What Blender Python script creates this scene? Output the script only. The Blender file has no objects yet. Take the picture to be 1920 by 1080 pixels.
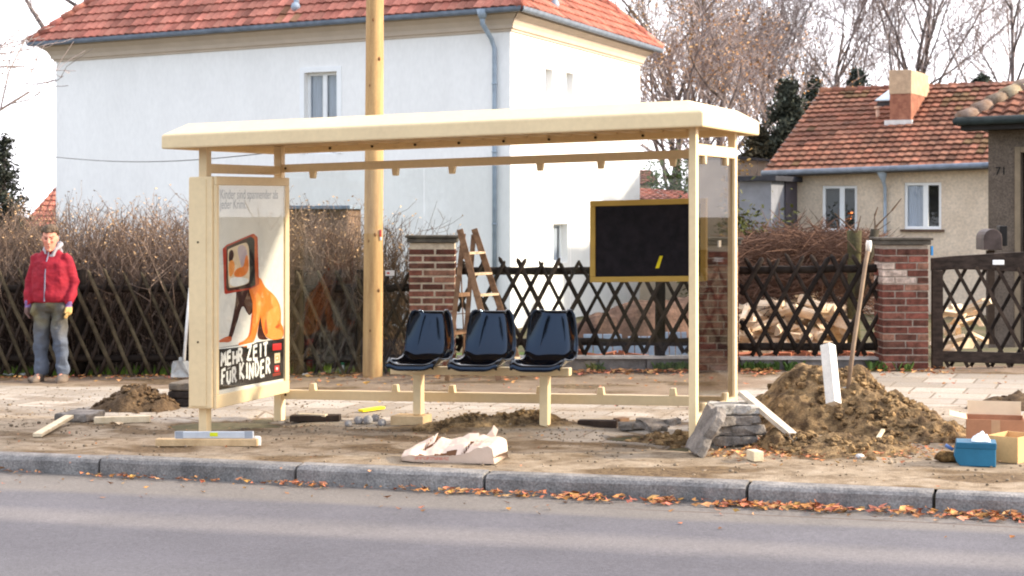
import bpy, bmesh, math, random
from mathutils import Vector, Matrix, noise
R = math.radians
scene = bpy.context.scene
COL = scene.collection
F, CX, HY, HC = 3200.0, 960.0, 399.0, 1.785

# ------------------------------------------------------------------ geometry of the place
def V(*a): return Vector(a)
def clamp(x, a, b): return a if x < a else (b if x > b else x)
def lerp(a, b, f): return a + (b - a) * f
def sstep(a, b, x):
    f = clamp((x - a) / (b - a), 0, 1); return f * f * (3 - 2 * f)
def gz(X, Y):                       # the gently sloping ground
    return .015 * (clamp(X, -14, 14) + 2.49) - .005 * (clamp(Y, 4, 24) - 13.73) - .9 * sstep(21.5, 29, Y)
def at(px, py, Y): return V((px - CX) / F * Y, Y, HC - (py - HY) / F * Y)
def onground(px, py, lift=0.0):
    Y = 15.0
    for _ in range(40):
        X = (px - CX) / F * Y
        Y = (HC - gz(X, Y) - lift) / ((py - HY) / F)
    return V((px - CX) / F * Y, Y, gz((px - CX) / F * Y, Y) + lift)
A = R(-20.4)
UX, UY = math.cos(A), math.sin(A)
NX, NY = -UY, UX
OX, OY = -2.49, 13.73
def st(X, Y): return ((X - OX) * UX + (Y - OY) * UY, (X - OX) * NX + (Y - OY) * NY)
def xy(s, t): return (OX + s * UX + t * NX, OY + s * UY + t * NY)
def SP(s, t, z):                    # shelter frame, follows the street's slope
    X, Y = xy(s, t); return V(X, Y, z + .0228 * s + .0085 * t)
def hit_t(px, py, t):               # ray on a plane t = const -> (s, z)
    k = (px - CX) / F
    # X = k*Y ; t = (kY-OX)*NX+(Y-OY)*NY
    Y = (t + OX * NX + OY * NY) / (k * NX + NY)
    X = k * Y; s = st(X, Y)[0]
    return s, HC - (py - HY) / F * Y - .0228 * s - .0085 * t
def hit_s(px, py, s):               # ray on a plane s = const -> (t, z)
    k = (px - CX) / F
    Y = (s + OX * UX + OY * UY) / (k * UX + UY)
    X = k * Y; t = st(X, Y)[1]
    return t, HC - (py - HY) / F * Y - .0228 * s - .0085 * t
def hit_v(px, py, P, d):            # ray on a vertical plane through P along horizontal d
    k = (px - CX) / F; n = V(d.y, -d.x, 0)
    Y = (P.x * n.x + P.y * n.y) / (k * n.x + n.y)
    return V(k * Y, Y, HC - (py - HY) / F * Y)

# ------------------------------------------------------------------ mesh builder
class MB:
    def __init__(s): s.v, s.f, s.m, s.c = [], [], [], []
    def add(s, vs, fs, m=0, c=None):
        o = len(s.v); s.v += [Vector(p) for p in vs]
        for f in fs:
            s.f.append([o + i for i in f]); s.m.append(m); s.c.append(c)
    def hexa(s, p, m=0, c=None):    # p: bottom 4 ccw, top 4 ccw
        s.add(p, [(3, 2, 1, 0), (4, 5, 6, 7), (0, 1, 5, 4), (1, 2, 6, 5), (2, 3, 7, 6), (3, 0, 4, 7)], m, c)
    def box(s, c0, size, rz=0, m=0, c=None, rot=None):
        x, y, z = size[0] / 2, size[1] / 2, size[2] / 2
        M = rot if rot else Matrix.Rotation(rz, 3, 'Z')
        s.hexa([Vector(c0) + M @ V(*q) for q in ((-x,-y,-z),(x,-y,-z),(x,y,-z),(-x,y,-z),(-x,-y,z),(x,-y,z),(x,y,z),(-x,y,z))], m, c)
    def sbox(s, s0, s1, t0, t1, z0, z1, m=0, c=None):
        s.hexa([SP(*q) for q in ((s0,t0,z0),(s1,t0,z0),(s1,t1,z0),(s0,t1,z0),(s0,t0,z1),(s1,t0,z1),(s1,t1,z1),(s0,t1,z1))], m, c)
    def beam(s, p, q, w, h, up=None, m=0, c=None, taper=1.0):
        p, q = Vector(p), Vector(q); d = (q - p).normalized()
        up = Vector(up) if up else (V(0, 0, 1) if abs(d.z) < .9 else V(0, 1, 0))
        x = d.cross(up).normalized(); y = x.cross(d)
        r = []
        for b, k in ((p, 1), (q, taper)):
            for a, e in ((-1,-1),(1,-1),(1,1),(-1,1)):
                r.append(b + x * (a * w / 2 * k) + y * (e * h / 2 * k))
        s.hexa(r, m, c)
    def tube(s, pts, rad, n=6, m=0, c=None, caps=True):
        pts = [Vector(p) for p in pts]; o = len(s.v); k = len(pts)
        if not hasattr(rad, '__len__'): rad = [rad] * k
        for i, p in enumerate(pts):
            d = pts[min(i + 1, k - 1)] - pts[max(i - 1, 0)]
            if d.length < 1e-9: d = V(0, 0, 1)
            d.normalize()
            a = V(0, 0, 1) if abs(d.z) < .95 else V(1, 0, 0)
            x = d.cross(a).normalized(); y = d.cross(x)
            for j in range(n):
                w = 2 * math.pi * j / n
                s.v.append(p + (x * math.cos(w) + y * math.sin(w)) * rad[i])
        for i in range(k - 1):
            for j in range(n):
                b = o + i * n
                s.f.append([b + j, b + (j + 1) % n, b + n + (j + 1) % n, b + n + j]); s.m.append(m); s.c.append(c)
        if caps:
            s.f.append([o + j for j in range(n)][::-1]); s.m.append(m); s.c.append(c)
            s.f.append([o + (k - 1) * n + j for j in range(n)]); s.m.append(m); s.c.append(c)
    def loft(s, rings, n=16, m=0, c=None):     # rings: (center, rx, ry[, xaxis, yaxis])
        o = len(s.v); k = len(rings)
        for r in rings:
            ce = Vector(r[0]); xa = Vector(r[3]) if len(r) > 3 else V(1, 0, 0); ya = Vector(r[4]) if len(r) > 4 else V(0, 1, 0)
            for j in range(n):
                w = 2 * math.pi * j / n
                s.v.append(ce + xa * (r[1] * math.cos(w)) + ya * (r[2] * math.sin(w)))
        for i in range(k - 1):
            for j in range(n):
                b = o + i * n
                s.f.append([b + j, b + (j + 1) % n, b + n + (j + 1) % n, b + n + j]); s.m.append(m); s.c.append(c)
        s.f.append([o + j for j in range(n)][::-1]); s.m.append(m); s.c.append(c)
        s.f.append([o + (k - 1) * n + j for j in range(n)]); s.m.append(m); s.c.append(c)
    def limb(s, pts, rad, n=12, m=0, c=None):  # rounded tube
        pts = [Vector(p) for p in pts]
        a, b = (pts[0] - pts[1]).normalized(), (pts[-1] - pts[-2]).normalized()
        P = [pts[0] + a * rad[0] * .75] + pts + [pts[-1] + b * rad[-1] * .75]
        s.tube(P, [rad[0] * .5] + list(rad) + [rad[-1] * .5], n, m, c)
    def ball(s, ce, r, seg=10, ring=7, m=0, c=None, jit=0, rnd=None, rot=None):
        if not hasattr(r, '__len__'): r = (r, r, r)
        vs, fs = [], []
        for i in range(ring + 1):
            th = math.pi * i / ring
            for j in range(seg):
                ph = 2 * math.pi * j / seg
                k = 1 + (rnd.uniform(-jit, jit) if rnd and 0 < i < ring else 0)
                q = V(math.sin(th) * math.cos(ph) * r[0] * k, math.sin(th) * math.sin(ph) * r[1] * k, math.cos(th) * r[2] * k)
                vs.append(Vector(ce) + (rot @ q if rot else q))
        for i in range(ring):
            for j in range(seg):
                fs.append((i * seg + j, (i + 1) * seg + j, (i + 1) * seg + (j + 1) % seg, i * seg + (j + 1) % seg))
        s.add(vs, fs, m, c)
    def prism(s, poly, to3, d0, d1, m=0, c=None):  # poly (a,b) -> to3(a,b,d)
        n = len(poly); o = len(s.v)
        s.v += [to3(a, b, d0) for a, b in poly] + [to3(a, b, d1) for a, b in poly]
        s.f.append([o + i for i in range(n)]); s.m.append(m); s.c.append(c)
        s.f.append([o + n + i for i in range(n)][::-1]); s.m.append(m); s.c.append(c)
        for i in range(n):
            s.f.append([o + i, o + (i + 1) % n, o + n + (i + 1) % n, o + n + i][::-1]); s.m.append(m); s.c.append(c)
    def mesh(s, name, mats, off=V(0, 0, 0), smooth=False):
        me = bpy.data.meshes.new(name)
        me.from_pydata([tuple(p - off) for p in s.v], [], s.f)
        for mt in (mats if isinstance(mats, (list, tuple)) else [mats]): me.materials.append(mt)
        me.polygons.foreach_set('material_index', s.m)
        if smooth: me.polygons.foreach_set('use_smooth', [True] * len(s.f))
        if any(c is not None for c in s.c):
            at_ = me.color_attributes.new('Col', 'FLOAT_COLOR', 'CORNER')
            buf = []
            for f, c in zip(s.f, s.c):
                c = c or (1, 1, 1)
                for _ in f: buf += [c[0], c[1], c[2], 1]
            at_.data.foreach_set('color', buf)
        me.update(); return me
    def build(s, name, mats, parent=None, smooth=False, base=None, bevel=0, fix=False, seg=2):
        off = Vector(base) if base is not None else (parent_world(parent) if parent else V(0, 0, 0))
        me = s.mesh(name, mats, off, smooth)
        if fix:
            bm = bmesh.new(); bm.from_mesh(me); bmesh.ops.recalc_face_normals(bm, faces=bm.faces); bm.to_mesh(me); bm.free()
        o = bpy.data.objects.new(name, me); COL.objects.link(o)
        if parent:
            o.parent = parent
            o.location = off - parent_world(parent)
        else: o.location = off
        if bevel:
            b = o.modifiers.new('bevel', 'BEVEL'); b.width = bevel; b.segments = seg; b.limit_method = 'ANGLE'; b.angle_limit = R(40)
        return o
def parent_world(o):
    p = Vector(o.location)
    while o.parent: o = o.parent; p = p + Vector(o.location)
    return p
def tag(o, label=None, cat=None, group=None, kind=None):
    if label: o['label'] = label
    if cat: o['category'] = cat
    if group: o['group'] = group
    if kind: o['kind'] = kind
    return o
def thing(name, loc, label, cat, group=None):
    o = bpy.data.objects.new(name, None); COL.objects.link(o); o.location = loc
    o.empty_display_size = .1
    return tag(o, label, cat, group)
def copy_tree(o, parent=None):
    c = o.copy(); COL.objects.link(c)
    if parent: c.parent = parent
    for ch in list(o.children): copy_tree(ch, c)
    return c
def remeshed(mb, voxel, smooth_it=4, name='m'):
    """fuse overlapping closed volumes into one continuous skin; returns list verts, faces"""
    me = mb.mesh(name, []); o = bpy.data.objects.new('tmp', me); COL.objects.link(o)
    r = o.modifiers.new('r', 'REMESH'); r.mode = 'VOXEL'; r.voxel_size = voxel; r.adaptivity = 0
    if smooth_it:
        k = o.modifiers.new('s', 'SMOOTH'); k.factor = .5; k.iterations = smooth_it
    bpy.context.view_layer.update()
    ev = o.evaluated_get(bpy.context.evaluated_depsgraph_get())
    m2 = bpy.data.meshes.new_from_object(ev)
    vs = [v.co.copy() for v in m2.vertices]; fs = [tuple(p.vertices) for p in m2.polygons]
    bpy.data.objects.remove(o); bpy.data.meshes.remove(me); bpy.data.meshes.remove(m2)
    return vs, fs
def from_vf(vs, fs, colf=None):
    b = MB(); b.v = list(vs); b.f = [list(f) for f in fs]; b.m = [0] * len(fs)
    b.c = [colf(sum((vs[i] for i in f), V(0, 0, 0)) / len(f)) if colf else None for f in fs]
    return b
def fbm(p, oct=3, H=.8, lac=2.1):
    return noise.fractal(p, H, lac, oct)
def text_mesh(body, size, ext=.001):
    cu = bpy.data.curves.new('t', 'FONT'); cu.body = body; cu.size = size; cu.extrude = ext
    o = bpy.data.objects.new('tmp', cu); COL.objects.link(o); bpy.context.view_layer.update()
    ev = o.evaluated_get(bpy.context.evaluated_depsgraph_get())
    m = bpy.data.meshes.new_from_object(ev)
    r = [v.co.copy() for v in m.vertices], [tuple(p.vertices) for p in m.polygons]
    bpy.data.objects.remove(o); bpy.data.curves.remove(cu); bpy.data.meshes.remove(m)
    return r

# ------------------------------------------------------------------ materials
MATS = {}
def nn(nt, t, **kw):
    n = nt.nodes.new(t)
    for k, v in kw.items():
        if k.startswith('i_'):
            n.inputs[k[2:].replace('_', ' ')].default_value = v
        else: setattr(n, k, v)
    return n
def rgb(c): return (c[0], c[1], c[2], 1)
def M(name, base, rough=.7, var=.18, scale=6.0, bump=.15, bscale=None, base2=None, metal=0, spec=.14, col=False,
      stretch=None, fine=.0, coat=0, sheen=0, bdist=.02, thr=(.35, .65), stint=None):
    if name in MATS: return MATS[name]
    m = bpy.data.materials.new(name); m.use_nodes = True; nt = m.node_tree; L = nt.links
    b = nt.nodes['Principled BSDF']
    b.inputs['Roughness'].default_value = rough; b.inputs['Metallic'].default_value = metal
    b.inputs['Specular IOR Level'].default_value = spec
    if stint: b.inputs['Specular Tint'].default_value = rgb(stint)
    if coat: b.inputs['Coat Weight'].default_value = coat; b.inputs['Coat Roughness'].default_value = .05
    tc = nn(nt, 'ShaderNodeTexCoord'); mp = nn(nt, 'ShaderNodeMapping')
    L.new(tc.outputs['Object'], mp.inputs[0])
    if stretch: mp.inputs['Scale'].default_value = stretch
    n1 = nn(nt, 'ShaderNodeTexNoise', i_Scale=scale, i_Detail=6.0, i_Roughness=.62)
    L.new(mp.outputs[0], n1.inputs['Vector'])
    rmp = nn(nt, 'ShaderNodeMapRange', i_From_Min=thr[0], i_From_Max=thr[1])
    L.new(n1.outputs['Fac'], rmp.inputs['Value'])
    mix = nn(nt, 'ShaderNodeMix', data_type='RGBA')
    lo = base2 if base2 else [c * (1 - var) for c in base]
    hi = base if base2 else [min(1, c * (1 + var)) for c in base]
    mix.inputs[6].default_value = rgb(lo); mix.inputs[7].default_value = rgb(hi)
    L.new(rmp.outputs[0], mix.inputs[0]); out = mix.outputs[2]
    if fine:
        n3 = nn(nt, 'ShaderNodeTexNoise', i_Scale=scale * 14, i_Detail=3.0); L.new(mp.outputs[0], n3.inputs['Vector'])
        r3 = nn(nt, 'ShaderNodeMapRange', i_From_Min=.3, i_From_Max=.7, i_To_Min=1 - fine, i_To_Max=1 + fine); L.new(n3.outputs['Fac'], r3.inputs['Value'])
        mu = nn(nt, 'ShaderNodeMix', data_type='RGBA', blend_type='MULTIPLY'); mu.inputs[0].default_value = 1
        L.new(out, mu.inputs[6]); L.new(r3.outputs[0], mu.inputs[7]); out = mu.outputs[2]
    if col:
        ca = nn(nt, 'ShaderNodeVertexColor', layer_name='Col')
        mu = nn(nt, 'ShaderNodeMix', data_type='RGBA', blend_type='MULTIPLY'); mu.inputs[0].default_value = 1
        L.new(out, mu.inputs[6]); L.new(ca.outputs[0], mu.inputs[7]); out = mu.outputs[2]
    L.new(out, b.inputs['Base Color'])
    if bump:
        n2 = nn(nt, 'ShaderNodeTexNoise', i_Scale=bscale or scale * 5, i_Detail=5.0, i_Roughness=.6)
        L.new(mp.outputs[0], n2.inputs['Vector'])
        bp = nn(nt, 'ShaderNodeBump', i_Strength=bump, i_Distance=bdist)
        L.new(n2.outputs['Fac'], bp.inputs['Height']); L.new(bp.outputs[0], b.inputs['Normal'])
    MATS[name] = m; return m
def glass_mat(name, tint=(.93, .95, .94), refl=.06, rough=.0):
    m = bpy.data.materials.new(name); m.use_nodes = True; nt = m.node_tree; nt.nodes.clear(); L = nt.links
    o = nn(nt, 'ShaderNodeOutputMaterial'); t = nn(nt, 'ShaderNodeBsdfTransparent'); g = nn(nt, 'ShaderNodeBsdfGlossy')
    t.inputs[0].default_value = rgb(tint); g.inputs['Roughness'].default_value = rough
    lw = nn(nt, 'ShaderNodeLayerWeight', i_Blend=.25)
    mr = nn(nt, 'ShaderNodeMapRange', i_To_Min=refl, i_To_Max=.16)
    L.new(lw.outputs['Fresnel'], mr.inputs['Value'])
    x = nn(nt, 'ShaderNodeMixShader'); L.new(mr.outputs[0], x.inputs[0]); L.new(t.outputs[0], x.inputs[1]); L.new(g.outputs[0], x.inputs[2])
    L.new(x.outputs[0], o.inputs[0]); MATS[name] = m; return m

cream = M('cream_paint', (.79, .61, .36), .42, base2=(.72, .55, .325), scale=1.8, bump=.04, bscale=40, fine=.035, spec=.3)
cream_in = cream
case_cream = cream
wood_new = M('fresh_wood', (.62, .44, .25), .7, base2=(.48, .32, .17), scale=9, stretch=(1, 1, 1), bump=.1, fine=.1)
wood_pale = M('pale_timber', (.74, .62, .45), .7, base2=(.58, .46, .30), scale=9, bump=.1, fine=.1)
wood_white = M('whitewashed_timber', (.8, .77, .72), .7, .1, 7, .1, fine=.08)
wood_dark = M('dark_timber', (.045, .03, .022), .8, .3, 9, .2)
wood_ladder = M('worn_ladder_wood', (.26, .15, .09), .75, base2=(.12, .065, .038), scale=12, bump=.1)
wood_fence = M('weathered_stake_wood', (.040, .028, .021), .85, base2=(.016, .011, .009), scale=10, bump=.35, col=True)
brick_m = M('pillar_brick', (.14, .052, .038), .85, .45, 16, .6, col=True, fine=.2)
mortar_m = M('lime_mortar', (.50, .41, .31), .9, .2, 18, .4)
concrete = M('grey_concrete', (.30, .29, .28), .9, .2, 9, .35, fine=.18)
slab_m = M('old_slab_stone', (.285, .25, .22), .9, base2=(.115, .10, .088), scale=7, bump=.6, fine=.25)
soil = M('dug_soil', (.31, .205, .108), .95, base2=(.095, .06, .034), scale=11, bump=1, bscale=45, fine=.5, col=True, thr=(.40, .60))
soil_dark = M('dark_soil', (.145, .095, .056), .95, base2=(.06, .038, .024), scale=9, bump=.9, bscale=40, fine=.35, col=True)
leaf_m = M('dead_leaf', (.40, .20, .09), .8, .35, 30, .1, col=True)
plaster = M('white_plaster', (.89, .87, .845), .9, base2=(.83, .81, .785), scale=.9, bump=.12, bscale=70, fine=.03, stretch=(1, 1, .45), thr=(.25, .6))
zinc = M('zinc_gutter', (.17, .20, .25), .5, .2, 5, .05)
zinc_light = M('pale_zinc_pipe', (.36, .42, .50), .5, .15, 5, .05)
# ------------------------------------------------------------------ camera, world, sun
cam = bpy.data.cameras.new('camera'); cam.sensor_width = 36; cam.lens = F / 1920 * 36
cam.shift_y = -(540 - HY) / 1920.0
cam.clip_end = 3000; cam.clip_start = .1
cam.dof.use_dof = True; cam.dof.focus_distance = 13.2; cam.dof.aperture_fstop = 5.6
co = bpy.data.objects.new('camera', cam); COL.objects.link(co); co.location = (0, 0, HC); co.rotation_euler = (R(90), 0, 0)
scene.camera = co
scene.view_settings.view_transform = 'Standard'; scene.view_settings.look = 'None'
scene.view_settings.exposure = 1.55; scene.view_settings.gamma = 1; scene.view_settings.use_curve_mapping = False
scene.cycles.filter_width = 2.0
scene.cycles.transparent_max_bounces = 24

SUN_AZ, SUN_EL = R(-2), R(23)        # azimuth measured from +X towards +Y
w = bpy.data.worlds.new('World'); scene.world = w; w.use_nodes = True; nt = w.node_tree; nt.nodes.clear(); L = nt.links
wo = nn(nt, 'ShaderNodeOutputWorld')
sky = nn(nt, 'ShaderNodeTexSky', sky_type='NISHITA', sun_disc=False, sun_elevation=SUN_EL, sun_rotation=R(90) - SUN_AZ)
sky.air_density = 1.0; sky.dust_density = 2.0; sky.ozone_density = 1.0
b1 = nn(nt, 'ShaderNodeBackground', i_Strength=.12); L.new(sky.outputs[0], b1.inputs[0])
b2 = nn(nt, 'ShaderNodeBackground', i_Strength=.95); vc = nn(nt, 'ShaderNodeMix', data_type='RGBA'); vc.inputs[6].default_value = (.78, .88, 1.03, 1); vc.inputs[7].default_value = (.98, .955, 1.0, 1)
tc = nn(nt, 'ShaderNodeTexCoord'); sx = nn(nt, 'ShaderNodeSeparateXYZ'); L.new(tc.outputs['Generated'], sx.inputs[0])
cn = nn(nt, 'ShaderNodeTexNoise', i_Scale=2.2, i_Detail=5.0, i_Roughness=.55); L.new(tc.outputs['Generated'], cn.inputs['Vector'])
ad = nn(nt, 'ShaderNodeMath', operation='MULTIPLY_ADD'); L.new(cn.outputs['Fac'], ad.inputs[0]); ad.inputs[1].default_value = .9; L.new(sx.outputs['Y'], ad.inputs[2])
mr = nn(nt, 'ShaderNodeMapRange', i_From_Min=.05, i_From_Max=.85, i_To_Min=.5, i_To_Max=1.0); L.new(ad.outputs[0], mr.inputs['Value'])
vm = nn(nt, 'ShaderNodeMapRange', i_From_Min=-.55, i_From_Max=.5); L.new(ad.outputs[0], vm.inputs['Value']); L.new(vm.outputs[0], vc.inputs[0]); L.new(vc.outputs[2], b2.inputs[0])
mx = nn(nt, 'ShaderNodeMixShader'); L.new(mr.outputs[0], mx.inputs[0]); L.new(b1.outputs[0], mx.inputs[1]); L.new(b2.outputs[0], mx.inputs[2])
L.new(mx.outputs[0], wo.inputs[0])
sl = bpy.data.lights.new('sun', 'SUN'); sl.energy = 2.8; sl.angle = R(3.5); sl.color = (1, .87, .68)
so = bpy.data.objects.new('sun', sl); COL.objects.link(so); so.location = (20, 5, 20)
sd = V(math.cos(SUN_AZ) * math.cos(SUN_EL), math.sin(SUN_AZ) * math.cos(SUN_EL), math.sin(SUN_EL))
so.rotation_euler = sd.to_track_quat('Z', 'Y').to_euler()

# ------------------------------------------------------------------ fence line
FA, FB = V(-4.26, 19.2, 0), V(4.9, 18.67, 0)
FD = (FB - FA).normalized()
def fhit(px, py, back=0.0): return hit_v(px, py, FA + V(0, back, 0), FD)
def fY(X): return FA.y + (X - FA.x) * FD.y / FD.x

# ------------------------------------------------------------------ ground sheet
mb = MB()
sg = [-600, -250, -100, -60, -40, -30, -24, -20] + list(range(-18, 26, 2)) + [28, 34, 45, 60, 100, 250, 600]
tg = [-150, -60, -30, -20, -15, -12, -9, -6, -3, -1.36, -1.3, 1, 3] + list(range(4, 26)) + [28, 32, 40, 55, 80, 120, 250, 900]
for t in tg:
    for s in sg:
        X, Y = xy(s, t); mb.v.append(V(X, Y, gz(X, Y) + (-.3 if t < -1.31 else -.035)))
n = len(sg)
for j in range(len(tg) - 1):
    for i in range(n - 1): mb.f.append([j * n + i, j * n + i + 1, (j + 1) * n + i + 1, (j + 1) * n + i]); mb.m.append(0); mb.c.append(None)
garden = M('garden_earth', (.15, .115, .075), .95, base2=(.07, .07, .03), scale=.8, bump=.6, bscale=12, fine=.3)
tag(mb.build('ground', garden), kind='structure')

# lawn behind the left fence
mb = MB()
for i in range(24):
    for j in range(8):
        X = -8 + i * .4; Y = 19.35 + j * .6 - .058 * (X + 4.26)
        mb.v.append(V(X, Y, gz(X, Y) + .0))
for i in range(23):
    for j in range(7): mb.f.append([i * 8 + j, (i + 1) * 8 + j, (i + 1) * 8 + j + 1, i * 8 + j + 1]); mb.m.append(0); mb.c.append(None)
tag(mb.build('lawn_ground', M('lawn_green', (.13, .19, .045), .95, base2=(.08, .11, .03), scale=3, bump=.8, bscale=60, fine=.4)), kind='structure')
rnd = random.Random(4)
mb = MB()
for i in range(5200):
    X = rnd.uniform(-7.4, -1.2); Y = fY(X) + .12 + rnd.random() ** 1.5 * 2.2; z = gz(X, Y)
    h = rnd.uniform(.05, .13); a = rnd.uniform(0, 3.14); dx, dy = math.cos(a) * .008, math.sin(a) * .008; l = rnd.uniform(-.04, .04)
    g = rnd.uniform(.7, 1.3)
    mb.add([V(X - dx, Y - dy, z), V(X + dx, Y + dy, z), V(X + l, Y + l, z + h)], [(0, 1, 2)], 0, (g, g, g * .8))
tag(mb.build('grass', M('grass_blade', (.20, .30, .06), .8, .2, 4, 0, col=True)), 'short green grass along the foot of the hedge behind the left fence', 'grass', kind='stuff')

# ------------------------------------------------------------------ road
mb = MB(); rs = [i * 1.0 for i in range(-40, 41)]; rt = [-9.5 + i * .62 for i in range(14)]
rt[-1] = -1.40
for t in rt:
    for s in rs:
        X, Y = xy(s, t); mb.v.append(V(s, t, gz(X, Y) - .125 + .02 * sstep(-2.4, -6, t)))
n = len(rs)
for j in range(len(rt) - 1):
    for i in range(n - 1): mb.f.append([j * n + i, j * n + i + 1, (j + 1) * n + i + 1, (j + 1) * n + i]); mb.m.append(0); mb.c.append(None)
m = bpy.data.materials.new('asphalt'); m.use_nodes = True; nt = m.node_tree; L = nt.links; b = nt.nodes['Principled BSDF']
b.inputs['Roughness'].default_value = .8; b.inputs['Specular IOR Level'].default_value = .35
tc = nn(nt, 'ShaderNodeTexCoord'); sx = nn(nt, 'ShaderNodeSeparateXYZ'); L.new(tc.outputs['Object'], sx.inputs[0])
mpn = nn(nt, 'ShaderNodeMapping'); mpn.inputs['Scale'].default_value = (.25, 1.3, 1); L.new(tc.outputs['Object'], mpn.inputs[0])
wn = nn(nt, 'ShaderNodeTexNoise', i_Scale=1.0, i_Detail=5.0, i_Roughness=.6); L.new(mpn.outputs[0], wn.inputs['Vector'])
tt = nn(nt, 'ShaderNodeMath', operation='MULTIPLY_ADD'); L.new(wn.outputs['Fac'], tt.inputs[0]); tt.inputs[1].default_value = .32; L.new(sx.outputs['Y'], tt.inputs[2])
tl = nn(nt, 'ShaderNodeMath', operation='MULTIPLY_ADD'); L.new(sx.outputs['X'], tl.inputs[0]); tl.inputs[1].default_value = -.03; L.new(tt.outputs[0], tl.inputs[2])
cr = nn(nt, 'ShaderNodeValToRGB'); mr = nn(nt, 'ShaderNodeMapRange', i_From_Min=-6.0, i_From_Max=-1.2); L.new(tl.outputs[0], mr.inputs['Value']); L.new(mr.outputs[0], cr.inputs[0])
e = cr.color_ramp.elements
def tp(t): return (t + .16 - .09 + 6.0) / 4.8
dk, lt, gt = (.088, .083, .095, 1), (.152, .138, .138, 1), (.156, .138, .125, 1)
stops = [(0, (.104, .098, .108, 1)), (tp(-4.7), (.108, .102, .110, 1)), (tp(-4.0), dk), (tp(-3.22), dk), (tp(-3.0), lt), (tp(-2.84), lt), (tp(-2.58), (.104, .098, .110, 1)), (tp(-2.15), (.103, .097, .107, 1)), (tp(-1.98), gt), (tp(-1.4), gt)]
e[0].position, e[0].color = stops[0]; e[1].position, e[1].color = stops[-1]
for p, c in stops[1:-1]:
    q = e.new(p); q.color = c
fn = nn(nt, 'ShaderNodeTexNoise', i_Scale=130.0, i_Detail=3.0, i_Roughness=.7); L.new(tc.outputs['Object'], fn.inputs['Vector'])
fr = nn(nt, 'ShaderNodeMapRange', i_From_Min=.3, i_From_Max=.7, i_To_Min=.62, i_To_Max=1.38); L.new(fn.outputs['Fac'], fr.inputs['Value'])
fm_ = nn(nt, 'ShaderNodeTexNoise', i_Scale=34.0, i_Detail=5.0, i_Roughness=.75); L.new(tc.outputs['Object'], fm_.inputs['Vector'])
fm2 = nn(nt, 'ShaderNodeMapRange', i_From_Min=.3, i_From_Max=.7, i_To_Min=.74, i_To_Max=1.26); L.new(fm_.outputs['Fac'], fm2.inputs['Value'])
fl_ = nn(nt, 'ShaderNodeTexNoise', i_Scale=1.6, i_Detail=5.0, i_Roughness=.6); L.new(tc.outputs['Object'], fl_.inputs['Vector'])
fl2 = nn(nt, 'ShaderNodeMapRange', i_From_Min=.3, i_From_Max=.7, i_To_Min=.88, i_To_Max=1.10); L.new(fl_.outputs['Fac'], fl2.inputs['Value'])
fr1 = nn(nt, 'ShaderNodeMath', operation='MULTIPLY'); L.new(fr.outputs[0], fr1.inputs[0]); L.new(fm2.outputs[0], fr1.inputs[1])
fr2 = nn(nt, 'ShaderNodeMath', operation='MULTIPLY'); L.new(fr1.outputs[0], fr2.inputs[0]); L.new(fl2.outputs[0], fr2.inputs[1])
mu = nn(nt, 'ShaderNodeMix', data_type='RGBA', blend_type='MULTIPLY'); mu.inputs[0].default_value = 1; L.new(cr.outputs[0], mu.inputs[6]); L.new(fr2.outputs[0], mu.inputs[7])
# fine cracks along the gutter joint
ln = nn(nt, 'ShaderNodeTexNoise', i_Scale=.9, i_Detail=6.0); L.new(tc.outputs['Object'], ln.inputs['Vector'])
lm = nn(nt, 'ShaderNodeMath', operation='MULTIPLY_ADD'); L.new(ln.outputs['Fac'], lm.inputs[0]); lm.inputs[1].default_value = .10; L.new(sx.outputs['Y'], lm.inputs[2])
lc = nn(nt, 'ShaderNodeMath', operation='COMPARE'); L.new(lm.outputs[0], lc.inputs[0]); lc.inputs[1].default_value = -1.72; lc.inputs[2].default_value = .016
lx = nn(nt, 'ShaderNodeMapRange', i_From_Min=3.6, i_From_Max=4.6, i_To_Max=.75); L.new(sx.outputs['X'], lx.inputs['Value'])
lq = nn(nt, 'ShaderNodeMath', operation='MULTIPLY'); L.new(lc.outputs[0], lq.inputs[0]); L.new(lx.outputs[0], lq.inputs[1])
m2 = nn(nt, 'ShaderNodeMix', data_type='RGBA'); L.new(lq.outputs[0], m2.inputs[0]); L.new(mu.outputs[2], m2.inputs[6]); m2.inputs[7].default_value = (.09, .06, .045, 1)
L.new(m2.outputs[2], b.inputs['Base Color'])
bp = nn(nt, 'ShaderNodeBump', i_Strength=.35, i_Distance=.006); L.new(fn.outputs['Fac'], bp.inputs['Height']); L.new(bp.outputs[0], b.inputs['Normal'])
ro = mb.build('road', m); ro.location = (OX, OY, 0); ro.rotation_euler = (0, 0, A); tag(ro, kind='structure')

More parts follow.
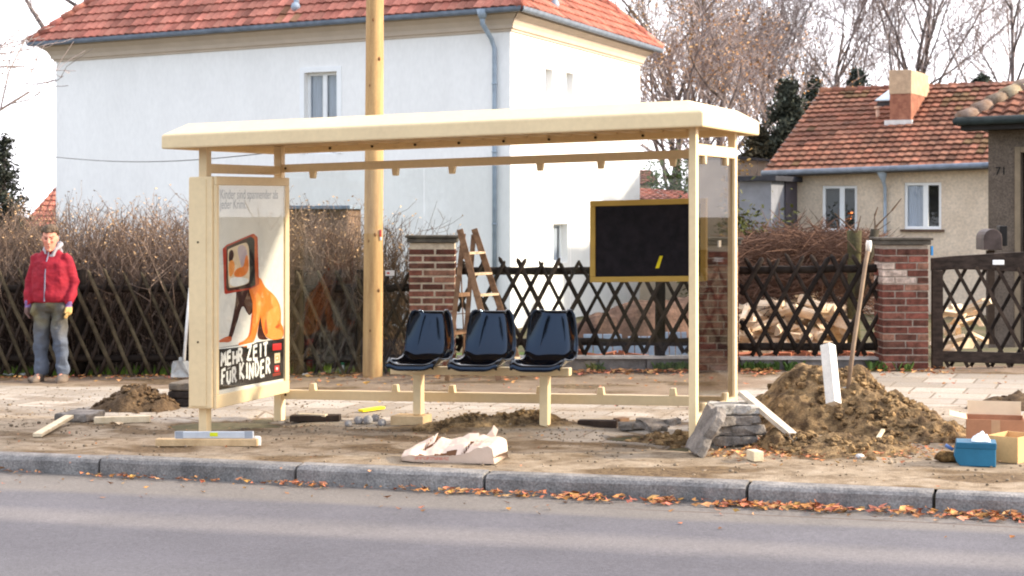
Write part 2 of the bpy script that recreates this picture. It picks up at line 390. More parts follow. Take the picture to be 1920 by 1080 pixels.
# ------------------------------------------------------------------ kerb
mb = MB(); js = [-12.1, -10.5, -8.9, -7.3, -5.7, -4.1, -2.6, -1.2, -.02, 1.58, 2.985, 4.76, 5.91, 7.5, 9.0, 10.6, 12.2]
js = [-12.1, -10.5, -8.9, -7.3, -5.7, -4.3, -3.0, -1.55, -.02, 1.58, 2.985, 4.76, 5.91, 7.5, 9.0, 10.6, 12.2]
rnd = random.Random(8)
for a, c in zip(js[:-1], js[1:]):
    g = .011; ns = 14; dz = rnd.uniform(-.007, .007); dt = rnd.uniform(-.008, .008); tilt = rnd.uniform(-.006, .006)
    prof = [(-1.425, -.28), (-1.425, -.03), (-1.410, -.008), (-1.392, .004), (-1.29, .006), (-1.28, -.28)]
    o = len(mb.v); k = len(prof); gl = rnd.uniform(.86, 1.08)
    for i in range(ns + 1):
        s = lerp(a + g, c - g, i / ns); endc = .012 if i in (0, ns) else 0
        for q, (t, z) in enumerate(prof):
            X, Y = xy(s, t); nz = noise.noise(V(s * 3.1, q * 1.7, 3)) * .006 if 0 < q < 5 else 0
            wear = noise.noise(V(s * 1.3, q * .6, 9)) * .008 if q in (1, 2, 3) else 0
            zz = z - (endc if q in (2, 3) else 0)
            mb.v.append(V(*xy(s, t + dt + nz + (endc * .5 if q in (1, 2) else 0)), gz(X, Y) + zz + dz + tilt * (i / ns - .5) + wear))
    for i in range(ns):
        for q in range(k):
            mb.f.append([o + i * k + q, o + (i + 1) * k + q, o + (i + 1) * k + (q + 1) % k, o + i * k + (q + 1) % k]); mb.m.append(0); mb.c.append((gl, gl, gl))
    for i in (0, ns):
        mb.f.append([o + i * k + q for q in range(k)]); mb.m.append(0); mb.c.append((gl, gl, gl))
tag(mb.build('kerb', M('kerb_granite', (.29, .27, .255), .85, base2=(.15, .142, .138), scale=5, bump=.5, bscale=60, fine=.3, col=True), fix=True), kind='structure')

# ------------------------------------------------------------------ sidewalk
dips = []     # (X, Y, rx along s, ry along t, depth)
def dip(px, py, rs_, rt_, d): q = onground(px, py); s, t = st(q.x, q.y); dips.append((s, t, rs_, rt_, d))
dip(425, 793, .50, .30, -.085); dip(370, 802, .25, .16, -.06); dip(515, 780, .22, .22, -.05)
dip(1225, 818, .34, .24, -.09); dip(1290, 836, .2, .2, -.05); dip(1160, 795, .3, .12, -.03)
dip(600, 778, .4, .1, -.045)
dip(900, 802, .55, .22, .06); dip(1025, 800, .3, .18, .065); dip(960, 790, .3, .16, .05)
dip(480, 775, .5, .12, .03); dip(840, 808, .25, .15, .02)
def relief(s, t):
    h = 0
    for (a, c, ra, rc, d) in dips:
        q = ((s - a) / ra) ** 2 + ((t - c) / rc) ** 2
        if q < 4: h += d * math.exp(-q * q * .8) if d < 0 else d * math.exp(-q)
    return h
def bed(X, Y): s, t = st(X, Y); return gz(X, Y) + relief(s, t)
def paving(s, t):                  # how much of the slab paving is left showing, 0..1
    w = fbm(V(s * .55, t * .9, 2), 3)
    top = lerp(3.25, 3.5, sstep(-3, 3, s))
    a = sstep(1.0, 1.5, t + w * .35) * (1 - sstep(top - .15, top + .15, t + w * .2))
    a *= .35 + .65 * sstep(-.25, .35, fbm(V(s * .8, t * 2.2, 7), 3) + .12)
    r = sstep(2.9, 3.6, s - .25 * (t - 4) + w * .5) * sstep(3.3, 3.9, t + w * .3) * (1 - sstep(6.45, 6.65, t))
    f = sstep(2.6, 3.3, s + w * .6) * (1 - sstep(3.9, 4.6, s)) * sstep(.2, .5, t + w * .3) * (1 - sstep(1.3, 1.7, t)) * .7
    g = sstep(-2.2, -1.2, -s) * sstep(.3, 1.1, t + w * .4) * (1 - sstep(top - .1, top + .2, t)) * .6
    return clamp(max(a, r, f, g), 0, 1)
mb = MB(); cols = []
S0, S1, T0, T1, dS = -7.6, 9.4, -1.295, 8.6, .05
ni, nj = int((S1 - S0) / dS) + 1, int((T1 - T0) / dS) + 1
for j in range(nj):
    for i in range(ni):
        s, t = S0 + i * dS, T0 + j * dS; X, Y = xy(s, t)
        re = relief(s, t); pv = paving(s, t)
        nz = fbm(V(s * 2.2, t * 2.2, 0), 3) * .012 * (1 - pv * .8) + (noise.noise(V(s * 11, t * 11, 4)) * .010 if abs(re) > .012 else noise.noise(V(s * 9, t * 9, 4)) * .004 * (1 - pv))
        edge = sstep(T0, T0 + .15, t)
        mb.v.append(V(s, t, gz(X, Y) + re + nz * edge))
        dg = sstep(.010, .05, abs(re)) * (1 if re < 0 else .75)
        band = sstep(3.2, 3.7, t + fbm(V(s, t * .5, 5), 2) * .25) * (1 - pv)
        dg = max(dg, .85 * sstep(-.08, .42, fbm(V(s * .9, t * 1.6, 12), 3) - .12 + .25 * math.exp(-((s - 1.6) / 2.2) ** 2 - ((t - .7) / .9) ** 2)) * (1 - pv))
        cols.append((pv, dg, band, 1))
for j in range(nj - 1):
    for i in range(ni - 1):
        s, t = S0 + i * dS, T0 + j * dS; X, Y = xy(s, t)
        if Y > fY(X) + .25: continue
        mb.f.append([j * ni + i, j * ni + i + 1, (j + 1) * ni + i + 1, (j + 1) * ni + i]); mb.m.append(0); mb.c.append(None)
m = bpy.data.materials.new('sidewalk_surface'); m.use_nodes = True; nt = m.node_tree; L = nt.links; b = nt.nodes['Principled BSDF']
b.inputs['Roughness'].default_value = .95; b.inputs['Specular IOR Level'].default_value = .2
tc = nn(nt, 'ShaderNodeTexCoord'); at1 = nn(nt, 'ShaderNodeAttribute', attribute_name='Wt'); sp = nn(nt, 'ShaderNodeSeparateColor'); L.new(at1.outputs['Color'], sp.inputs[0])
def noise_n(sc, det=5.0, rg=.6):
    q = nn(nt, 'ShaderNodeTexNoise', i_Scale=sc, i_Detail=det, i_Roughness=rg); L.new(tc.outputs['Object'], q.inputs['Vector']); return q
def mixc(f, a, c):
    q = nn(nt, 'ShaderNodeMix', data_type='RGBA')
    if hasattr(f, 'links'): L.new(f, q.inputs[0])
    for k, x in ((6, a), (7, c)):
        if isinstance(x, tuple): q.inputs[k].default_value = rgb(x)
        else: L.new(x, q.inputs[k])
    return q.outputs[2]
def rng(src, a, c, lo=0.0, hi=1.0):
    q = nn(nt, 'ShaderNodeMapRange', i_From_Min=a, i_From_Max=c, i_To_Min=lo, i_To_Max=hi); L.new(src, q.inputs['Value']); return q.outputs[0]
def mth(op, a, c, d=None):
    q = nn(nt, 'ShaderNodeMath', operation=op)
    for k, x in enumerate((a, c, d)):
        if x is None: continue
        if isinstance(x, (int, float)): q.inputs[k].default_value = x
        else: L.new(x, q.inputs[k])
    return q.outputs[0]
n1, n2, n3 = noise_n(2.3), noise_n(22, 4.0), noise_n(90, 3.0, .7)
n4 = noise_n(7.0, 6.0, .7)
sand = mixc(rng(n1.outputs['Fac'], .35, .65), (.255, .19, .125), (.33, .26, .185)); sand = mixc(rng(n4.outputs['Fac'], .48, .66, 0, .85), sand, (.15, .105, .066)); sand = mixc(rng(n4.outputs['Fac'], .46, .30, 0, .6), sand, (.44, .365, .285))
dark = mixc(rng(n2.outputs['Fac'], .35, .65), (.085, .054, .030), (.20, .135, .075))
band = mixc(rng(n1.outputs['Fac'], .35, .65), (.19, .135, .095), (.28, .205, .145))
br = nn(nt, 'ShaderNodeTexBrick', offset=.5); L.new(tc.outputs['Object'], br.inputs['Vector'])
br.inputs['Color1'].default_value = (.26, .225, .19, 1); br.inputs['Color2'].default_value = (.45, .405, .355, 1); br.inputs['Mortar'].default_value = (.19, .15, .115, 1)
br.inputs['Scale'].default_value = 1; br.inputs['Mortar Size'].default_value = .013; br.inputs['Mortar Smooth'].default_value = .3; br.inputs['Brick Width'].default_value = .5; br.inputs['Row Height'].default_value = .5
slabn = mixc(mth('MULTIPLY', rng(n2.outputs['Fac'], .3, .7, .1, .75), rng(n1.outputs['Fac'], .35, .65, .25, 1)), br.outputs[0], (.33, .26, .185))
pvm = rng(mth('MULTIPLY_ADD', n2.outputs['Fac'], .5, mth('MULTIPLY_ADD', n1.outputs['Fac'], .5, sp.outputs[0])), .72, 1.0)
dgm = rng(mth('MULTIPLY_ADD', n2.outputs['Fac'], .55, sp.outputs[1]), .42, .85)
c = mixc(sp.outputs[2], sand, band); c = mixc(pvm, c, slabn); c = mixc(dgm, c, dark)
fr = rng(n3.outputs['Fac'], .3, .7, .74, 1.26)
mu = nn(nt, 'ShaderNodeMix', data_type='RGBA', blend_type='MULTIPLY'); mu.inputs[0].default_value = 1; L.new(c, mu.inputs[6]); L.new(fr, mu.inputs[7])
L.new(mu.outputs[2], b.inputs['Base Color'])
hh = mth('MULTIPLY_ADD', n2.outputs['Fac'], .7, n3.outputs['Fac'])
hh = mth('MULTIPLY_ADD', mth('MULTIPLY', br.outputs['Fac'], sp.outputs[0]), -.5, hh)
bp = nn(nt, 'ShaderNodeBump', i_Strength=.6, i_Distance=.02); L.new(hh, bp.inputs['Height']); L.new(bp.outputs[0], b.inputs['Normal'])
sw = mb.build('sidewalk', m, smooth=True)
ca = sw.data.color_attributes.new('Wt', 'FLOAT_COLOR', 'POINT'); ca.data.foreach_set('color', [x for q in cols for x in q])
sw.location = (OX, OY, 0); sw.rotation_euler = (0, 0, A); tag(sw, kind='structure')
# ------------------------------------------------------------------ bus shelter
base = SP(0, 0, 0)
sh = thing('bus_shelter', base, 'half-built cream metal bus shelter with flat overhanging roof standing on the dug-up pavement', 'bus shelter')
# roof tray: hollow fascia with sloped top
s0, s1, t0, t1 = -.229, 4.187, -.25, 1.62
zb, zt, zc, ins = 2.30, 2.41, 2.50, .15
o = [(s0, t0), (s1, t0), (s1, t1), (s0, t1)]
i_ = [(s0 + ins, t0 + ins), (s1 - ins, t0 + ins), (s1 - ins, t1 - ins), (s0 + ins, t1 - ins)]
k_ = [(s0 + .03, t0 + .03), (s1 - .03, t0 + .03), (s1 - .03, t1 - .03), (s0 + .03, t1 - .03)]
mb = MB(); P = []
for ring, z in ((k_, zb + .07), (k_, zb), (o, zb), (o, zt), (i_, zc)):
    for (a, c) in ring: P.append(SP(a, c, z))
fs = []
for r in range(4):
    for j in range(4):
        fs.append((r * 4 + j, r * 4 + (j + 1) % 4, (r + 1) * 4 + (j + 1) % 4, (r + 1) * 4 + j))
fs.append((16, 17, 18, 19)); mb.add(P, fs)
roof = mb.build('roof', cream, sh, bevel=.012, fix=True)
# corrugated ceiling
mb = MB(); na = 176; prof = []
for i in range(na + 1):
    s = lerp(s0 + .032, s1 - .032, i / na); w = (i % 8) / 8
    z = zb + .055 + (.035 if .25 <= w < .75 else 0)
    prof.append((s, z))
P = [SP(s, t0 + .032, z) for s, z in prof] + [SP(s, t1 - .032, z) for s, z in prof]
mb.add(P, [(i, na + 1 + i, na + 2 + i, i + 1) for i in range(na)])
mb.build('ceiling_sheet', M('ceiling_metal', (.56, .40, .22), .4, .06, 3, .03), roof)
for i in range(10):
    mb = MB(); s = .35 + i * .41; p = SP(s, t1 - .03, zb + .035); mb.tube([p, p - V(NX, NY, 0) * .014], .011, 8)
    mb.build('bolt', M('dark_steel', (.06, .045, .03), .5, .2, 9, 0, metal=.6), roof)
for s, t, zz, hw, hd in ((0, .04, -.03, .036, .04), (4.045, .04, -.05, .027, .04), (0, 1.3, -.16, .037, .037), (4.04, 1.3, -.12, .03, .04)):
    mb = MB(); mb.sbox(s - hw, s + hw, t - hd, t + hd, zz - .1, 2.355); mb.build('post', cream, sh, bevel=.005)
def clipbox(mb, s, t, z, up, along='s'):
    w = .03; d = .024; k = -1 if not up else 1
    if along == 's':
        q = [(s - w, t - d), (s + w, t - d), (s + w, t + d), (s - w, t + d)]; q2 = [(s - w * .7, t - d), (s + w * .7, t - d), (s + w * .7, t + d), (s - w * .7, t + d)]
    else:
        q = [(s - d, t - w), (s + d, t - w), (s + d, t + w), (s - d, t + w)]; q2 = [(s - d, t - w * .7), (s + d, t - w * .7), (s + d, t + w * .7), (s - d, t + w * .7)]
    lo, hi = (q, q2) if up else (q2, q); za, zb_ = (z, z + .06) if up else (z - .06, z)
    mb.hexa([SP(a, c, za) for a, c in lo] + [SP(a, c, zb_) for a, c in hi])
upper = MB(); upper.sbox(.037, 4.01, 1.275, 1.325, 2.125, 2.195)
ru = upper.build('rear_top_rail', cream, sh, bevel=.004)
lower = MB(); lower.sbox(.037, 4.01, 1.272, 1.328, .145, .225)
rl = lower.build('rear_bottom_rail', cream, sh, bevel=.004)
for rail_, z_ in ((ru, 2.16), (rl, .185)):
    for s in (.075, 3.93):
        p = SP(s, 1.2735, z_); mb = MB(); mb.tube([p, p - V(NX, NY, 0) * .008], .011, 8); mb.build('bolt', MATS['dark_steel'], rail_)
for px in (587, 742, 848, 1013, 1127, 1262):
    s = hit_t(px, 330, 1.3)[0]
    mb = MB(); clipbox(mb, s, 1.3, 2.125, False); mb.build('glass_clip', cream, ru, bevel=.004)
    mb = MB(); clipbox(mb, s, 1.3, .225, True); mb.build('glass_clip', cream, rl, bevel=.004)
mb = MB(); mb.sbox(4.02, 4.07, .08, 1.262, 2.11, 2.195); rsu = mb.build('side_top_rail', cream, sh, bevel=.004)
mb = MB(); mb.sbox(4.02, 4.07, .08, 1.262, .140, .225); rsl = mb.build('side_bottom_rail', cream, sh, bevel=.004)
for t in (.32, 1.02):
    mb = MB(); clipbox(mb, 4.045, t, 2.11, False, 't'); mb.build('glass_clip', cream, rsu, bevel=.004)
    mb = MB(); clipbox(mb, 4.045, t, .225, True, 't'); mb.build('glass_clip', cream, rsl, bevel=.004)
mb = MB(); mb.sbox(-.028, .028, .08, 1.263, 2.105, 2.18); mb.build('side_top_rail', cream, sh, bevel=.004)
gl = glass_mat('pane_glass', (.93, .94, .93), .02); gs = glass_mat('side_pane_glass', (.76, .73, .70), .03)
j1, j2 = hit_t(795, 450, 1.3)[0], hit_t(1070, 450, 1.3)[0]
for a, c in ((.05, j1 - .004), (j1 + .004, j2 - .004), (j2 + .004, 4.0)):
    mb = MB(); mb.sbox(a, c, 1.296, 1.304, .235, 2.118); mb.build('glass_pane', gl, sh)
mb = MB(); mb.sbox(4.041, 4.049, .085, 1.258, .235, 2.105); mb.build('glass_pane', gs, sh)['label'] = 'darker side glass pane'
q = hit_s(1350, 457, 4.04); mb = MB(); mb.sbox(4.03, 4.0405, q[0] - .035, q[0] + .035, q[1] - .025, q[1] + .025); mb.build('sticker', M('white_paper', (.8, .8, .78), .7, .05, 8, 0), sh)

# information board on the rear glass
bs0, bs1, bz0, bz1 = 2.875, 3.84, 1.143, 1.805
gold = M('ochre_frame', (.50, .32, .075), .45, .08, 5, .03)
fw = .045; ta, tb = 1.225, 1.292
bd = MB()
bd.sbox(bs0 + fw, bs1 - fw, ta + .016, tb, bz0 + fw, bz1 - fw)
board = bd.build('notice_board', M('black_board', (.010, .007, .009), .5, .5, 14, .05, spec=.15), sh)
fm = MB()
fm.sbox(bs0, bs1, ta, tb, bz0, bz0 + fw); fm.sbox(bs0, bs1, ta, tb, bz1 - fw, bz1)
fm.sbox(bs0, bs0 + fw, ta, tb, bz0 + fw, bz1 - fw); fm.sbox(bs1 - fw, bs1, ta, tb, bz0 + fw, bz1 - fw)
fm.build('board_frame', gold, board, bevel=.006)
a, c = hit_t(1231, 503, ta), hit_t(1238, 480, ta)
mb = MB(); mb.prism([(a[0] - .013, a[1]), (a[0] + .017, a[1]), (c[0] + .017, c[1]), (c[0] - .008, c[1])], lambda x, z, d: SP(x, ta + d, z), .011, .0155); mb.build('tape_strip', M('yellow_tape', (.75, .60, .02), .5, .08, 9, 0), board, fix=True)

# poster case on the left side
cs0, cs1, ct0, cz0, cz1 = -.095, .122, -.06, .215, 2.075
ct1 = hit_s(543, 540, cs1 + .03)[0]
mb = MB(); mb.sbox(cs0, cs1, ct0 + .0, ct1, cz0, cz1)
case = mb.build('poster_case', cream, sh, bevel=.012)
mb = MB()                                    # raised edge strips on the end face
for a in (cs0 + .022, ): mb.sbox(a, cs1 - .05, ct0 - .008, ct0, cz0 + .02, cz1 - .02)
mb.build('cover_strip', cream, case, bevel=.003)
for zz in (.75, 1.55):
    mb = MB(); p = SP(.0, ct0 - .009, zz); mb.tube([p, p - V(NX, NY, 0) * .006], .008, 8); mb.build('screw', MATS['dark_steel'], case)
# frame around the poster, standing proud on the inner face
pt0, pz1 = hit_s(407.5, 347, cs1 + .012); pt1, _ = hit_s(532, 349, cs1 + .012); pz0 = hit_s(409, 740, cs1 + .012)[1]
PS = cs1 + .012
mb = MB(); a, c = cs1, cs1 + .03
mb.sbox(a, c, ct0 + .02, ct1, cz0, pz0); mb.sbox(a, c, ct0 + .02, ct1, pz1, cz1)
mb.sbox(a, c, ct0 + .02, pt0, pz0, pz1); mb.sbox(a, c, pt1, ct1, pz0, pz1)
mb.build('case_frame', case_cream, case, bevel=.006)
# the printed poster: flat inks laid over each other
def PC(cx, cy): return hit_s(340 + cx / 2.25, 300 + cy / 2.25, PS)
ink = lambda n, c: M('ink_' + n, c, .55, .04, 6, 0)
inks = [ink('paper', (.80, .78, .73)), ink('black', (.012, .010, .010)), ink('orange', (.80, .22, .035)), ink('red', (.46, .045, .02)),
        ink('white', (.86, .86, .84)), ink('brown', (.05, .014, .010)), ink('cream', (.78, .62, .42)), ink('deep_orange', (.56, .11, .02)), ink('grey', (.25, .24, .23)), ink('lilac', (.55, .45, .48)), ink('signal_red', (.62, .03, .03)), ink('light_orange', (.88, .34, .08)), ink('mid_grey', (.60, .585, .55))]
IX = dict(paper=0, black=1, orange=2, red=3, white=4, brown=5, cream=6, deep=7, grey=8, lilac=9, signal=10, light=11, mid=12)
pb = MB(); layer = [0]
def flat(poly, col, rectpoly=False):
    layer[0] += 1; d = layer[0] * .00012
    pts = [PC(*q) if not rectpoly else q for q in poly]
    pb.add([SP(PS + d, t, z) for t, z in pts], [tuple(range(len(pts)))], IX[col])
def smoothp(poly, it=2):
    for _ in range(it):
        q = []
        for i in range(len(poly)):
            a, c = poly[i], poly[(i + 1) % len(poly)]
            q += [(a[0] * .75 + c[0] * .25, a[1] * .75 + c[1] * .25), (a[0] * .25 + c[0] * .75, a[1] * .25 + c[1] * .75)]
        poly = q
    return poly
flat([(pt0, pz0), (pt1, pz0), (pt1, pz1), (pt0, pz1)], 'paper', True)
flat([(156, 792), (432, 752), (431, 922), (155, 972)], 'black')
# child on all fours
body = [(282, 540), (290, 500), (332, 490), (352, 536), (385, 562), (408, 592), (420, 628), (421, 668), (419, 690), (431, 705), (431, 752), (400, 759), (372, 757), (352, 742), (342, 715), (336, 672), (332, 640), (318, 672), (312, 640), (300, 600)]
flat(smoothp([(276, 510), (330, 500), (348, 600), (352, 660), (345, 700), (352, 745), (372, 757), (330, 760), (318, 740), (328, 690), (318, 655), (300, 640), (285, 662), (268, 616)]), 'brown')
flat(smoothp([(232, 520), (292, 510), (296, 610), (280, 655), (262, 612), (250, 630), (243, 660), (226, 712), (214, 752), (196, 752), (205, 720), (222, 640), (230, 590)]), 'brown')
flat(smoothp([(198, 742), (214, 748), (212, 764), (196, 770), (176, 768), (160, 770), (158, 762), (174, 752)]), 'deep')
flat(smoothp(body), 'orange')
flat(smoothp([(372, 560), (392, 575), (412, 610), (418, 660), (408, 690), (395, 640), (380, 600)]), 'light')
flat(smoothp([(366, 640), (384, 622), (402, 640), (408, 690), (396, 712), (422, 716), (430, 740), (412, 756), (378, 755), (356, 738), (350, 700)]), 'light')
flat(smoothp([(350, 690), (358, 660), (362, 700), (366, 735), (352, 735)]), 'deep')
flat(smoothp([(392, 706), (410, 690), (420, 694), (408, 712)]), 'deep')
flat(smoothp([(296, 510), (330, 505), (338, 590), (338, 640), (326, 690), (318, 735), (304, 770), (290, 786), (264, 790), (240, 782), (240, 772), (262, 764), (284, 742), (292, 700), (300, 650), (300, 600)]), 'orange')
flat(smoothp([(312, 560), (328, 560), (336, 600), (332, 640), (320, 690), (312, 690), (318, 640)]), 'light')
flat(smoothp([(296, 640), (304, 650), (298, 700), (292, 742), (280, 754), (290, 710)]), 'deep')
# television
flat([(174, 374), (190, 358), (298, 312), (305, 311), (321, 326), (327, 524), (312, 534), (286, 546), (186, 566), (181, 560)], 'red')
flat([(300, 314), (306, 316), (318, 328), (324, 522), (312, 532)], 'deep')
flat([(190, 366), (292, 322), (306, 332), (312, 528), (288, 540), (196, 553), (188, 540)], 'brown')
flat([(276, 335), (300, 328), (308, 340), (310, 524), (288, 532)], 'black')
flat(smoothp([(193, 382), (200, 374), (268, 347), (278, 352), (285, 372), (288, 505), (280, 524), (208, 541), (198, 534)], 2), 'cream')
flat(smoothp([(232, 366), (266, 354), (280, 400), (282, 470), (262, 480), (246, 430)]), 'lilac')
flat(smoothp([(200, 384), (214, 376), (222, 398), (216, 420), (208, 436), (198, 424)]), 'brown')
flat(smoothp([(198, 428), (218, 420), (226, 446), (220, 480), (200, 500)]), 'light')
flat(smoothp([(268, 410), (278, 396), (284, 440), (280, 476), (252, 496), (226, 494), (218, 476), (238, 454), (262, 452)]), 'orange')
flat(smoothp([(199, 500), (236, 492), (286, 500), (280, 522), (208, 539)]), 'white')
flat([(157, 793), (240, 783), (300, 770), (330, 757), (331, 762), (300, 777), (240, 790), (157, 798)], 'white')
# the small logos at the right
flat([(384, 776), (421, 772), (421, 800), (384, 804)], 'signal')
flat([(392, 816), (415, 813), (415, 854), (392, 858)], 'cream'); flat([(397, 828), (409, 824), (411, 844), (399, 848)], 'light'); flat([(400, 832), (406, 831), (406, 840), (401, 841)], 'white')
flat([(392, 868), (412, 865), (412, 892), (392, 895)], 'signal'); flat(smoothp([(402, 872), (408, 879), (402, 888), (396, 880)], 1), 'white')
flat([(384, 902), (417, 896), (417, 900), (384, 906)], 'red'); flat([(384, 909), (417, 903), (417, 906), (384, 912)], 'red')
# brush lettering
rl_ = random.Random(3)
GL = {'M': [[(0, 0), (.12, 1), (.45, .35), (.85, 1), (1, 0)]], 'E': [[(.85, 1), (.1, .95), (.05, 0), (.9, .03)], [(.08, .52), (.75, .55)]],
      'H': [[(.08, 1), (.05, 0)], [(.9, 1), (.92, 0)], [(.08, .48), (.9, .54)]], 'R': [[(.08, 0), (.1, 1), (.7, .95), (.78, .68), (.55, .5), (.12, .48)], [(.45, .48), (.95, 0)]],
      'Z': [[(.05, .95), (.9, 1), (.05, .03), (.95, 0)]], 'I': [[(.5, 1), (.48, 0)]], 'T': [[(0, .95), (1, 1)], [(.52, .97), (.5, 0)]],
      'F': [[(.9, 1), (.1, .95), (.06, 0)], [(.08, .52), (.75, .55)]], 'U': [[(.08, .85), (.08, .2), (.4, 0), (.8, .12), (.9, .85)], [(.25, 1.04), (.3, 1.0)], [(.66, 1.06), (.7, 1.02)]],
      'K': [[(.08, 1), (.06, 0)], [(.85, 1), (.12, .45), (.95, 0)]], 'N': [[(.05, 0), (.08, 1), (.85, .05), (.9, 1)]], 'D': [[(.1, .02), (.1, .98), (.6, .9), (.9, .5), (.6, .08), (.1, .02)]]}
def brush(word, cxa, cxb, cya, cyb):
    ta_, za = PC(cxa, cyb); tb_, _ = PC(cxb, cyb); _, zt_ = PC(cxa, cya)
    slot = (tb_ - ta_) / sum(  .72 if ch == 'I' else 1 for ch in word); x = ta_
    for ch in word:
        w_ = slot * (.72 if ch == 'I' else 1); jy = rl_.uniform(-.01, .012); jx = rl_.uniform(-.004, .004)
        for stroke in GL[ch]:
            layer[0] += 1; d = layer[0] * .00012
            pts = []
            for a, c in zip(stroke[:-1], stroke[1:]):
                for q in range(6): pts.append((lerp(a[0], c[0], q / 6), lerp(a[1], c[1], q / 6)))
            pts.append(stroke[-1])
            pts = [V(x + jx + p[0] * w_ * .78, za + jy + p[1] * (zt_ - za), 0) for p in pts]
            hw = [.0128 * rl_.uniform(.8, 1.25) for _ in pts]; L_, R_ = [], []
            for i, p in enumerate(pts):
                dd = pts[min(i + 1, len(pts) - 1)] - pts[max(i - 1, 0)]; dd.normalize(); nn_ = V(-dd.y, dd.x, 0)
                L_.append(p + nn_ * hw[i]); R_.append(p - nn_ * hw[i])
            k = len(pts)
            pb.add([SP(PS + d, q.x, q.y) for q in L_] + [SP(PS + d, q.x, q.y) for q in R_], [(i, k + i, k + i + 1, i + 1) for i in range(k - 1)], IX['white'])
        x += w_
brush('MEHR', 167, 262, 812, 868); brush('ZEIT', 276, 368, 788, 846)
brush('FUR', 167, 234, 888, 950); brush('KINDER', 243, 376, 862, 930)
for txt, cy in (('Kinder sind spannender als', 158), ('jeder Krimi.', 200)):
    vs, fs = text_mesh(txt, 1, 0); wd = max(v.x for v in vs)
    ta_, za = PC(160, cy + 6); tb_, _ = PC(404 if txt[0] == 'K' else 270, cy + 6); k = (tb_ - ta_) / wd; layer[0] += 1; d = layer[0] * .00012
    pb.add([SP(PS + d, ta_ + v.x * k, za + v.y * k * 1.25) for v in vs], fs, IX['grey'])
poster = pb.build('poster', inks, case)
mb = MB(); mb.sbox(cs1 + .0255, cs1 + .028, pt0 + .002, pt1 - .002, pz0 + .002, pz1 - .002); mb.build('case_glass', glass_mat('case_glass', (.97, .97, .96), .02), case)

# ------------------------------------------------------------------ bench with three shells
TB = .98
bench = thing('bench', SP(1.9, TB, .0), 'waiting bench of three glossy black plastic shells on a cream two-legged beam inside the shelter', 'bench')
b0, zb0 = hit_t(735, 702, TB); b1, _ = hit_t(1074, 702, TB); z_t = hit_t(900, 688, TB)[1]
mb = MB(); mb.sbox(b0, b1 - .02, TB - .04, TB + .04, z_t - .065, z_t); mb.build('beam', cream, bench, bevel=.006)
for px, zz in ((785, hit_t(785, 777, TB)[1]), (1022, hit_t(1022, 796, TB)[1] - .06)):
    s = hit_t(px, 740, TB)[0]; mb = MB(); mb.sbox(s - .036, s + .036, TB - .04, TB + .04, zz, z_t - .065); mb.build('leg', cream, bench, bevel=.006)
black = M('black_plastic', (.004, .004, .006), .09, .3, 3, .02, spec=.6, stint=(.55, .72, 1.0))  # blue specular tint stands in for blue sky reflected in the seats
prof = [(-.42, -.030), (-.418, .004), (-.395, .018), (-.34, .010), (-.26, -.006), (-.16, -.012), (-.07, .0), (-.015, .045), (.02, .12), (.045, .21), (.065, .30), (.08, .38), (.09, .41), (.105, .418), (.125, .405)]
wid = [.20, .208, .212, .214, .216, .218, .218, .217, .214, .208, .199, .184, .162, .142, .124]
proto = None
for px in (803, 918, 1033):
    sc, _ = hit_t(px, 640, TB + .02)
    mb = MB(); nu = 25; vs = []
    for (d, z), hw in zip(prof, wid):
        for i in range(nu):
            u = -1 + 2 * i / (nu - 1); a = abs(u)
            lift = .075 * max(0, (a - .45) / .55) ** 2 * (1 if -.36 < d < .03 else .45)
            fwd = -(.042 * a * a + .055 * max(0, (a - .5) / .5) ** 2) * sstep(-.05, .12, d)
            drop = -.02 * max(0, (a - .93) / .07)
            vs.append(SP(sc + u * hw, TB + .06 + d + fwd, z_t + .025 + z + lift + drop))
    fs = [(j * nu + i, j * nu + i + 1, (j + 1) * nu + i + 1, (j + 1) * nu + i) for j in range(len(prof) - 1) for i in range(nu - 1)]
    mb.add(vs, fs); seat = mb.build('seat', black, bench, smooth=True)
    so_ = seat.modifiers.new('thick', 'SOLIDIFY'); so_.thickness = .012; so_.offset = 1
    sb = seat.modifiers.new('sub', 'SUBSURF'); sb.levels = sb.render_levels = 2
    rim = MB(); loop = []
    J = len(prof)
    loop = [vs[j * nu] for j in range(J)] + [vs[(J - 1) * nu + i] for i in range(1, nu)] + [vs[j * nu + nu - 1] for j in range(J - 2, -1, -1)]
    rim.tube([p + V(0, 0, .002) for p in loop], .0105, 7); rim.build('seat_rim', black, seat, smooth=True)
    mb = MB(); mb.sbox(sc - .10, sc + .10, TB - .12, TB + .10, z_t + .001, z_t + .012); mb.build('bracket', MATS['dark_steel'], seat)
q = hit_t(771, 786, TB - .02)
blk = MB(); a0, za = hit_t(741, 777, TB); a1, _ = hit_t(802, 777, TB); zlo = hit_t(770, 797, TB)[1]
blk.sbox(a0, a1, TB - .10, TB + .09, zlo - .02, za)
tag(blk.build('wooden_block', wood_new, base=SP(a0, TB, zlo), bevel=.006), 'squared timber block propping up the left leg of the bench', 'wooden block')
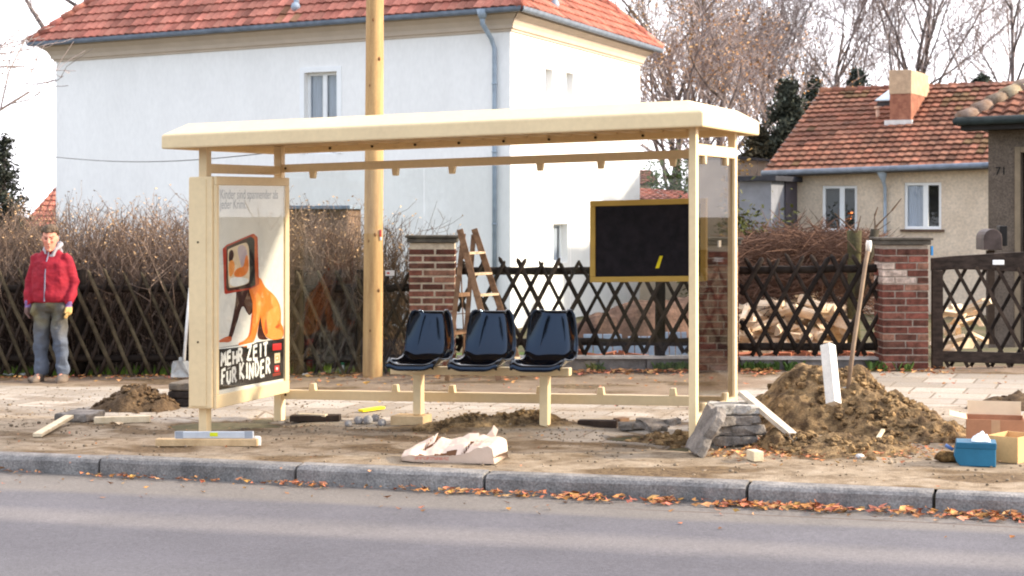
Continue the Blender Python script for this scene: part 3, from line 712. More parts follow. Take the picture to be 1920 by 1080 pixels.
# ------------------------------------------------------------------ brick pillars
def brick_pillar(px0, px1, ytop, label, seed, depth=.44, jn=.014, mort=None):
    rnd = random.Random(seed)
    L_, R_ = fhit(px0, ytop, -.28), fhit(px1, ytop, -.28)
    W_ = R_.x - L_.x; x0 = L_.x; yf = L_.y; zt = L_.z; zb = gz(x0, yf) - .05
    root = thing('brick_pillar', (x0 + W_ / 2, yf + depth / 2, gz(x0, yf)), label, 'brick pillar', 'brick pillars along the garden fence')
    mb = MB(); mb.box((x0 + W_ / 2, yf + depth / 2, (zb + zt - .075) / 2), (W_ - .014, depth - .014, zt - .075 - zb)); mb.build('mortar_core', mort or mortar_m, root)
    mb = MB(); ch = .0768; k = 0; k_ = [0]; z = zb
    def piece(xa, xb, ya, yb_, za, zb_):
        g = rnd.uniform(.6, 1.25); t = rnd.uniform(.85, 1.15)
        if rnd.random() < .12: g *= .55
        cg = (g * t, g, g)
        if seed == 3 and k_[0] in (13, 14, 15) and xa < x0 + W_ * .4 and rnd.random() < .8: cg = (3.1, 6.5, 7.5)
        elif rnd.random() < .10: cg = (1.5, 2.0, 1.9)
        j = lambda: rnd.uniform(-.003, .003)
        mb.hexa([V(xa + j(), ya + j(), za), V(xb + j(), ya + j(), za), V(xb + j(), yb_, za), V(xa + j(), yb_, za), V(xa + j(), ya + j(), zb_), V(xb + j(), ya + j(), zb_), V(xb + j(), yb_, zb_), V(xa + j(), yb_, zb_)], 0, cg)
    while z + ch - jn < zt - .07:
        cuts = [0, .52 + rnd.uniform(-.05, .05), 1] if k % 2 == 0 else ([0, .27, .75, 1] if rnd.random() < .5 else [0, .3, 1])
        if k % 4 == 3 and rnd.random() < .6: cuts = [0, .66, 1]
        for a, c in zip(cuts[:-1], cuts[1:]):
            piece(x0 + a * W_ + (jn / 2 if a else 0), x0 + c * W_ - (jn / 2 if c < 1 else 0), yf, yf + depth * .48, z, z + ch - jn)
        piece(x0, x0 + W_, yf + depth * .51, yf + depth, z, z + ch - jn)
        z += ch; k += 1; k_[0] = k
    mb.build('brickwork', brick_m, root, bevel=.004)
    mb = MB(); o_ = .035
    mb.box((x0 + W_ / 2, yf + depth / 2, zt - .045), (W_ + .05, depth + .05, .05)); mb.box((x0 + W_ / 2, yf + depth / 2, zt - .005), (W_ + .09, depth + .09, .028))
    mb.build('cap', M('pillar_cap', (.085, .073, .06), .9, .3, 9, .4, fine=.2), root, bevel=.008)
    return root
brick_pillar(767, 853, 443, 'brick pillar behind the bench and beside the stepladder, with thick pale mortar', 1, jn=.021)
brick_pillar(1303, 1386, 447, 'brick pillar seen through the dark side glass pane of the bus shelter', 2, mort=M('grey_mortar', (.30, .245, .20), .9, .2, 18, .4))
p3 = brick_pillar(1655, 1742, 447, 'brick gate pillar with a blue tag, between the right fence and the wooden gate', 3, mort=M('grey_mortar', (.30, .245, .20)))
q = fhit(1747, 470, -.2); mb = MB(); mb.box((q.x, q.y, q.z), (.02, .05, .1)); mb.build('blue_tag', M('blue_enamel', (.05, .28, .62), .4, .1, 9, 0), p3)
# ------------------------------------------------------------------ lattice fences
def lattice(px0, px1, y_rail, y_tip, y_bot, spacing, dxr, label, seed, y_rail2=None, front=1, g0=(.8, 1.3), posts=(), rad=.019, greyish=None):
    rnd = random.Random(seed)
    mid = fhit((px0 + px1) / 2, y_rail[0])
    root = thing('lattice_fence', (mid.x, mid.y, gz(mid.x, mid.y)), label, 'fence', 'crossed-stake fence sections')
    P = lambda px, y, b=0: fhit(px, y, b)
    mb = MB(); a, c = P(px0, y_rail[0] if isinstance(y_rail, tuple) else y_rail, .04), P(px1, y_rail[1] if isinstance(y_rail, tuple) else y_rail, .04)
    def rail(a, c):
        mb = MB(); k = 14; pts = [a.lerp(c, i / k) + V(0, 0, noise.noise(V(i * .6, seed, 0)) * .014) for i in range(k + 1)]
        mb.tube(pts, [.043 + noise.noise(V(i * .9, seed, 4)) * .006 for i in range(k + 1)], 8, 0, (.75, .75, .75)); mb.build('rail', wood_fence, root, smooth=True)
    rail(a, c)
    if y_rail2: rail(P(px0, y_rail2, .04), P(px1, y_rail2, .04))
    for layer_, sgn in ((0, front), (1, -front)):
        mb = MB(); x = a.x - 1.2
        while x < c.x + 1.2:
            x += spacing * rnd.uniform(.86, 1.14)
            z0 = HC - (y_bot - HY) / F * a.y + rnd.uniform(-.02, .02); z1 = HC - (y_tip - HY) / F * a.y + rnd.uniform(-.025, .035)
            h = z1 - z0; lean = h * dxr * sgn * rnd.uniform(.93, 1.07)     # sgn +1 leans to the right going up
            p = V(x - lean / 2, 0, z0); q_ = V(x + lean / 2, 0, z1)
            lo, hi = max(0, 0), 1
            # cut the stakes off at the ends of the section
            xa, xb = a.x + .02, c.x - .02
            f0, f1 = 0., 1.
            for lim, low in ((xa, True), (xb, False)):
                dx = q_.x - p.x
                if abs(dx) < 1e-6: continue
                f = (lim - p.x) / dx
                inside0 = p.x >= xa - 1e-6 if low else p.x <= xb + 1e-6
                inside1 = q_.x >= xa - 1e-6 if low else q_.x <= xb + 1e-6
                if not inside0 and not inside1: f0, f1 = 1, 0
                elif not inside0: f0 = max(f0, f)
                elif not inside1: f1 = min(f1, f)
            if f1 - f0 < .12: continue
            pp, qq = p.lerp(q_, f0), p.lerp(q_, f1)
            off = -.018 if layer_ == 0 else .0
            n_ = 5; bow = rnd.uniform(-.014, .014); pts = []
            for i in range(n_ + 1):
                w_ = pp.lerp(qq, i / n_); w_.y = fY(w_.x) + off - .005 + rnd.uniform(-.003, .003); w_.x += bow * math.sin(math.pi * i / n_); pts.append(w_)
            pts.append(qq.lerp(pp, -.03)); pts[-1].y = fY(pts[-1].x) + off
            rr = rad * rnd.uniform(.85, 1.2); g = rnd.uniform(*g0)
            cc = (g, g, g)
            if greyish and layer_ == 0: cc = (g * greyish[0], g * greyish[1], g * greyish[2])
            mb.tube(pts, [rr] * (n_) + [rr * .95, rr * .3], 6, 0, cc)
        mb.build('stake_lattice', wood_fence, root, smooth=True)
    for px in posts:
        mb = MB(); p = P(px, 520, .09); mb.tube([V(p.x, p.y, gz(p.x, p.y) - .1), V(p.x + .01, p.y, HC - (y_tip - 6 - HY) / F * p.y)], [.062, .055], 10, 0, (.6, .6, .6)); mb.build('post', wood_fence, root, smooth=True)
    return root
lattice(-120, 690, (541, 541), 512, 702, .205, .44, 'long weathered lattice fence in front of the brown hedge, stakes leaning close together', 5, 672, -1, (.9, 1.6), (-60, 150, 372, 560, 676), .0225, (2.0, 2.2, 1.75))
lf = lattice(694, 768, (541, 539), 510, 700, .19, .46, 'narrow lattice fence piece between the wooden pole and the brick pillar behind the bench', 6, 672, -1, (.8, 1.4), (), .019, (2.0, 2.0, 1.7))
lattice(855, 1304, (508, 508), 492, 660, .212, .52, 'open dark lattice fence in front of the white house, pointed tips above its rail', 7, 641, 1, (.55, 1.1), (1237,), .0245)
lattice(1385, 1655, (507, 503), 486, 664, .235, .54, 'lattice fence in front of the firewood, right of the bus shelter', 9, 650, 1, (.55, 1.1), (), .029)
# plinth walls under the two right sections
def plinth(px0, px1, ytop, label, seed):
    a, c = fhit(px0, ytop, -.06), fhit(px1, ytop, -.06)
    rnd = random.Random(seed); n = max(2, int((c.x - a.x) / .48)); mb = MB()
    zt = lambda x: lerp(a.z, c.z, (x - a.x) / (c.x - a.x))
    for i in range(n):
        x0, x1 = lerp(a.x, c.x, i / n) + .004, lerp(a.x, c.x, (i + 1) / n) - .004; g = rnd.uniform(.75, 1.2)
        y = fY(x0) - .06
        mb.hexa([V(x0, y, gz(x0, y) - .1), V(x1, y, gz(x0, y) - .1), V(x1, y + .16, gz(x0, y) - .1), V(x0, y + .16, gz(x0, y) - .1), V(x0, y, zt(x0)), V(x1, y, zt(x1)), V(x1, y + .16, zt(x1)), V(x0, y + .16, zt(x0))], 0, (g, g, g))
    root = thing('plinth_wall', ((a.x + c.x) / 2, fY(a.x), gz(a.x, 18.9)), label, 'low wall')
    mb.build('blocks', M('plinth_stone', (.17, .15, .14), .9, .3, 6, .5, fine=.2, col=True), root, bevel=.008)
    mb = MB(); mb.hexa([V(x, y_, z) for x, y_, z in ((a.x, fY(a.x) - .08, a.z + .003), (c.x, fY(c.x) - .08, c.z + .003), (c.x, fY(c.x) + .12, c.z + .003), (a.x, fY(a.x) + .12, a.z + .003), (a.x, fY(a.x) - .08, a.z + .028), (c.x, fY(c.x) - .08, c.z + .028), (c.x, fY(c.x) + .12, c.z + .028), (a.x, fY(a.x) + .12, a.z + .028))])
    mb.build('coping', M('coping_stone', (.46, .41, .37), .9, .2, 8, .4), root)
plinth(856, 1302, 673, 'low dark stone plinth with a pale coping under the open fence behind the bench', 1)
plinth(1388, 1654, 675, 'low dark stone plinth under the fence between the dug soil heap and the firewood', 2)

# ------------------------------------------------------------------ wooden gate
rnd = random.Random(21)
ga, gb = fhit(1750, 500, -.03), fhit(1990, 500, -.03)
gate = thing('garden_gate', ((ga.x + gb.x) / 2, ga.y, gz(gb.x, gb.y)), 'dark wooden garden gate with a curved top bar and a small white plate', 'gate')
def gp(px, py, b=0): return fhit(px, py, -.03 + b)
mb = MB(); top = [gp(1747, 484), gp(1790, 480), gp(1840, 477), gp(1900, 473), gp(1960, 471), gp(2000, 471)]; bot = [gp(1747, 508), gp(1790, 505), gp(1840, 506), gp(1900, 509), gp(1960, 512), gp(2000, 513)]
k = len(top); mb.add([p for p in top] + [p for p in bot] + [p + V(0, .06, 0) for p in top] + [p + V(0, .06, 0) for p in bot],
   [(i, k + i, k + i + 1, i + 1) for i in range(k - 1)] + [(2 * k + i, 2 * k + i + 1, 3 * k + i + 1, 3 * k + i) for i in range(k - 1)] + [(i, i + 1, 2 * k + i + 1, 2 * k + i) for i in range(k - 1)] + [(k + i, 3 * k + i, 3 * k + i + 1, k + i + 1) for i in range(k - 1)] + [(0, 2 * k, 3 * k, k), (k - 1, 2 * k - 1, 4 * k - 1, 3 * k - 1)])
gw = M('gate_wood', (.060, .042, .034), .8, base2=(.022, .016, .013), scale=8, stretch=(1, 1, 3), bump=.3)
mb.build('top_bar', gw, gate, fix=True, bevel=.006)
mb = MB(); mb.beam(gp(1757, 694), gp(1757, 507), .12, .06, (0, 1, 0)); mb.build('stile', gw, gate, bevel=.006)
mb = MB(); mb.beam(gp(1764, 668, .0), gp(2000, 674, .0), .05, .12); mb.build('bottom_bar', gw, gate, bevel=.006)
for sgn, yo in ((1, .07), (-1, -.02)):
    mb = MB(); x = ga.x - 1.2
    zb_, zt_ = gp(1800, 688).z, gp(1800, 500).z
    while x < gb.x + 1.0:
        x += .215 * rnd.uniform(.93, 1.07); h = zt_ - zb_; p, q = V(x - sgn * h * .27, 0, zb_), V(x + sgn * h * .27, 0, zt_)
        xa = ga.x + .02
        if p.x < xa and q.x < xa: continue
        if p.x < xa: p = p.lerp(q, (xa - p.x) / (q.x - p.x))
        if q.x < xa: q = p.lerp(q, (xa - p.x) / (q.x - p.x))
        p.y, q.y = fY(p.x) - .03 + yo + .02, fY(q.x) - .03 + yo + .02; g = rnd.uniform(.7, 1.2) * (1.5 if sgn < 0 else .8)
        mb.beam(p, q, .036, .022, (0, 1, 0), 0, (g, g, g))
    mb.build('slat_lattice', wood_fence, gate)
q = gp(1872, 492, -.012); mb = MB(); mb.box((q.x, q.y, q.z), (.125, .012, .052)); mb.build('name_plate', M('white_enamel', (.85, .85, .85), .3, .03, 9, 0), gate, bevel=.003)

# small sign on the narrow fence piece
q = fhit(731, 512, -.05); mb = MB(); mb.box((q.x, q.y, q.z), (.10, .01, .06), 0, 0); mb.box((q.x - .018, q.y - .007, q.z), (.03, .003, .02), 0, 1)
mb.build('small_sign', [MATS['white_enamel'], M('sign_red', (.6, .06, .05), .5, .1, 9, 0)], lf)

# ------------------------------------------------------------------ wooden utility pole
p0 = onground(700, 706)
pole = thing('utility_pole', p0, 'tall pale wooden utility pole behind the bus shelter, in front of the hedge', 'pole')
mb = MB(); k = 40; rb, rt_ = .111, .080
mb.tube([p0 + V(-.01 + .06 * i / k + noise.noise(V(i * .3, 1, 1)) * .004, 0, -.3 + 9.3 * i / k) for i in range(k + 1)], [lerp(rb, rt_, i / k) * (1 + noise.noise(V(i * .8, 7, 1)) * .015) for i in range(k + 1)], 20)
wp = M('pole_wood', (.52, .335, .155), .75, base2=(.38, .23, .105), scale=6, stretch=(3, 3, .35), bump=.2, bscale=40, fine=.12)
mb.build('shaft', wp, pole, smooth=True)
rnd = random.Random(2); mb = MB()
for py, dx in ((37, -.02), (440, .02), (452, -.05), (545, .06), (620, -.03), (160, -.05), (250, .03), (110, .05)):
    z = HC - (py - HY) / F * (p0.y - .1); r_ = lerp(rb, rt_, (z + .3 - p0.z) / 9.3); a = math.asin(clamp(dx / r_, -1, 1))
    mb = MB(); mb.ball(p0 + V(.0 + .06 * (z / 9) + math.sin(a) * (r_ - .004), -math.cos(a) * (r_ - .006), z - p0.z), (.016, .012, .022), 8, 6); mb.build('knot', M('knot_wood', (.20, .10, .045), .8, .2, 20, .1), pole, smooth=True)
z = HC - (437 - HY) / F * p0.y; mb = MB(); mb.box((p0.x + .085, p0.y - .075, z), (.02, .03, .075)); mb.build('red_tag', MATS['sign_red'], pole, bevel=.004)
mb = MB(); mb.box((p0.x + .088, p0.y - .072, z - .06), (.02, .03, .035)); mb.build('white_tag', MATS['white_enamel'], pole, bevel=.004)

# overhead wire to the left
a = at(690, 262, p0.y); c = at(80, 292, 33.0)
mb = MB(); mb.tube([a.lerp(c, i / 30) - V(0, 0, .35 * math.sin(math.pi * i / 30) * .5) for i in range(31)], .007, 5)
w_ = tag(mb.build('overhead_wire', M('wire_grey', (.12, .11, .11), .6, .1, 5, 0), base=a), 'thin overhead wire running from the wooden pole across the white house to the left', 'wire')

# ------------------------------------------------------------------ stepladder
lad = thing('stepladder', at(890, 712, 18.1), 'old brown wooden stepladder standing open between the brick pillar and the bench', 'stepladder')
an, af = (at(862, 430, 18.0), at(936, 713, 17.85)), (at(889, 429, 18.35), at(981, 707, 18.35))
bn, bf = (at(869, 438, 18.03), at(838, 714, 17.85)), (at(888, 440, 18.38), at(868, 706, 18.35))
for p, q in (an, af, bn, bf):
    mb = MB(); mb.beam(q, p, .068 if (p, q) in (an, af) else .052, .034, (0, 1, 0)); mb.build('rail', wood_ladder, lad, bevel=.004)
for f in (.16, .30, .44, .58, .72, .87):
    mb = MB(); mb.beam(an[0].lerp(an[1], f), af[0].lerp(af[1], f), .085, .026, (0, 0, 1)); mb.build('tread', M('tread_wood', (.52, .40, .28), .8, base2=(.34, .24, .15), scale=12, bump=.1), lad, bevel=.003)
for f in (.16, .42, .68, .9):
    mb = MB(); mb.beam(bn[0].lerp(bn[1], f), bf[0].lerp(bf[1], f), .03, .045, (0, 0, 1)); mb.build('crossbar', wood_ladder, lad, bevel=.003)
mb = MB(); mb.tube([bn[0].lerp(bn[1], .18), bf[0].lerp(bf[1], .85)], .008, 5); mb.tube([an[0].lerp(an[1], .55), bn[0].lerp(bn[1], .55)], .005, 4); mb.build('brace', wood_ladder, lad)

# ------------------------------------------------------------------ shovel leaning on the left fence
b0 = at(337, 708, 18.62); root = thing('shovel', b0, 'shovel with a grey blade and pale handle leaning upright behind the poster case', 'shovel')
mb = MB(); mb.tube([at(345, 676, 18.66), at(351, 600, 18.85), at(356, 540, 19.0)], [.017, .017, .016], 10); mb.build('handle', M('pale_handle', (.62, .60, .57), .6, .15, 9, .05), root, smooth=True)
mb = MB(); prof_ = [(-.105, 0), (.105, 0), (.10, .13), (.085, .175), (.02, .185), (.015, .22), (-.015, .22), (-.02, .185), (-.085, .175), (-.10, .13)]
mb.prism(prof_, lambda x, z, d: b0 + V(x, .01 + z * .15 + .03 * (x / .1) ** 2 + d, z), 0, .006); mb.build('blade', M('shovel_steel', (.42, .42, .41), .45, .25, 9, .1, metal=.3), root, fix=True)

# ------------------------------------------------------------------ beer can by the fence
q = onground(641, 701); can = thing('drink_can', q, 'small green drink can with a white patch, standing by the fence left of the pole', 'can')
mb = MB(); mb.loft([(q + V(0, 0, z), r, r) for z, r in ((0, .026), (.006, .032), (.118, .032), (.128, .027), (.130, .027))], 16, 0)
mb.build('can_body', M('can_green', (.03, .16, .07), .35, .1, 9, 0, metal=.2), can, smooth=False)
mb = MB(); k = 8; vs = []
for i in range(k + 1):
    a = -math.pi / 2 + (i / k - .5) * 1.5; vs += [q + V(.0333 * math.cos(a), .0333 * math.sin(a), .03), q + V(.0333 * math.cos(a), .0333 * math.sin(a), .10)]
mb.add(vs, [(2 * i, 2 * i + 2, 2 * i + 3, 2 * i + 1) for i in range(k)]); mb.build('white_patch', MATS['white_enamel'], can)

# ------------------------------------------------------------------ the workman
pf = onground(96, 716)
per = thing('person', pf, 'man in a red jacket, grey hood, work gloves and blue-grey trousers standing before the hedge', 'person')
per.rotation_euler = (0, 0, R(-6))
def prebuild(mb, voxel, sm=4, wr=0, wsc=9, colf=None):   # fuse, then crease the cloth
    vs, fs = remeshed(mb, voxel, sm)
    if wr:
        out = []
        for p in vs:
            d = noise.noise(V(p.x * wsc, p.y * wsc, p.z * wsc * 1.7)) + .5 * noise.noise(V(p.x * wsc * 2.3, p.y * wsc * 2, p.z * wsc * 4))
            n_ = V(p.x, p.y, 0); out.append(p + V(noise.noise(p * wsc + V(5, 0, 0)), noise.noise(p * wsc + V(0, 9, 0)), .3 * d) * wr + V(0, -1, 0) * d * wr * .6)
        vs = out
    return from_vf(vs, fs, colf)
def pchild(mb, name, mats, smooth=True, parent=None):
    me = mb.mesh(name, mats, V(0, 0, 0), smooth); o = bpy.data.objects.new(name, me); COL.objects.link(o); o.parent = parent or per; return o
H = 1.70
sh_l, sh_r = V(-.160, .015, 1.352), V(.160, .015, 1.352)       # x negative = image left
el_l, el_r = V(-.238, .02, 1.09), V(.240, .03, 1.09)
wr_l, wr_r = V(-.240, -.055, .85), V(.226, -.07, .855)
hd = V(.005, -.045, 1.565)
hr = Matrix.Rotation(R(12), 3, 'Z') @ Matrix.Rotation(R(9), 3, 'X')   # head bowed, turned a little
def hp(x, y, z): return hd + hr @ (V(x, y, z) * 1.1)
# one continuous body: head, neck, torso, arms, hands, legs
mb = MB()
mb.loft([(hp(0, y, z), rx, ry) for z, y, rx, ry in ((-.118, -.050, .022, .02), (-.108, -.045, .040, .042), (-.08, -.03, .055, .066), (-.04, -.012, .066, .085), (0, 0, .072, .094), (.04, .006, .074, .097), (.075, .01, .068, .088), (.10, .012, .050, .066), (.115, .012, .022, .03))], 20)
mb.loft([(hp(0, y, z), rx, .02) for z, y, rx in ((-.035, -.100, .017), (-.028, -.108, .016), (-.005, -.098, .011), (.025, -.090, .010))], 10)     # nose
mb.ball(hp(0, -.082, .034), (.052, .018, .010), 12, 6); mb.ball(hp(-.034, -.075, -.015), (.02, .014, .014)); mb.ball(hp(.034, -.075, -.015), (.02, .014, .014))
mb.ball(hp(0, -.090, -.062), (.022, .012, .007)); mb.ball(hp(0, -.088, -.074), (.020, .012, .007)); mb.ball(hp(0, -.080, -.103), (.024, .020, .018))
for s_ in (-1, 1): mb.ball(hp(s_ * .074, .008, -.005), (.010, .020, .032))
mb.limb([V(.0, .02, 1.36), V(.0, .005, 1.47), hp(0, .01, -.07)], [.062, .056, .054], 14)
mb.loft([(V(0, .01, z), rx, ry) for z, rx, ry in ((.84, .12, .09), (.92, .155, .105), (1.02, .14, .095), (1.18, .155, .10), (1.32, .16, .095), (1.40, .10, .07), (1.43, .06, .05))], 18)
def hand(mb, w, sgn, sc=1.0):
    d = V(sgn * -.05, -.10, -.99).normalized(); px_ = V(0, -1, .1).normalized(); side = V(sgn, 0, 0)   # fingers point down, thumb forward
    mb.limb([w, w + d * .05, w + d * .09], [.026 * sc, .036 * sc, .036 * sc], 12)
    for i, (o_, l) in enumerate(((-.027, .066), (-.009, .076), (.009, .072), (.027, .056))):
        b_ = w + d * .085 - px_ * o_ * sc; c_ = b_ + d * (l * .45) - side * .004; e_ = c_ + d * (l * .45) - side * .020
        mb.limb([b_, c_, e_], [.0125 * sc, .0115 * sc, .0095 * sc], 8)
    t0_ = w + d * .03 + px_ * .022; mb.limb([t0_, t0_ + px_ * .028 + d * .03 - side * .006, t0_ + px_ * .034 + d * .065 - side * .014], [.016 * sc, .014 * sc, .011 * sc], 8)
for S_, E_, W_, sg in ((sh_l, el_l, wr_l, -1), (sh_r, el_r, wr_r, 1)):
    mb.limb([S_, E_], [.048, .040]); mb.limb([E_, W_], [.040, .027]); hand(mb, W_, sg, .86)
legs = ((V(-.088, .01, .90), V(-.112, -.01, .49), V(-.128, .03, .09)), (V(.088, .01, .90), V(.108, -.03, .49), V(.128, .02, .09)))
for a, b_, c in legs:
    mb.limb([a, b_], [.075, .052]); mb.limb([b_, c], [.052, .036]); mb.limb([c, c + V(0, -.12, -.045)], [.036, .03])
skin = M('ruddy_skin', (.60, .27, .19), .55, .08, 14, .05, col=True)
def skincol(p):
    q = hr.transposed() @ (p - hd)
    if q.z > -.2 and q.y < -.03:
        for s_ in (-1, 1):
            if (q.x - s_ * .030) ** 2 / .00026 + (q.z - .012) ** 2 / .00005 < 1: return (.12, .10, .10)
            if (q.x - s_ * .032) ** 2 / .0006 + (q.z - .033) ** 2 / .00004 < 1: return (.35, .28, .24)
        if q.x ** 2 / .0006 + (q.z + .067) ** 2 / .00002 < 1: return (.55, .32, .3)
        if abs(q.x) > .018 and q.z < 0: return (1.05, .85, .82)
    return (1, 1, 1)
pchild(prebuild(mb, .0075, 3, 0, 9, skincol), 'body', skin)
# hair
mb = MB()
mb.loft([(hp(0, y, z), rx, ry) for z, y, rx, ry in ((-.03, .045, .066, .062), (.0, .035, .078, .080), (.045, .036, .086, .086), (.078, .014, .086, .102), (.108, .008, .072, .090), (.136, .010, .034, .045))], 20)
hr_r = random.Random(8)
for i in range(70):
    th, ph = hr_r.uniform(.1, 1.45), hr_r.uniform(0, 6.283)
    if math.sin(ph) < -.3 and th > 1.05: continue
    mb.ball(hp(math.sin(th) * math.cos(ph) * .084, .012 + math.sin(th) * math.sin(ph) * .098, .045 + math.cos(th) * .082), hr_r.uniform(.014, .026), 7, 5)
for i in range(26):
    a = random.Random(i).uniform(-1.3, 1.3); r_ = random.Random(i + 50).uniform(.7, 1)
    mb.ball(hp(math.sin(a) * .062, -.072 * math.cos(a) * r_, .078 + .022 * random.Random(i + 9).random()), (.018, .022, .016), 7, 5)
h = prebuild(mb, .007, 1, .014, 34); pchild(h, 'hair', M('brown_hair', (.12, .085, .06), .8, .4, 30, .6, bscale=90))
# red padded jacket
mb = MB()
mb.loft([(V(0, y, z), rx, ry) for z, y, rx, ry in ((.865, .01, .185, .130), (.88, .01, .205, .150), (.93, .005, .212, .158), (1.05, .0, .212, .152), (1.18, .0, .214, .152), (1.30, .008, .200, .140), (1.385, .015, .150, .105), (1.44, .018, .095, .082), (1.462, .02, .07, .07))], 24)
for S_, E_, W_ in ((sh_l, el_l, wr_l), (sh_r, el_r, wr_r)):
    mb.limb([S_, S_.lerp(E_, .5), E_, E_.lerp(W_, .5), W_ + V(0, 0, .02)], [.070, .070, .066, .061, .050], 14)
jk = M('red_jacket', (.34, .022, .036), .75, base2=(.22, .014, .026), scale=7, bump=.3, bscale=26, fine=.08)
jacket = pchild(prebuild(mb, .010, 4, .018, 9), 'jacket', jk)
mb = MB(); zp = []
for i in range(13):
    z = lerp(.885, 1.43, i / 12); ry = .158 if z < 1.2 else lerp(.152, .085, (z - 1.2) / .25); zp.append(V(-.018 + .028 * (z - .88), -(ry + .004) + (.02 if z > 1.35 else 0), z))
mb.add([p + V(-.005, -.003, 0) for p in zp] + [p + V(.005, -.003, 0) for p in zp] + [p + V(-.008, .01, 0) for p in zp] + [p + V(.008, .01, 0) for p in zp],
       [(i, 13 + i, 14 + i, i + 1) for i in range(12)] + [(i, i + 1, 27 + i, 26 + i) for i in range(12)] + [(13 + i, 39 + i, 40 + i, 14 + i) for i in range(12)])
pchild(mb, 'zip', M('zip_grey', (.17, .16, .22), .5, .1, 60, .1), parent=jacket)
# grey hood lying round the neck
mb = MB(); ring = []
for i in range(19):
    a = -math.pi * .5 + 2 * math.pi * i / 18
    ring.append(V(.088 * math.cos(a) + .01, .02 + .085 * math.sin(a) * (1 if math.sin(a) < 0 else 1.15), 1.455 + .035 * math.sin(a) + .035 * max(0, math.cos(a)) + (-.05 if math.sin(a) < -.8 else 0)))
mb.limb(ring, [.024 + .012 * max(0, math.sin(-math.pi * .5 + 2 * math.pi * i / 18)) for i in range(19)], 10)
mb.ball((0, .10, 1.42), (.10, .06, .07), 14, 9); mb.ball((.075, .03, 1.475), (.03, .045, .045), 12, 8)
pchild(prebuild(mb, .009, 4, .005, 20), 'hood', M('grey_hood', (.36, .35, .37), .9, .15, 20, .3))
# trousers: olive-grey above, faded blue below
mb = MB()
mb.loft([(V(0, .012, z), rx, ry) for z, rx, ry in ((.77, .15, .10), (.82, .182, .122), (.90, .188, .128), (.96, .175, .12))], 20)
for a, b_, c in legs:
    mb.limb([a + V(0, 0, -.04), a.lerp(b_, .5), b_, b_.lerp(c, .5), c + V(0, 0, .01)], [.097, .090, .076, .072, .076], 16)
for sx_ in (-1, 1): mb.ball((sx_ * .155, -.06, .79), (.05, .07, .075), 12, 8)
def trc(p):
    f = sstep(.74, .34, p.z + .05 * noise.noise(V(p.x * 14, p.z * 10, 2)))
    k = 1 + .35 * noise.noise(V(p.x * 12, p.z * 7, 8)); y_ = .35 * max(0, noise.noise(V(p.x * 9 + 3, p.z * 5, 1))) * (1 - f)
    return ((lerp(.115, .108, f) + y_ * .25) * k, (lerp(.105, .126, f) + y_ * .21) * k, (lerp(.088, .165, f)) * k)
pchild(prebuild(mb, .010, 3, .022, 10, trc), 'trousers', M('work_trousers', (1, 1, 1), .85, .10, 18, .4, bscale=60, col=True))
# gloves
for W_, sg, cc in ((wr_l, -1, (.16, .10, .09)), (wr_r, 1, (.62, .40, .16))):
    mb = MB(); mb.limb([W_ + V(0, 0, .035), W_], [.040, .036], 12); hand(mb, W_, sg, 1.18)
    def gc(p, W_=W_, sg=sg, cc=cc): return (.20, .12, .26) if p.z > W_.z - .03 else (cc if p.y < W_.y + .015 else (cc[0] * .6, cc[1] * .5, cc[2] * .9))
    pchild(prebuild(mb, .006, 2, 0, 9, gc), 'glove', M('work_glove', (1, 1, 1), .85, .12, 30, .2, col=True))
# boots
for (a, b_, c), tw in zip(legs, (-.35, .12)):
    mb = MB(); rz = Matrix.Rotation(tw, 3, 'Z')
    mb.loft([(V(c.x, c.y, 0) + rz @ V(0, y, z), rx, ry) for z, y, rx, ry in ((0, -.055, .050, .150), (.025, -.055, .053, .152), (.05, -.05, .050, .142), (.075, -.025, .048, .105), (.10, .015, .050, .062), (.17, .02, .052, .055))], 18)
    mb.ball(V(c.x, c.y, 0) + rz @ V(0, -.15, .035), (.046, .055, .034), 12, 8)
    pchild(prebuild(mb, .008, 3, .003, 20), 'boot', M('dusty_boot', (.16, .125, .10), .8, .3, 14, .3))
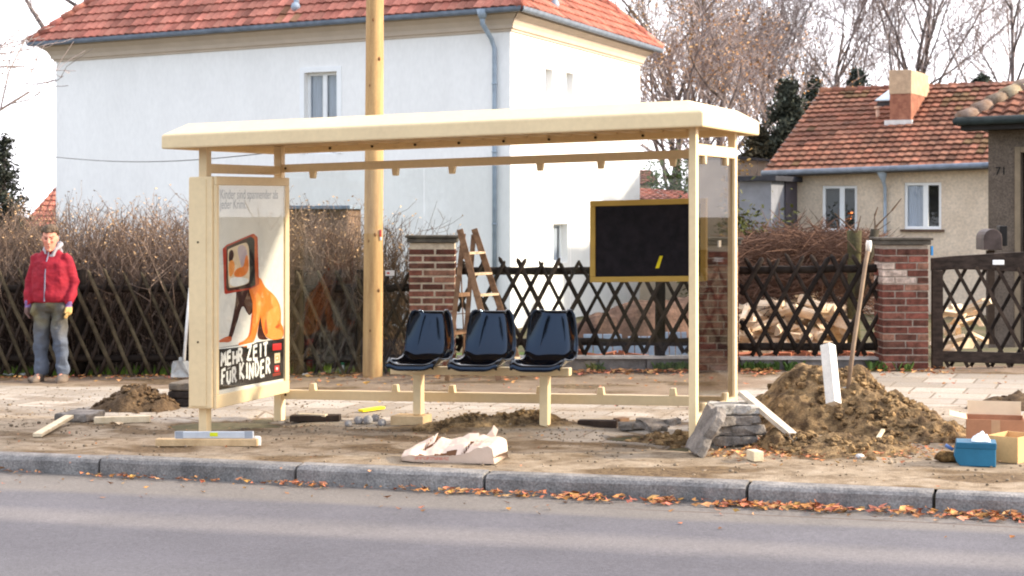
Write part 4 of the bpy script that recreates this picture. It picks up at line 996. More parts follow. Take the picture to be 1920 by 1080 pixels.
# ------------------------------------------------------------------ houses
def tiles(a0, a1, b0, b1, tw, rows, rnd, amp=.016, lift=.046, moss=0.0, mossleft=0.0):
    """pantile courses on the roof plane a0-a1 (eaves) / b0-b1 (ridge)"""
    a0, a1, b0, b1 = map(Vector, (a0, a1, b0, b1))
    ux = (a1 - a0).normalized(); n_ = ux.cross(b0 - a0).normalized()
    if n_.z < 0: n_ = -n_
    uy = n_.cross(ux).normalized()
    if uy.z < 0: uy = -uy
    wd = (a1 - a0).length; bl, brr = (b0 - a0).dot(ux), (b1 - a0).dot(ux); hh = (b0 - a0).dot(uy); hr_ = (b1 - a0).dot(uy)
    mb = MB(); sub = 5
    # closed board under the tiles
    mb.add([a0 - n_ * .05, a1 - n_ * .05, b1 - n_ * .05, b0 - n_ * .05], [(0, 1, 2, 3)], 0, (.35, .3, .3))
    for j in range(rows):
        v0, v1 = j / rows, min(1, (j + 1.12) / rows); xl, xr = lerp(0, bl, v0), lerp(wd, brr, v0); xl1, xr1 = lerp(0, bl, v1), lerp(wd, brr, v1)
        i0, i1 = int(math.floor(min(xl, xl1) / tw)), int(math.ceil(max(xr, xr1) / tw))
        for i in range(i0, i1):
            g = rnd.uniform(.72, 1.22); r_ = rnd.uniform(.92, 1.08); g2 = 1.0
            if rnd.random() < .07: g *= .6
            if moss and noise.noise(V(i * .13, j * .16, 5)) + rnd.uniform(-.3, .3) + (mossleft * (1 - i / max(1, i1))) > 1 - moss: g *= .62; g2 = 1.28
            P = []
            dz = rnd.uniform(-.006, .006)
            for k in range(sub + 1):
                x = (i + k / sub) * tw; w_ = (k / sub) * 2 * math.pi; a = amp * (math.sin(w_) + .35 * math.sin(2 * w_ + .6))
                y0, y1 = v0 * lerp(hh, hr_, clamp(x / wd, 0, 1)), v1 * lerp(hh, hr_, clamp(x / wd, 0, 1))
                x0 = clamp(x, xl, xr) if xl < xr else xl; x1 = clamp(x, xl1, xr1) if xl1 < xr1 else xl1
                P += [a0 + ux * x0 + uy * y0 + n_ * (a + lift - .032 + dz), a0 + ux * x0 + uy * (y0) + n_ * (a + lift + dz), a0 + ux * x1 + uy * y1 + n_ * (a * .8 - .002)]
            mb.add(P, [q for k in range(sub) for q in ((3 * k, 3 * k + 3, 3 * k + 4, 3 * k + 1), (3 * k + 1, 3 * k + 4, 3 * k + 5, 3 * k + 2))], 0, (g * r_, g * g2, g))
    return mb
def ridge_tiles(a, b, r, rnd, n_=None, step=.36):
    a, b = Vector(a), Vector(b); n = max(1, int((b - a).length / step)); mb = MB()
    d = (b - a).normalized()
    for i in range(n):
        p, q = a.lerp(b, i / n), a.lerp(b, (i + 1.1) / n); g = rnd.uniform(.7, 1.25)
        mb.tube([p + V(0, 0, .02), q], [r * 1.1, r * .92], 10, 0, (g, g * rnd.uniform(.9, 1.1), g))
    return mb
tile_red = M('red_clay_tile', (.47, .180, .128), .75, base2=(.30, .105, .076), scale=1.4, bump=.2, bscale=40, fine=.15, col=True)
tile_old = M('old_clay_tile', (.28, .120, .076), .85, base2=(.165, .078, .054), scale=2.0, bump=.3, bscale=40, fine=.25, col=True)
white_fr = M('white_window_paint', (.84, .84, .84), .4, .03, 5, .02)
pane_m = M('window_glass', (.06, .075, .09), .06, .3, .8, 0, spec=.8)
curtain = M('net_curtain', (.55, .56, .60), .9, .15, 5, .1, stretch=(9, 9, .4))
hgx = lambda p: gz(p[0], p[1])
class Wall:                             # vertical wall plane: origin at ground, d along, inwards normal n
    def __init__(s, P, d):
        s.P = Vector((P[0], P[1], 0)); s.d = Vector((d[0], d[1], 0)).normalized(); s.n = V(-s.d.y, s.d.x, 0)
        if s.n.y < 0 and abs(s.n.y) > .2: s.n = -s.n
    def pt(s, l, z, dep=0): return s.P + s.d * l + V(0, 0, z) + s.n * dep
    def px(s, px, py):
        h = hit_v(px, py, s.P, s.d); return (h - s.P).dot(s.d), h.z
    def box(s, mb, l0, l1, z0, z1, d0, d1, m=0, c=None):
        p = [s.pt(l0, z0, d0), s.pt(l1, z0, d0), s.pt(l1, z0, d1), s.pt(l0, z0, d1), s.pt(l0, z1, d0), s.pt(l1, z1, d0), s.pt(l1, z1, d1), s.pt(l0, z1, d1)]
        mb.hexa(p, m, c)
    def grid(s, mb, l0, l1, z0f, z1f, holes, dep=.18, m=0):
        """wall face with rectangular openings (l0,l1,z0,z1) and their reveals"""
        xs = sorted({l0, l1} | {h[0] for h in holes} | {h[1] for h in holes})
        zs0, zs1 = z0f, z1f
        for xa, xb in zip(xs[:-1], xs[1:]):
            hs = sorted([h for h in holes if h[0] <= xa + 1e-6 and h[1] >= xb - 1e-6], key=lambda h: h[2])
            cur = [(zs0(xa), zs0(xb))]; 
            for h in hs:
                mb.add([s.pt(xa, cur[-1][0]), s.pt(xb, cur[-1][1]), s.pt(xb, h[2]), s.pt(xa, h[2])], [(0, 1, 2, 3)], m); cur.append((h[3], h[3]))
            mb.add([s.pt(xa, cur[-1][0]), s.pt(xb, cur[-1][1]), s.pt(xb, zs1(xb)), s.pt(xa, zs1(xa))], [(0, 1, 2, 3)], m)
        for a, b, c, e in holes:
            for q in (((a, c), (b, c)), ((b, c), (b, e)), ((b, e), (a, e)), ((a, e), (a, c))):
                mb.add([s.pt(*q[0]), s.pt(*q[1]), s.pt(q[1][0], q[1][1], dep), s.pt(q[0][0], q[0][1], dep)], [(0, 1, 2, 3)], m)
def window(wall, root, h, dep=.14, mull=(.5,), fr=.055, surround=None, sill=None, curt=None, plants=False, frame=None):
    a, b, c, e = h; frame = frame or white_fr
    mb = MB(); wall.box(mb, a, b, c, c + fr, dep, dep + .06); wall.box(mb, a, b, e - fr, e, dep, dep + .06)
    wall.box(mb, a, a + fr, c + fr, e - fr, dep, dep + .06); wall.box(mb, b - fr, b, c + fr, e - fr, dep, dep + .06)
    for f in mull: x = lerp(a, b, f); wall.box(mb, x - fr * .85, x + fr * .85, c + fr, e - fr, dep - .012, dep + .05)
    w_ = mb.build('window', frame, root, bevel=.006)
    mb = MB(); mb.add([wall.pt(a, c, dep + .03), wall.pt(b, c, dep + .03), wall.pt(b, e, dep + .03), wall.pt(a, e, dep + .03)], [(0, 1, 2, 3)]); mb.build('pane', glass_mat('house_glass', (.80, .84, .88), .07) if 'house_glass' not in MATS else MATS['house_glass'], w_)
    mb = MB(); mb.add([wall.pt(a - .3, c - .2, dep + .5), wall.pt(b + .3, c - .2, dep + .5), wall.pt(b + .3, e + .2, dep + .5), wall.pt(a - .3, e + .2, dep + .5)], [(0, 1, 2, 3)]); mb.build('dark_room', M('room_dark', (.05, .055, .06), .9, .3, 1, 0), w_)
    for (f0, f1) in (curt or ()):
        mb = MB(); k = 26; vs = []
        for i in range(k + 1):
            x = lerp(a, b, lerp(f0, f1, i / k)); y = dep + .10 + .02 * math.sin(i * 1.7) + .01 * math.sin(i * 3.1); vs += [wall.pt(x, c + .03, y), wall.pt(x, e - .02, y)]
        mb.add(vs, [(2 * i, 2 * i + 2, 2 * i + 3, 2 * i + 1) for i in range(k)]); mb.build('curtain', curtain, w_, smooth=True)
    if plants:
        mb = MB(); rnd = random.Random(5)
        for i in range(26):
            f = rnd.choice((.18, .3, .72, .85)); p = wall.pt(lerp(a, b, f) + rnd.uniform(-.06, .06), c + .06 + rnd.random() * .12, dep - .02)
            mb.ball(p, rnd.uniform(.018, .04), 6, 4, 0, None, .3, rnd)
        mb.build('flowers', M('windowsill_flower', (.30, .16, .15), .8, base2=(.08, .09, .05), scale=14, bump=0), w_)
    if surround:
        mb = MB(); t = surround
        wall.box(mb, a - t, a - .002, c, e + t, -.022, .02); wall.box(mb, b + .002, b + t, c, e + t, -.022, .02); wall.box(mb, a - .001, b + .001, e + .002, e + t, -.022, .02)
        mb.build('window_surround', M('white_surround', (.88, .88, .88), .8, .02, 3, .05), w_)
    if sill:
        mb = MB(); wall.box(mb, a - .08, b + .08, c - .06, c - .002, -.10, dep); mb.build('sill', sill, w_, bevel=.008)
    return w_

# ---- the white house
Cx = at(957, 399, 40.0); fd = V(-math.cos(R(27)), math.sin(R(27)), 0); sdv = V(.37, .929, 0).normalized()
Lf, Ls = 13.84, 10.1
zr, zl, zs = 6.50, 6.33, 6.51
h1 = thing('white_house', (Cx.x, Cx.y, hgx(Cx)), 'large white plastered two-storey house with a red hipped tile roof behind the bus shelter', 'house')
WF, WS = Wall(Cx, fd), Wall(Cx, sdv)
WF.n = V(fd.y, -fd.x, 0); WF.n = WF.n if WF.n.y > 0 else -WF.n
WS.n = V(sdv.y, -sdv.x, 0); WS.n = WS.n if WS.n.x < 0 else -WS.n
ev = lambda l: lerp(zr, zl, l / Lf) ; gb_ = -1.3
l1, z1 = WF.px(632, 130); l0, z0 = WF.px(571, 238)
fw_ = (l1, l0, 3.25, z1 - .05)
wl0 = WS.px(1022, 128); wl1 = WS.px(1036, 190); wm0 = WS.px(1061, 135); wm1 = WS.px(1075, 195); wb0 = WS.px(1037, 420); wb1 = WS.px(1064, 492)
sh_ = [(wl0[0], wl1[0], wl1[1], wl0[1]), (wm0[0], wm1[0], wm1[1], wm0[1]), (wb0[0], wb1[0], wb1[1], wb0[1])]
mb = MB()
WF.grid(mb, 0, Lf, lambda l: gb_, lambda l: ev(l) - .02, [fw_], .2)
WS.grid(mb, 0, Ls, lambda l: gb_, lambda l: zr - .02, sh_, .2)
B_ = [WF.pt(Lf, 0), WS.pt(Ls, 0)]; bk = WF.pt(Lf, 0) + sdv * Ls
mb.add([V(B_[0].x, B_[0].y, gb_), V(bk.x, bk.y, gb_), V(bk.x, bk.y, zl), V(B_[0].x, B_[0].y, zl), V(B_[1].x, B_[1].y, gb_), V(B_[1].x, B_[1].y, zs)], [(0, 1, 2, 3), (1, 4, 5, 2), ])
mb.build('wall', plaster, h1)
window(WF, h1, fw_, .15, (.47,), .075, .13, None, ((.05, .42), (.62, .97)), True)
for h in sh_: window(WS, h1, h, .16, (), .06, None, None, ((.05, .95),))
# coved cornice and gutter
beige = M('cornice_beige', (.56, .46, .37), .85, .06, 2, .05)
def eave_runs(mb, prof, closed=True):
    for wl, L_, f in ((WF, Lf, ev), (WS, Ls, lambda l: zr)):
        other = .0
        o = len(mb.v); k = len(prof)
        for l in (0, L_):
            for d, z in prof:
                ext = d * (-1 if l == 0 else 1)      # mitre
                mb.v.append(wl.pt(l + ext, f(l) + z, -d))
        for q in range(k - (0 if closed else 1)):
            mb.f.append([o + q, o + (q + 1) % k, o + k + (q + 1) % k, o + k + q]); mb.m.append(0); mb.c.append(None)
        mb.f.append([o + q for q in range(k)]); mb.m.append(0); mb.c.append(None); mb.f.append([o + k + q for q in range(k)]); mb.m.append(0); mb.c.append(None)
mb = MB(); eave_runs(mb, [(0.0, -.46), (.045, -.455), (.05, -.40), (.09, -.395), (.11, -.30), (.18, -.18), (.30, -.09), (.33, -.085), (.34, -.0), (0, -.0)]); mb.build('cornice', beige, h1, fix=True)
gut = [( .47 + .085 * math.cos(a), .02 + .085 * math.sin(a)) for a in [math.pi + math.pi * i / 8 for i in range(9)]]
gut = [(.36, .03)] + gut + [(.56, .055), (.36, .055)]
mb = MB(); eave_runs(mb, gut); mb.build('gutter', zinc, h1, fix=True)
# roof
oh = .50
E0 = WF.pt(Lf, ev(Lf) + .06, -oh) + fd * oh; E1 = WF.pt(0, zr + .06, -oh) - fd * oh * 1.0; E2 = WS.pt(Ls, zr + .06, -oh) + sdv * oh; E3 = bk + fd * oh + sdv * oh + V(0, 0, zl + .06)
# proper meeting corner on the two eaves
cs = ((-WF.n) + (-WS.n)); cs = cs * (oh * 2 / cs.length_squared); E1 = V(Cx.x, Cx.y, zr + .06) + cs
run = Ls / 2 + oh; rise = run * math.tan(R(44))
m0, m1 = (E0 + E3) / 2, (E1 + E2) / 2
K0 = m0 - fd * run; K1 = m1 + fd * run; K0.z = zl + .06 + rise; K1.z = zr + .06 + rise
rnd = random.Random(1)
rf = tiles(E0, E1, K0, K1, .235, 22, rnd, moss=.35).build('roof', tile_red, h1)
tiles(E1, E2, K1, K1, .235, 22, rnd).build('roof_side', tile_red, rf)
mb = MB(); mb.add([E0, E3, K0, E2, K1], [(0, 1, 2), (1, 3, 4, 2)]); mb.build('roof_back', tile_red, rf)
for a, b in ((E0, K0), (E1, K1), (E2, K1), (K0, K1)): ridge_tiles(a, b, .12, rnd).build('ridge_cap', tile_red, rf, smooth=True)
# two roof vents
def roofpt(px, py, A_, B, C_):
    n_ = (B - A_).cross(C_ - A_); d = V((px - CX) / F, 1, -(py - HY) / F); o_ = V(0, 0, HC); return o_ + d * ((A_ - o_).dot(n_) / d.dot(n_))
for px, py, tri in ((556, 12, (E0, E1, K0)), (1040, 8, (E1, E2, K1))):
    p = roofpt(px, py, *tri); mb = MB()
    mb.tube([p - V(0, 0, .1), p + V(0, 0, .3), p + V(0, 0, .48)], [.075, .07, .10], 12); mb.tube([p + V(0, -.02, .0), p + V(0, -.20, -.03)], [.10, .12], 8); mb.build('roof_vent', zinc_light, rf, smooth=True)
# downpipe
lp = WF.px(930, 300)[0]
pts = [WF.pt(WF.px(922, 30)[0], ev(lp) - .02, -.47), WF.pt(WF.px(922, 30)[0], ev(lp) - .30, -.46), WF.pt(lp + .05, ev(lp) - .62, -.14), WF.pt(lp, ev(lp) - .85, -.075), WF.pt(lp, 3, -.075), WF.pt(lp, -.2, -.075)]
mb = MB(); mb.tube(pts, [.075, .062, .058, .055, .055, .055], 12); mb.tube([pts[0] + V(0, 0, .05), pts[0] - V(0, 0, .16)], [.15, .08], 12)
for z in (1.5, 3.2, 4.8): mb.tube([WF.pt(lp, z, -.075), WF.pt(lp, z + .04, -.075)], .068, 12)
mb.build('downpipe', M('downpipe_zinc', (.30, .36, .43), .5, .15, 5, .05), h1, smooth=True)

# ---- the cottage on the right
C2 = at(1475, 399, 45.0); d2 = V(math.cos(R(27)), -math.sin(R(27)), 0); n2 = V(d2.y, -d2.x, 0); n2 = n2 if n2.y > 0 else -n2
h2 = thing('cottage', (C2.x + 3, C2.y - 1, hgx(C2)), 'low beige rendered cottage with an old red tile roof and a tall chimney', 'house')
W2 = Wall(C2, d2); W2.n = n2
za_, zb2 = W2.px(1475, 325)[1], W2.px(1850, 311)[1]; lb_ = W2.px(1850, 311)[0]
ev2 = lambda l: za_ + (zb2 - za_) * l / lb_
L2 = 9.0; D2 = 9.6
wi = []
for (xa, xb, ya, yb) in ((1541, 1607, 348, 434), (1695, 1765, 342, 430)):
    a, ztop = W2.px(xa, ya); b, zbot = W2.px(xb, yb); wi.append((a, b, zbot, ztop))
mb = MB(); W2.grid(mb, 0, L2, lambda l: -1.3, lambda l: ev2(l), wi, .2)
q = W2.pt(0, 0); r_ = q + n2 * D2; mb.add([V(q.x, q.y, -1.3), V(r_.x, r_.y, -1.3), V(r_.x, r_.y, za_), V(q.x, q.y, za_), V(q.x, q.y, 0) + n2 * D2 / 2 + V(0, 0, za_ + 2.4)], [(0, 1, 2, 4, 3)])
render2 = M('beige_render', (.70, .57, .44), .95, base2=(.60, .48, .365), scale=1.2, bump=.5, bscale=60, fine=.14)
mb.build('wall', render2, h2)
brown_sill = M('brown_sill', (.12, .075, .055), .8, .2, 8, .2)
window(W2, h2, wi[0], .06, (.56,), .075, None, brown_sill, ()); window(W2, h2, wi[1], .06, (.57,), .075, None, brown_sill, ((.05, .55),))
oh2 = .45
G0 = W2.pt(W2.px(1440, 330)[0], ev2(-.5) + .02, -oh2); G1 = W2.pt(L2 + .4, ev2(L2) + .02, -oh2)
dr = D2 / 2 + oh2
T0_ = G0 + n2 * dr; T1_ = G1 + n2 * dr
T0_.z = HC - (172 - HY) / F * T0_.y; kk = (150 - HY)
T1_.z = HC - (151 - 2 - HY) / F * T1_.y
tr = tiles(G0, G1, T0_, T1_, .225, 17, random.Random(7), .012, .056, .30, .25)
r2 = tr.build('roof', tile_old, h2)
mb = MB(); bb0, bb1 = G0 + n2 * 2 * dr, G1 + n2 * 2 * dr; mb.add([T0_, T1_, bb1, bb0], [(0, 1, 2, 3)]); mb.build('roof_back', tile_old, r2)
ridge_tiles(T0_, T1_, .11, rnd).build('ridge_cap', tile_old, r2, smooth=True)
mb = MB(); mb.beam(G0 + V(.02, 0, -.06), T0_ + V(.02, 0, -.06), .05, .16); mb.build('verge_board', M('verge_wood', (.14, .12, .115), .8, .2, 6, .2), r2)
mb = MB(); mb.tube([G0 - n2 * .07 + V(0, 0, -.01), G1 - n2 * .07 + V(0, 0, -.01)], .075, 10); mb.build('gutter', zinc, h2, smooth=True)
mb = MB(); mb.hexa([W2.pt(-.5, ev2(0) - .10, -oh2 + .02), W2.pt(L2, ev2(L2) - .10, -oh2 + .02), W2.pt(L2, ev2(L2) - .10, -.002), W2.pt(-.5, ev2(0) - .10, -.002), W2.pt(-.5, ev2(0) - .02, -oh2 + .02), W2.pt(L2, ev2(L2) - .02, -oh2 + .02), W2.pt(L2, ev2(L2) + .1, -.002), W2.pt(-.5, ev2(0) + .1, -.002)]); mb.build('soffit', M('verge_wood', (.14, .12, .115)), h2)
# side porch strip at the left end
# downpipe with funnel head
lp2 = W2.px(1661, 330)[0]; zt2 = ev2(lp2)
mb = MB(); mb.loft([(W2.pt(lp2, zt2 - .02, -.40), .13, .09), (W2.pt(lp2, zt2 - .12, -.38), .12, .08), (W2.pt(lp2, zt2 - .30, -.25), .05, .05), (W2.pt(lp2, zt2 - .45, -.09), .045, .045), (W2.pt(lp2, 1.6, -.08), .042, .042), (W2.pt(lp2, 0, -.08), .042, .042)], 12)
mb.build('downpipe', zinc_light, h2, smooth=True)
# chimney standing out of the roof
pc_ = roofpt(1690, 232, G0, G1, T0_); cw, cd = .62, .62
W3 = Wall((pc_.x, pc_.y), d2); W3.n = n2
lc0, lc1 = W3.px(1668, 232)[0], W3.px(1708, 232)[0]; ztop = HC - (131 - HY) / F * pc_.y; zmid = HC - (176 - HY) / F * pc_.y
mb = MB(); W3.box(mb, lc0, lc1, pc_.z - .4, zmid, 0, 2.0); ch_ = mb.build('chimney', M('chimney_brick_shaded', (.36, .16, .10), .9, base2=(.22, .09, .06), scale=6, bump=.4, fine=.25), r2, bevel=.01)  # red brick part; its darker colour also paints the shaded lower stack
mb = MB(); W3.box(mb, lc0 - .015, lc1 + .015, zmid, ztop, -.015, 2.015); mb.build('chimney_top', M('chimney_render_lit', (.46, .33, .22), .9, .15, 5, .4, fine=.15), ch_, bevel=.015)  # tan render part; its lighter colour also paints the sunlit top
mb = MB(); W3.box(mb, lc0 - .12, lc1 + .05, pc_.z - .12, pc_.z + .10, -.10, .02); mb.build('flashing', M('pale_flashing', (.62, .60, .58), .6, .1, 6, .1), ch_)
# roof hatch and small flue
p = roofpt(1652, 205, G0, G1, T0_); W4 = Wall((p.x, p.y), d2); W4.n = n2
mb = MB(); a = W4.px(1641, 205)[0]; b = W4.px(1666, 205)[0]; W4.box(mb, a, b, p.z + .05, p.z + .22, .2, .9); ht = mb.build('roof_hatch', M('hatch_dark', (.06, .06, .065), .6, .2, 6, .1), r2)
mb = MB(); mb.hexa([W4.pt(a - .03, p.z + .24, .1), W4.pt(b, p.z + .24, .1), W4.pt(b, p.z + .56, .9), W4.pt(a + .15, p.z + .56, .9), W4.pt(a - .03, p.z + .27, .1), W4.pt(b, p.z + .27, .1), W4.pt(b, p.z + .60, .9), W4.pt(a + .15, p.z + .60, .9)]); mb.build('hatch_lid', M('pale_blue_lid', (.48, .58, .66), .4, .1, 5, .05), ht)
p = roofpt(1646, 222, G0, G1, T0_); mb = MB(); mb.tube([p - V(0, 0, .1), p + V(0, 0, .28)], .06, 10); mb.tube([p + V(0, 0, .26), p + V(0, 0, .33)], .10, 10); mb.build('flue', M('clay_flue', (.55, .36, .27), .8, .15, 6, .1), r2, smooth=True)

# ---- grey garden shed between the houses
Csh = at(1386, 399, 43.5); Wd = Wall(Csh, d2); Wd.n = n2
shd = thing('grey_shed', (Csh.x + .6, Csh.y, hgx(Csh)), 'plain grey shed with a flat dark roof left of the beige cottage', 'shed')
a, zt = Wd.px(1386, 340); b, _ = Wd.px(1446, 337)
mb = MB(); Wd.box(mb, a, b, -1.3, zt, 0, 3); mb.build('wall', M('grey_render', (.20, .205, .23), .9, .15, 2, .3), shd)
mb = MB(); Wd.box(mb, a - .25, b + .2, zt, zt + .13, -.25, 3.2); mb.build('roof', M('tar_roof', (.035, .035, .042), .8, .2, 5, .2), shd, bevel=.01)
Cp = at(1447, 399, 44.2); Wp = Wall(Cp, d2); Wp.n = n2
an_ = thing('cottage_annexe', (Cp.x + .2, Cp.y, hgx(Cp)), 'narrow dark purple-grey annexe under the left eave of the beige cottage', 'annexe')
a, zt = Wp.px(1449, 334); b, _ = Wp.px(1474, 334)
mb = MB(); Wp.box(mb, a, b, -1.3, zt, 0, 1.5); mb.build('wall', M('dark_render', (.085, .072, .082), .9, .15, 2, .3), an_)
mb = MB(); Wp.box(mb, a + .06, b - .06, -.1, zt - .25, -.02, .05); mb.build('door', M('dark_door', (.05, .045, .055), .6, .15, 4, .1), an_, bevel=.01)

# ---- red roofed outbuildings between white house and cottage
Co = at(1196, 399, 52.0); do = V(math.cos(R(10)), math.sin(R(10)), 0); Wo = Wall(Co, do); Wo.n = V(-do.y, do.x, 0)
ob = thing('outbuilding', (Co.x + 1, Co.y, hgx(Co)), 'small cream outbuilding with a shallow red roof behind the black notice board', 'outbuilding')
a0_, z_l = Wo.px(1180, 372); b0_, z_r = Wo.px(1300, 381)
mb = MB(); p = [Wo.pt(a0_, -1.3, 0), Wo.pt(b0_, -1.3, 0), Wo.pt(b0_, -1.3, 3), Wo.pt(a0_, -1.3, 3), Wo.pt(a0_, z_l, 0), Wo.pt(b0_, z_r, 0), Wo.pt(b0_, z_r, 3), Wo.pt(a0_, z_l, 3)]; mb.hexa(p); mb.build('wall', M('cream_render', (.62, .53, .42), .9, .08, 2, .2), ob)
e0, e1 = Wo.pt(a0_ - .2, z_l, -.3), Wo.pt(b0_ + .3, z_r, -.3); f0 = Wo.pt(a0_ - .2, z_l + .42, 2.6); f1 = Wo.pt(b0_ + .3, z_r + .10, 2.6)
tiles(e0, e1, f0, f1, .235, 6, rnd).build('roof', tile_red, ob)
Co2 = at(1190, 399, 66.0); Wo2 = Wall(Co2, V(1, 0, 0)); Wo2.n = V(0, 1, 0)
ob2 = thing('distant_house', (Co2.x + .5, Co2.y, 0), 'distant cream gable house with a red roof, glimpsed right of the white house', 'house')
a, zt = Wo2.px(1180, 345); b, _ = Wo2.px(1222, 345); zr_ = Wo2.px(1200, 316)[1]
mb = MB(); Wo2.box(mb, a, b, -1.3, zt, 0, 4); mb.build('wall', MATS['cream_render'], ob2)
tiles(Wo2.pt(a - .2, zt, -.3), Wo2.pt(b + .3, zt, -.3), Wo2.pt(a - .2, zr_, 2), Wo2.pt(b + .1, zr_, 2), .24, 6, rnd).build('roof', tile_old, ob2)
# distant roof at the far left
Cl = at(50, 399, 58.0); Wl = Wall(Cl, V(1, 0, 0)); Wl.n = V(0, 1, 0)
ob3 = thing('distant_house', (Cl.x + .6, Cl.y, 0), 'distant house with a steep red roof, partly hidden left of the white house', 'house')
a, zt = Wl.px(40, 425); b, _ = Wl.px(135, 425); zr_ = Wl.px(105, 308)[1]; lr_ = Wl.px(104, 308)[0]
mb = MB(); Wl.box(mb, a + .2, b, -1.3, zt, .3, 6); mb.build('wall', render2, ob3)
tiles(Wl.pt(a, zt, 0), Wl.pt(b + 3, zt, 0), Wl.pt(lr_, zr_, 2.5), Wl.pt(b + 3, zr_, 2.5), .24, 12, rnd).build('roof', tile_red, ob3)

# ---- the dark porch house at the right edge
C3 = at(1853, 399, 30.0); h3 = thing('porch_house', (C3.x + 1, C3.y, hgx(C3)), 'dark grey-brown rendered porch house with house number and mossy roof at the right edge', 'house')
W5 = Wall(C3, d2); W5.n = n2
zt = W5.px(1853, 238)[1] + .1; Lp = 3.2
dl0, dz1 = W5.px(1914, 286); dl1 = dl0 + 1.0
dark_r = M('dark_porch_render', (.175, .135, .105), .95, base2=(.12, .092, .072), scale=2.5, bump=.9, bscale=70, fine=.3)
mb = MB(); W5.grid(mb, 0, Lp, lambda l: -1.3, lambda l: zt, [(dl0, dl1, -1.2, dz1)], .3); q = W5.pt(0, 0); r_ = q + n2 * 4
mb.add([V(q.x, q.y, -1.3), V(r_.x, r_.y, -1.3), V(r_.x, r_.y, zt), V(q.x, q.y, zt)], [(0, 1, 2, 3)]); mb.build('wall', dark_r, h3)
mb = MB(); W5.box(mb, dl0, dl1, -1.2, dz1, .22, .28); dr_ = mb.build('door', M('porch_door', (.035, .018, .014), .5, .3, 4, .1), h3)
mb = MB(); W5.box(mb, dl0 - .10, dl0 - .002, -1.2, dz1 + .1, -.03, .03); W5.box(mb, dl0, dl1, dz1 + .002, dz1 + .1, -.03, .03); mb.build('door_surround', M('door_surround', (.24, .18, .12), .8, .15, 5, .1), dr_, bevel=.006)
p0_ = W5.px(1866, 328); vs, fs = text_mesh('71', 1, 0); k = .20
mb = MB(); 
for dd in (0, 1): mb.add([W5.pt(p0_[0] + v.x * k, p0_[1] + v.y * k, -.012 if dd == 0 else -.004) for v in vs], fs)
mb.build('house_number', M('number_black', (.01, .01, .01), .5, .1, 9, 0), h3)
g0 = W5.pt(W5.px(1812, 232)[0], W5.px(1812, 230)[1], -.45); g1 = W5.pt(Lp + .5, W5.px(1812, 230)[1] + .06, -.45)
hipb = hit_v(1960, 142, W5.pt(0, 0, 1.3), d2); tp1 = g1 + n2 * 2.0 + V(0, 0, hipb.z - g0.z)
r5 = tiles(g0, g1, hipb, tp1, .24, 7, random.Random(9), .025, .04, .5, .2).build('roof', tile_old, h3)
gl5 = g0 + n2 * 3.5 + V(0, 0, 0)
tiles(gl5, g0, gl5.lerp(hipb + n2 * 2, .5), hipb, .24, 7, random.Random(9), .025, .04, .5).build('roof_side', tile_old, r5)
ridge_tiles(g0 + V(0, 0, .02), hipb + V(0, 0, .02), .13, random.Random(4), None, .34).build('hip_cap', M('mossy_cap', (.34, .27, .20), .9, base2=(.20, .13, .08), scale=5, bump=.5, fine=.3, col=True), r5, smooth=True)
mb = MB(); mb.tube([g0 - n2 * .06 - d2 * .05, g1 - n2 * .06], .075, 10); mb.tube([g0 - n2 * .06 - d2 * .06, gl5 - d2 * .06], .075, 10); mb.build('gutter', M('dark_gutter', (.03, .04, .04), .5, .2, 6, .1), h3, smooth=True)
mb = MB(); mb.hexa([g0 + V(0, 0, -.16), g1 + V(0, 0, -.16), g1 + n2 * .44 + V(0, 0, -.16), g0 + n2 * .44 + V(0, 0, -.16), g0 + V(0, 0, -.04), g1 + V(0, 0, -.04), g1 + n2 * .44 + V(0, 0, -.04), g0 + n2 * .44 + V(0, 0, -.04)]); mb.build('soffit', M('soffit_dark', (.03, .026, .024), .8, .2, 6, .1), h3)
mb = MB(); a = W5.px(1853, 300)[0]
# letterbox barrel on a post behind the gate
q = at(1865, 470, 22.0); lb = thing('letterbox', V(q.x, q.y, gz(q.x, q.y)), 'dark rounded letterbox on a post behind the garden gate', 'letterbox')
mb = MB(); w_, h_ = .30, .26; prof5 = [(-.12, 0), (.12, 0), (.12, .15)] + [(.12 * math.cos(a), .15 + .12 * math.sin(a)) for a in [math.pi * i / 8 for i in range(1, 8)]] + [(-.12, .15)]
mb.prism(prof5, lambda x, z, d: q + V(x - .02, d, z + .01), 0, .38); mb.build('box', M('letterbox_metal', (.075, .055, .05), .5, .3, 6, .1), lb, bevel=.008, fix=True)
mb = MB(); mb.beam(V(q.x, q.y + .2, gz(q.x, q.y)), V(q.x, q.y + .2, q.z), .09, .09); mb.build('post', wood_dark, lb)
mb = MB(); mb.box(q + V(.13, .12, .19), (.10, .16, .26)); mb.build('side_box', M('black_metal', (.015, .013, .013), .5, .2, 6, .1), lb, bevel=.01)
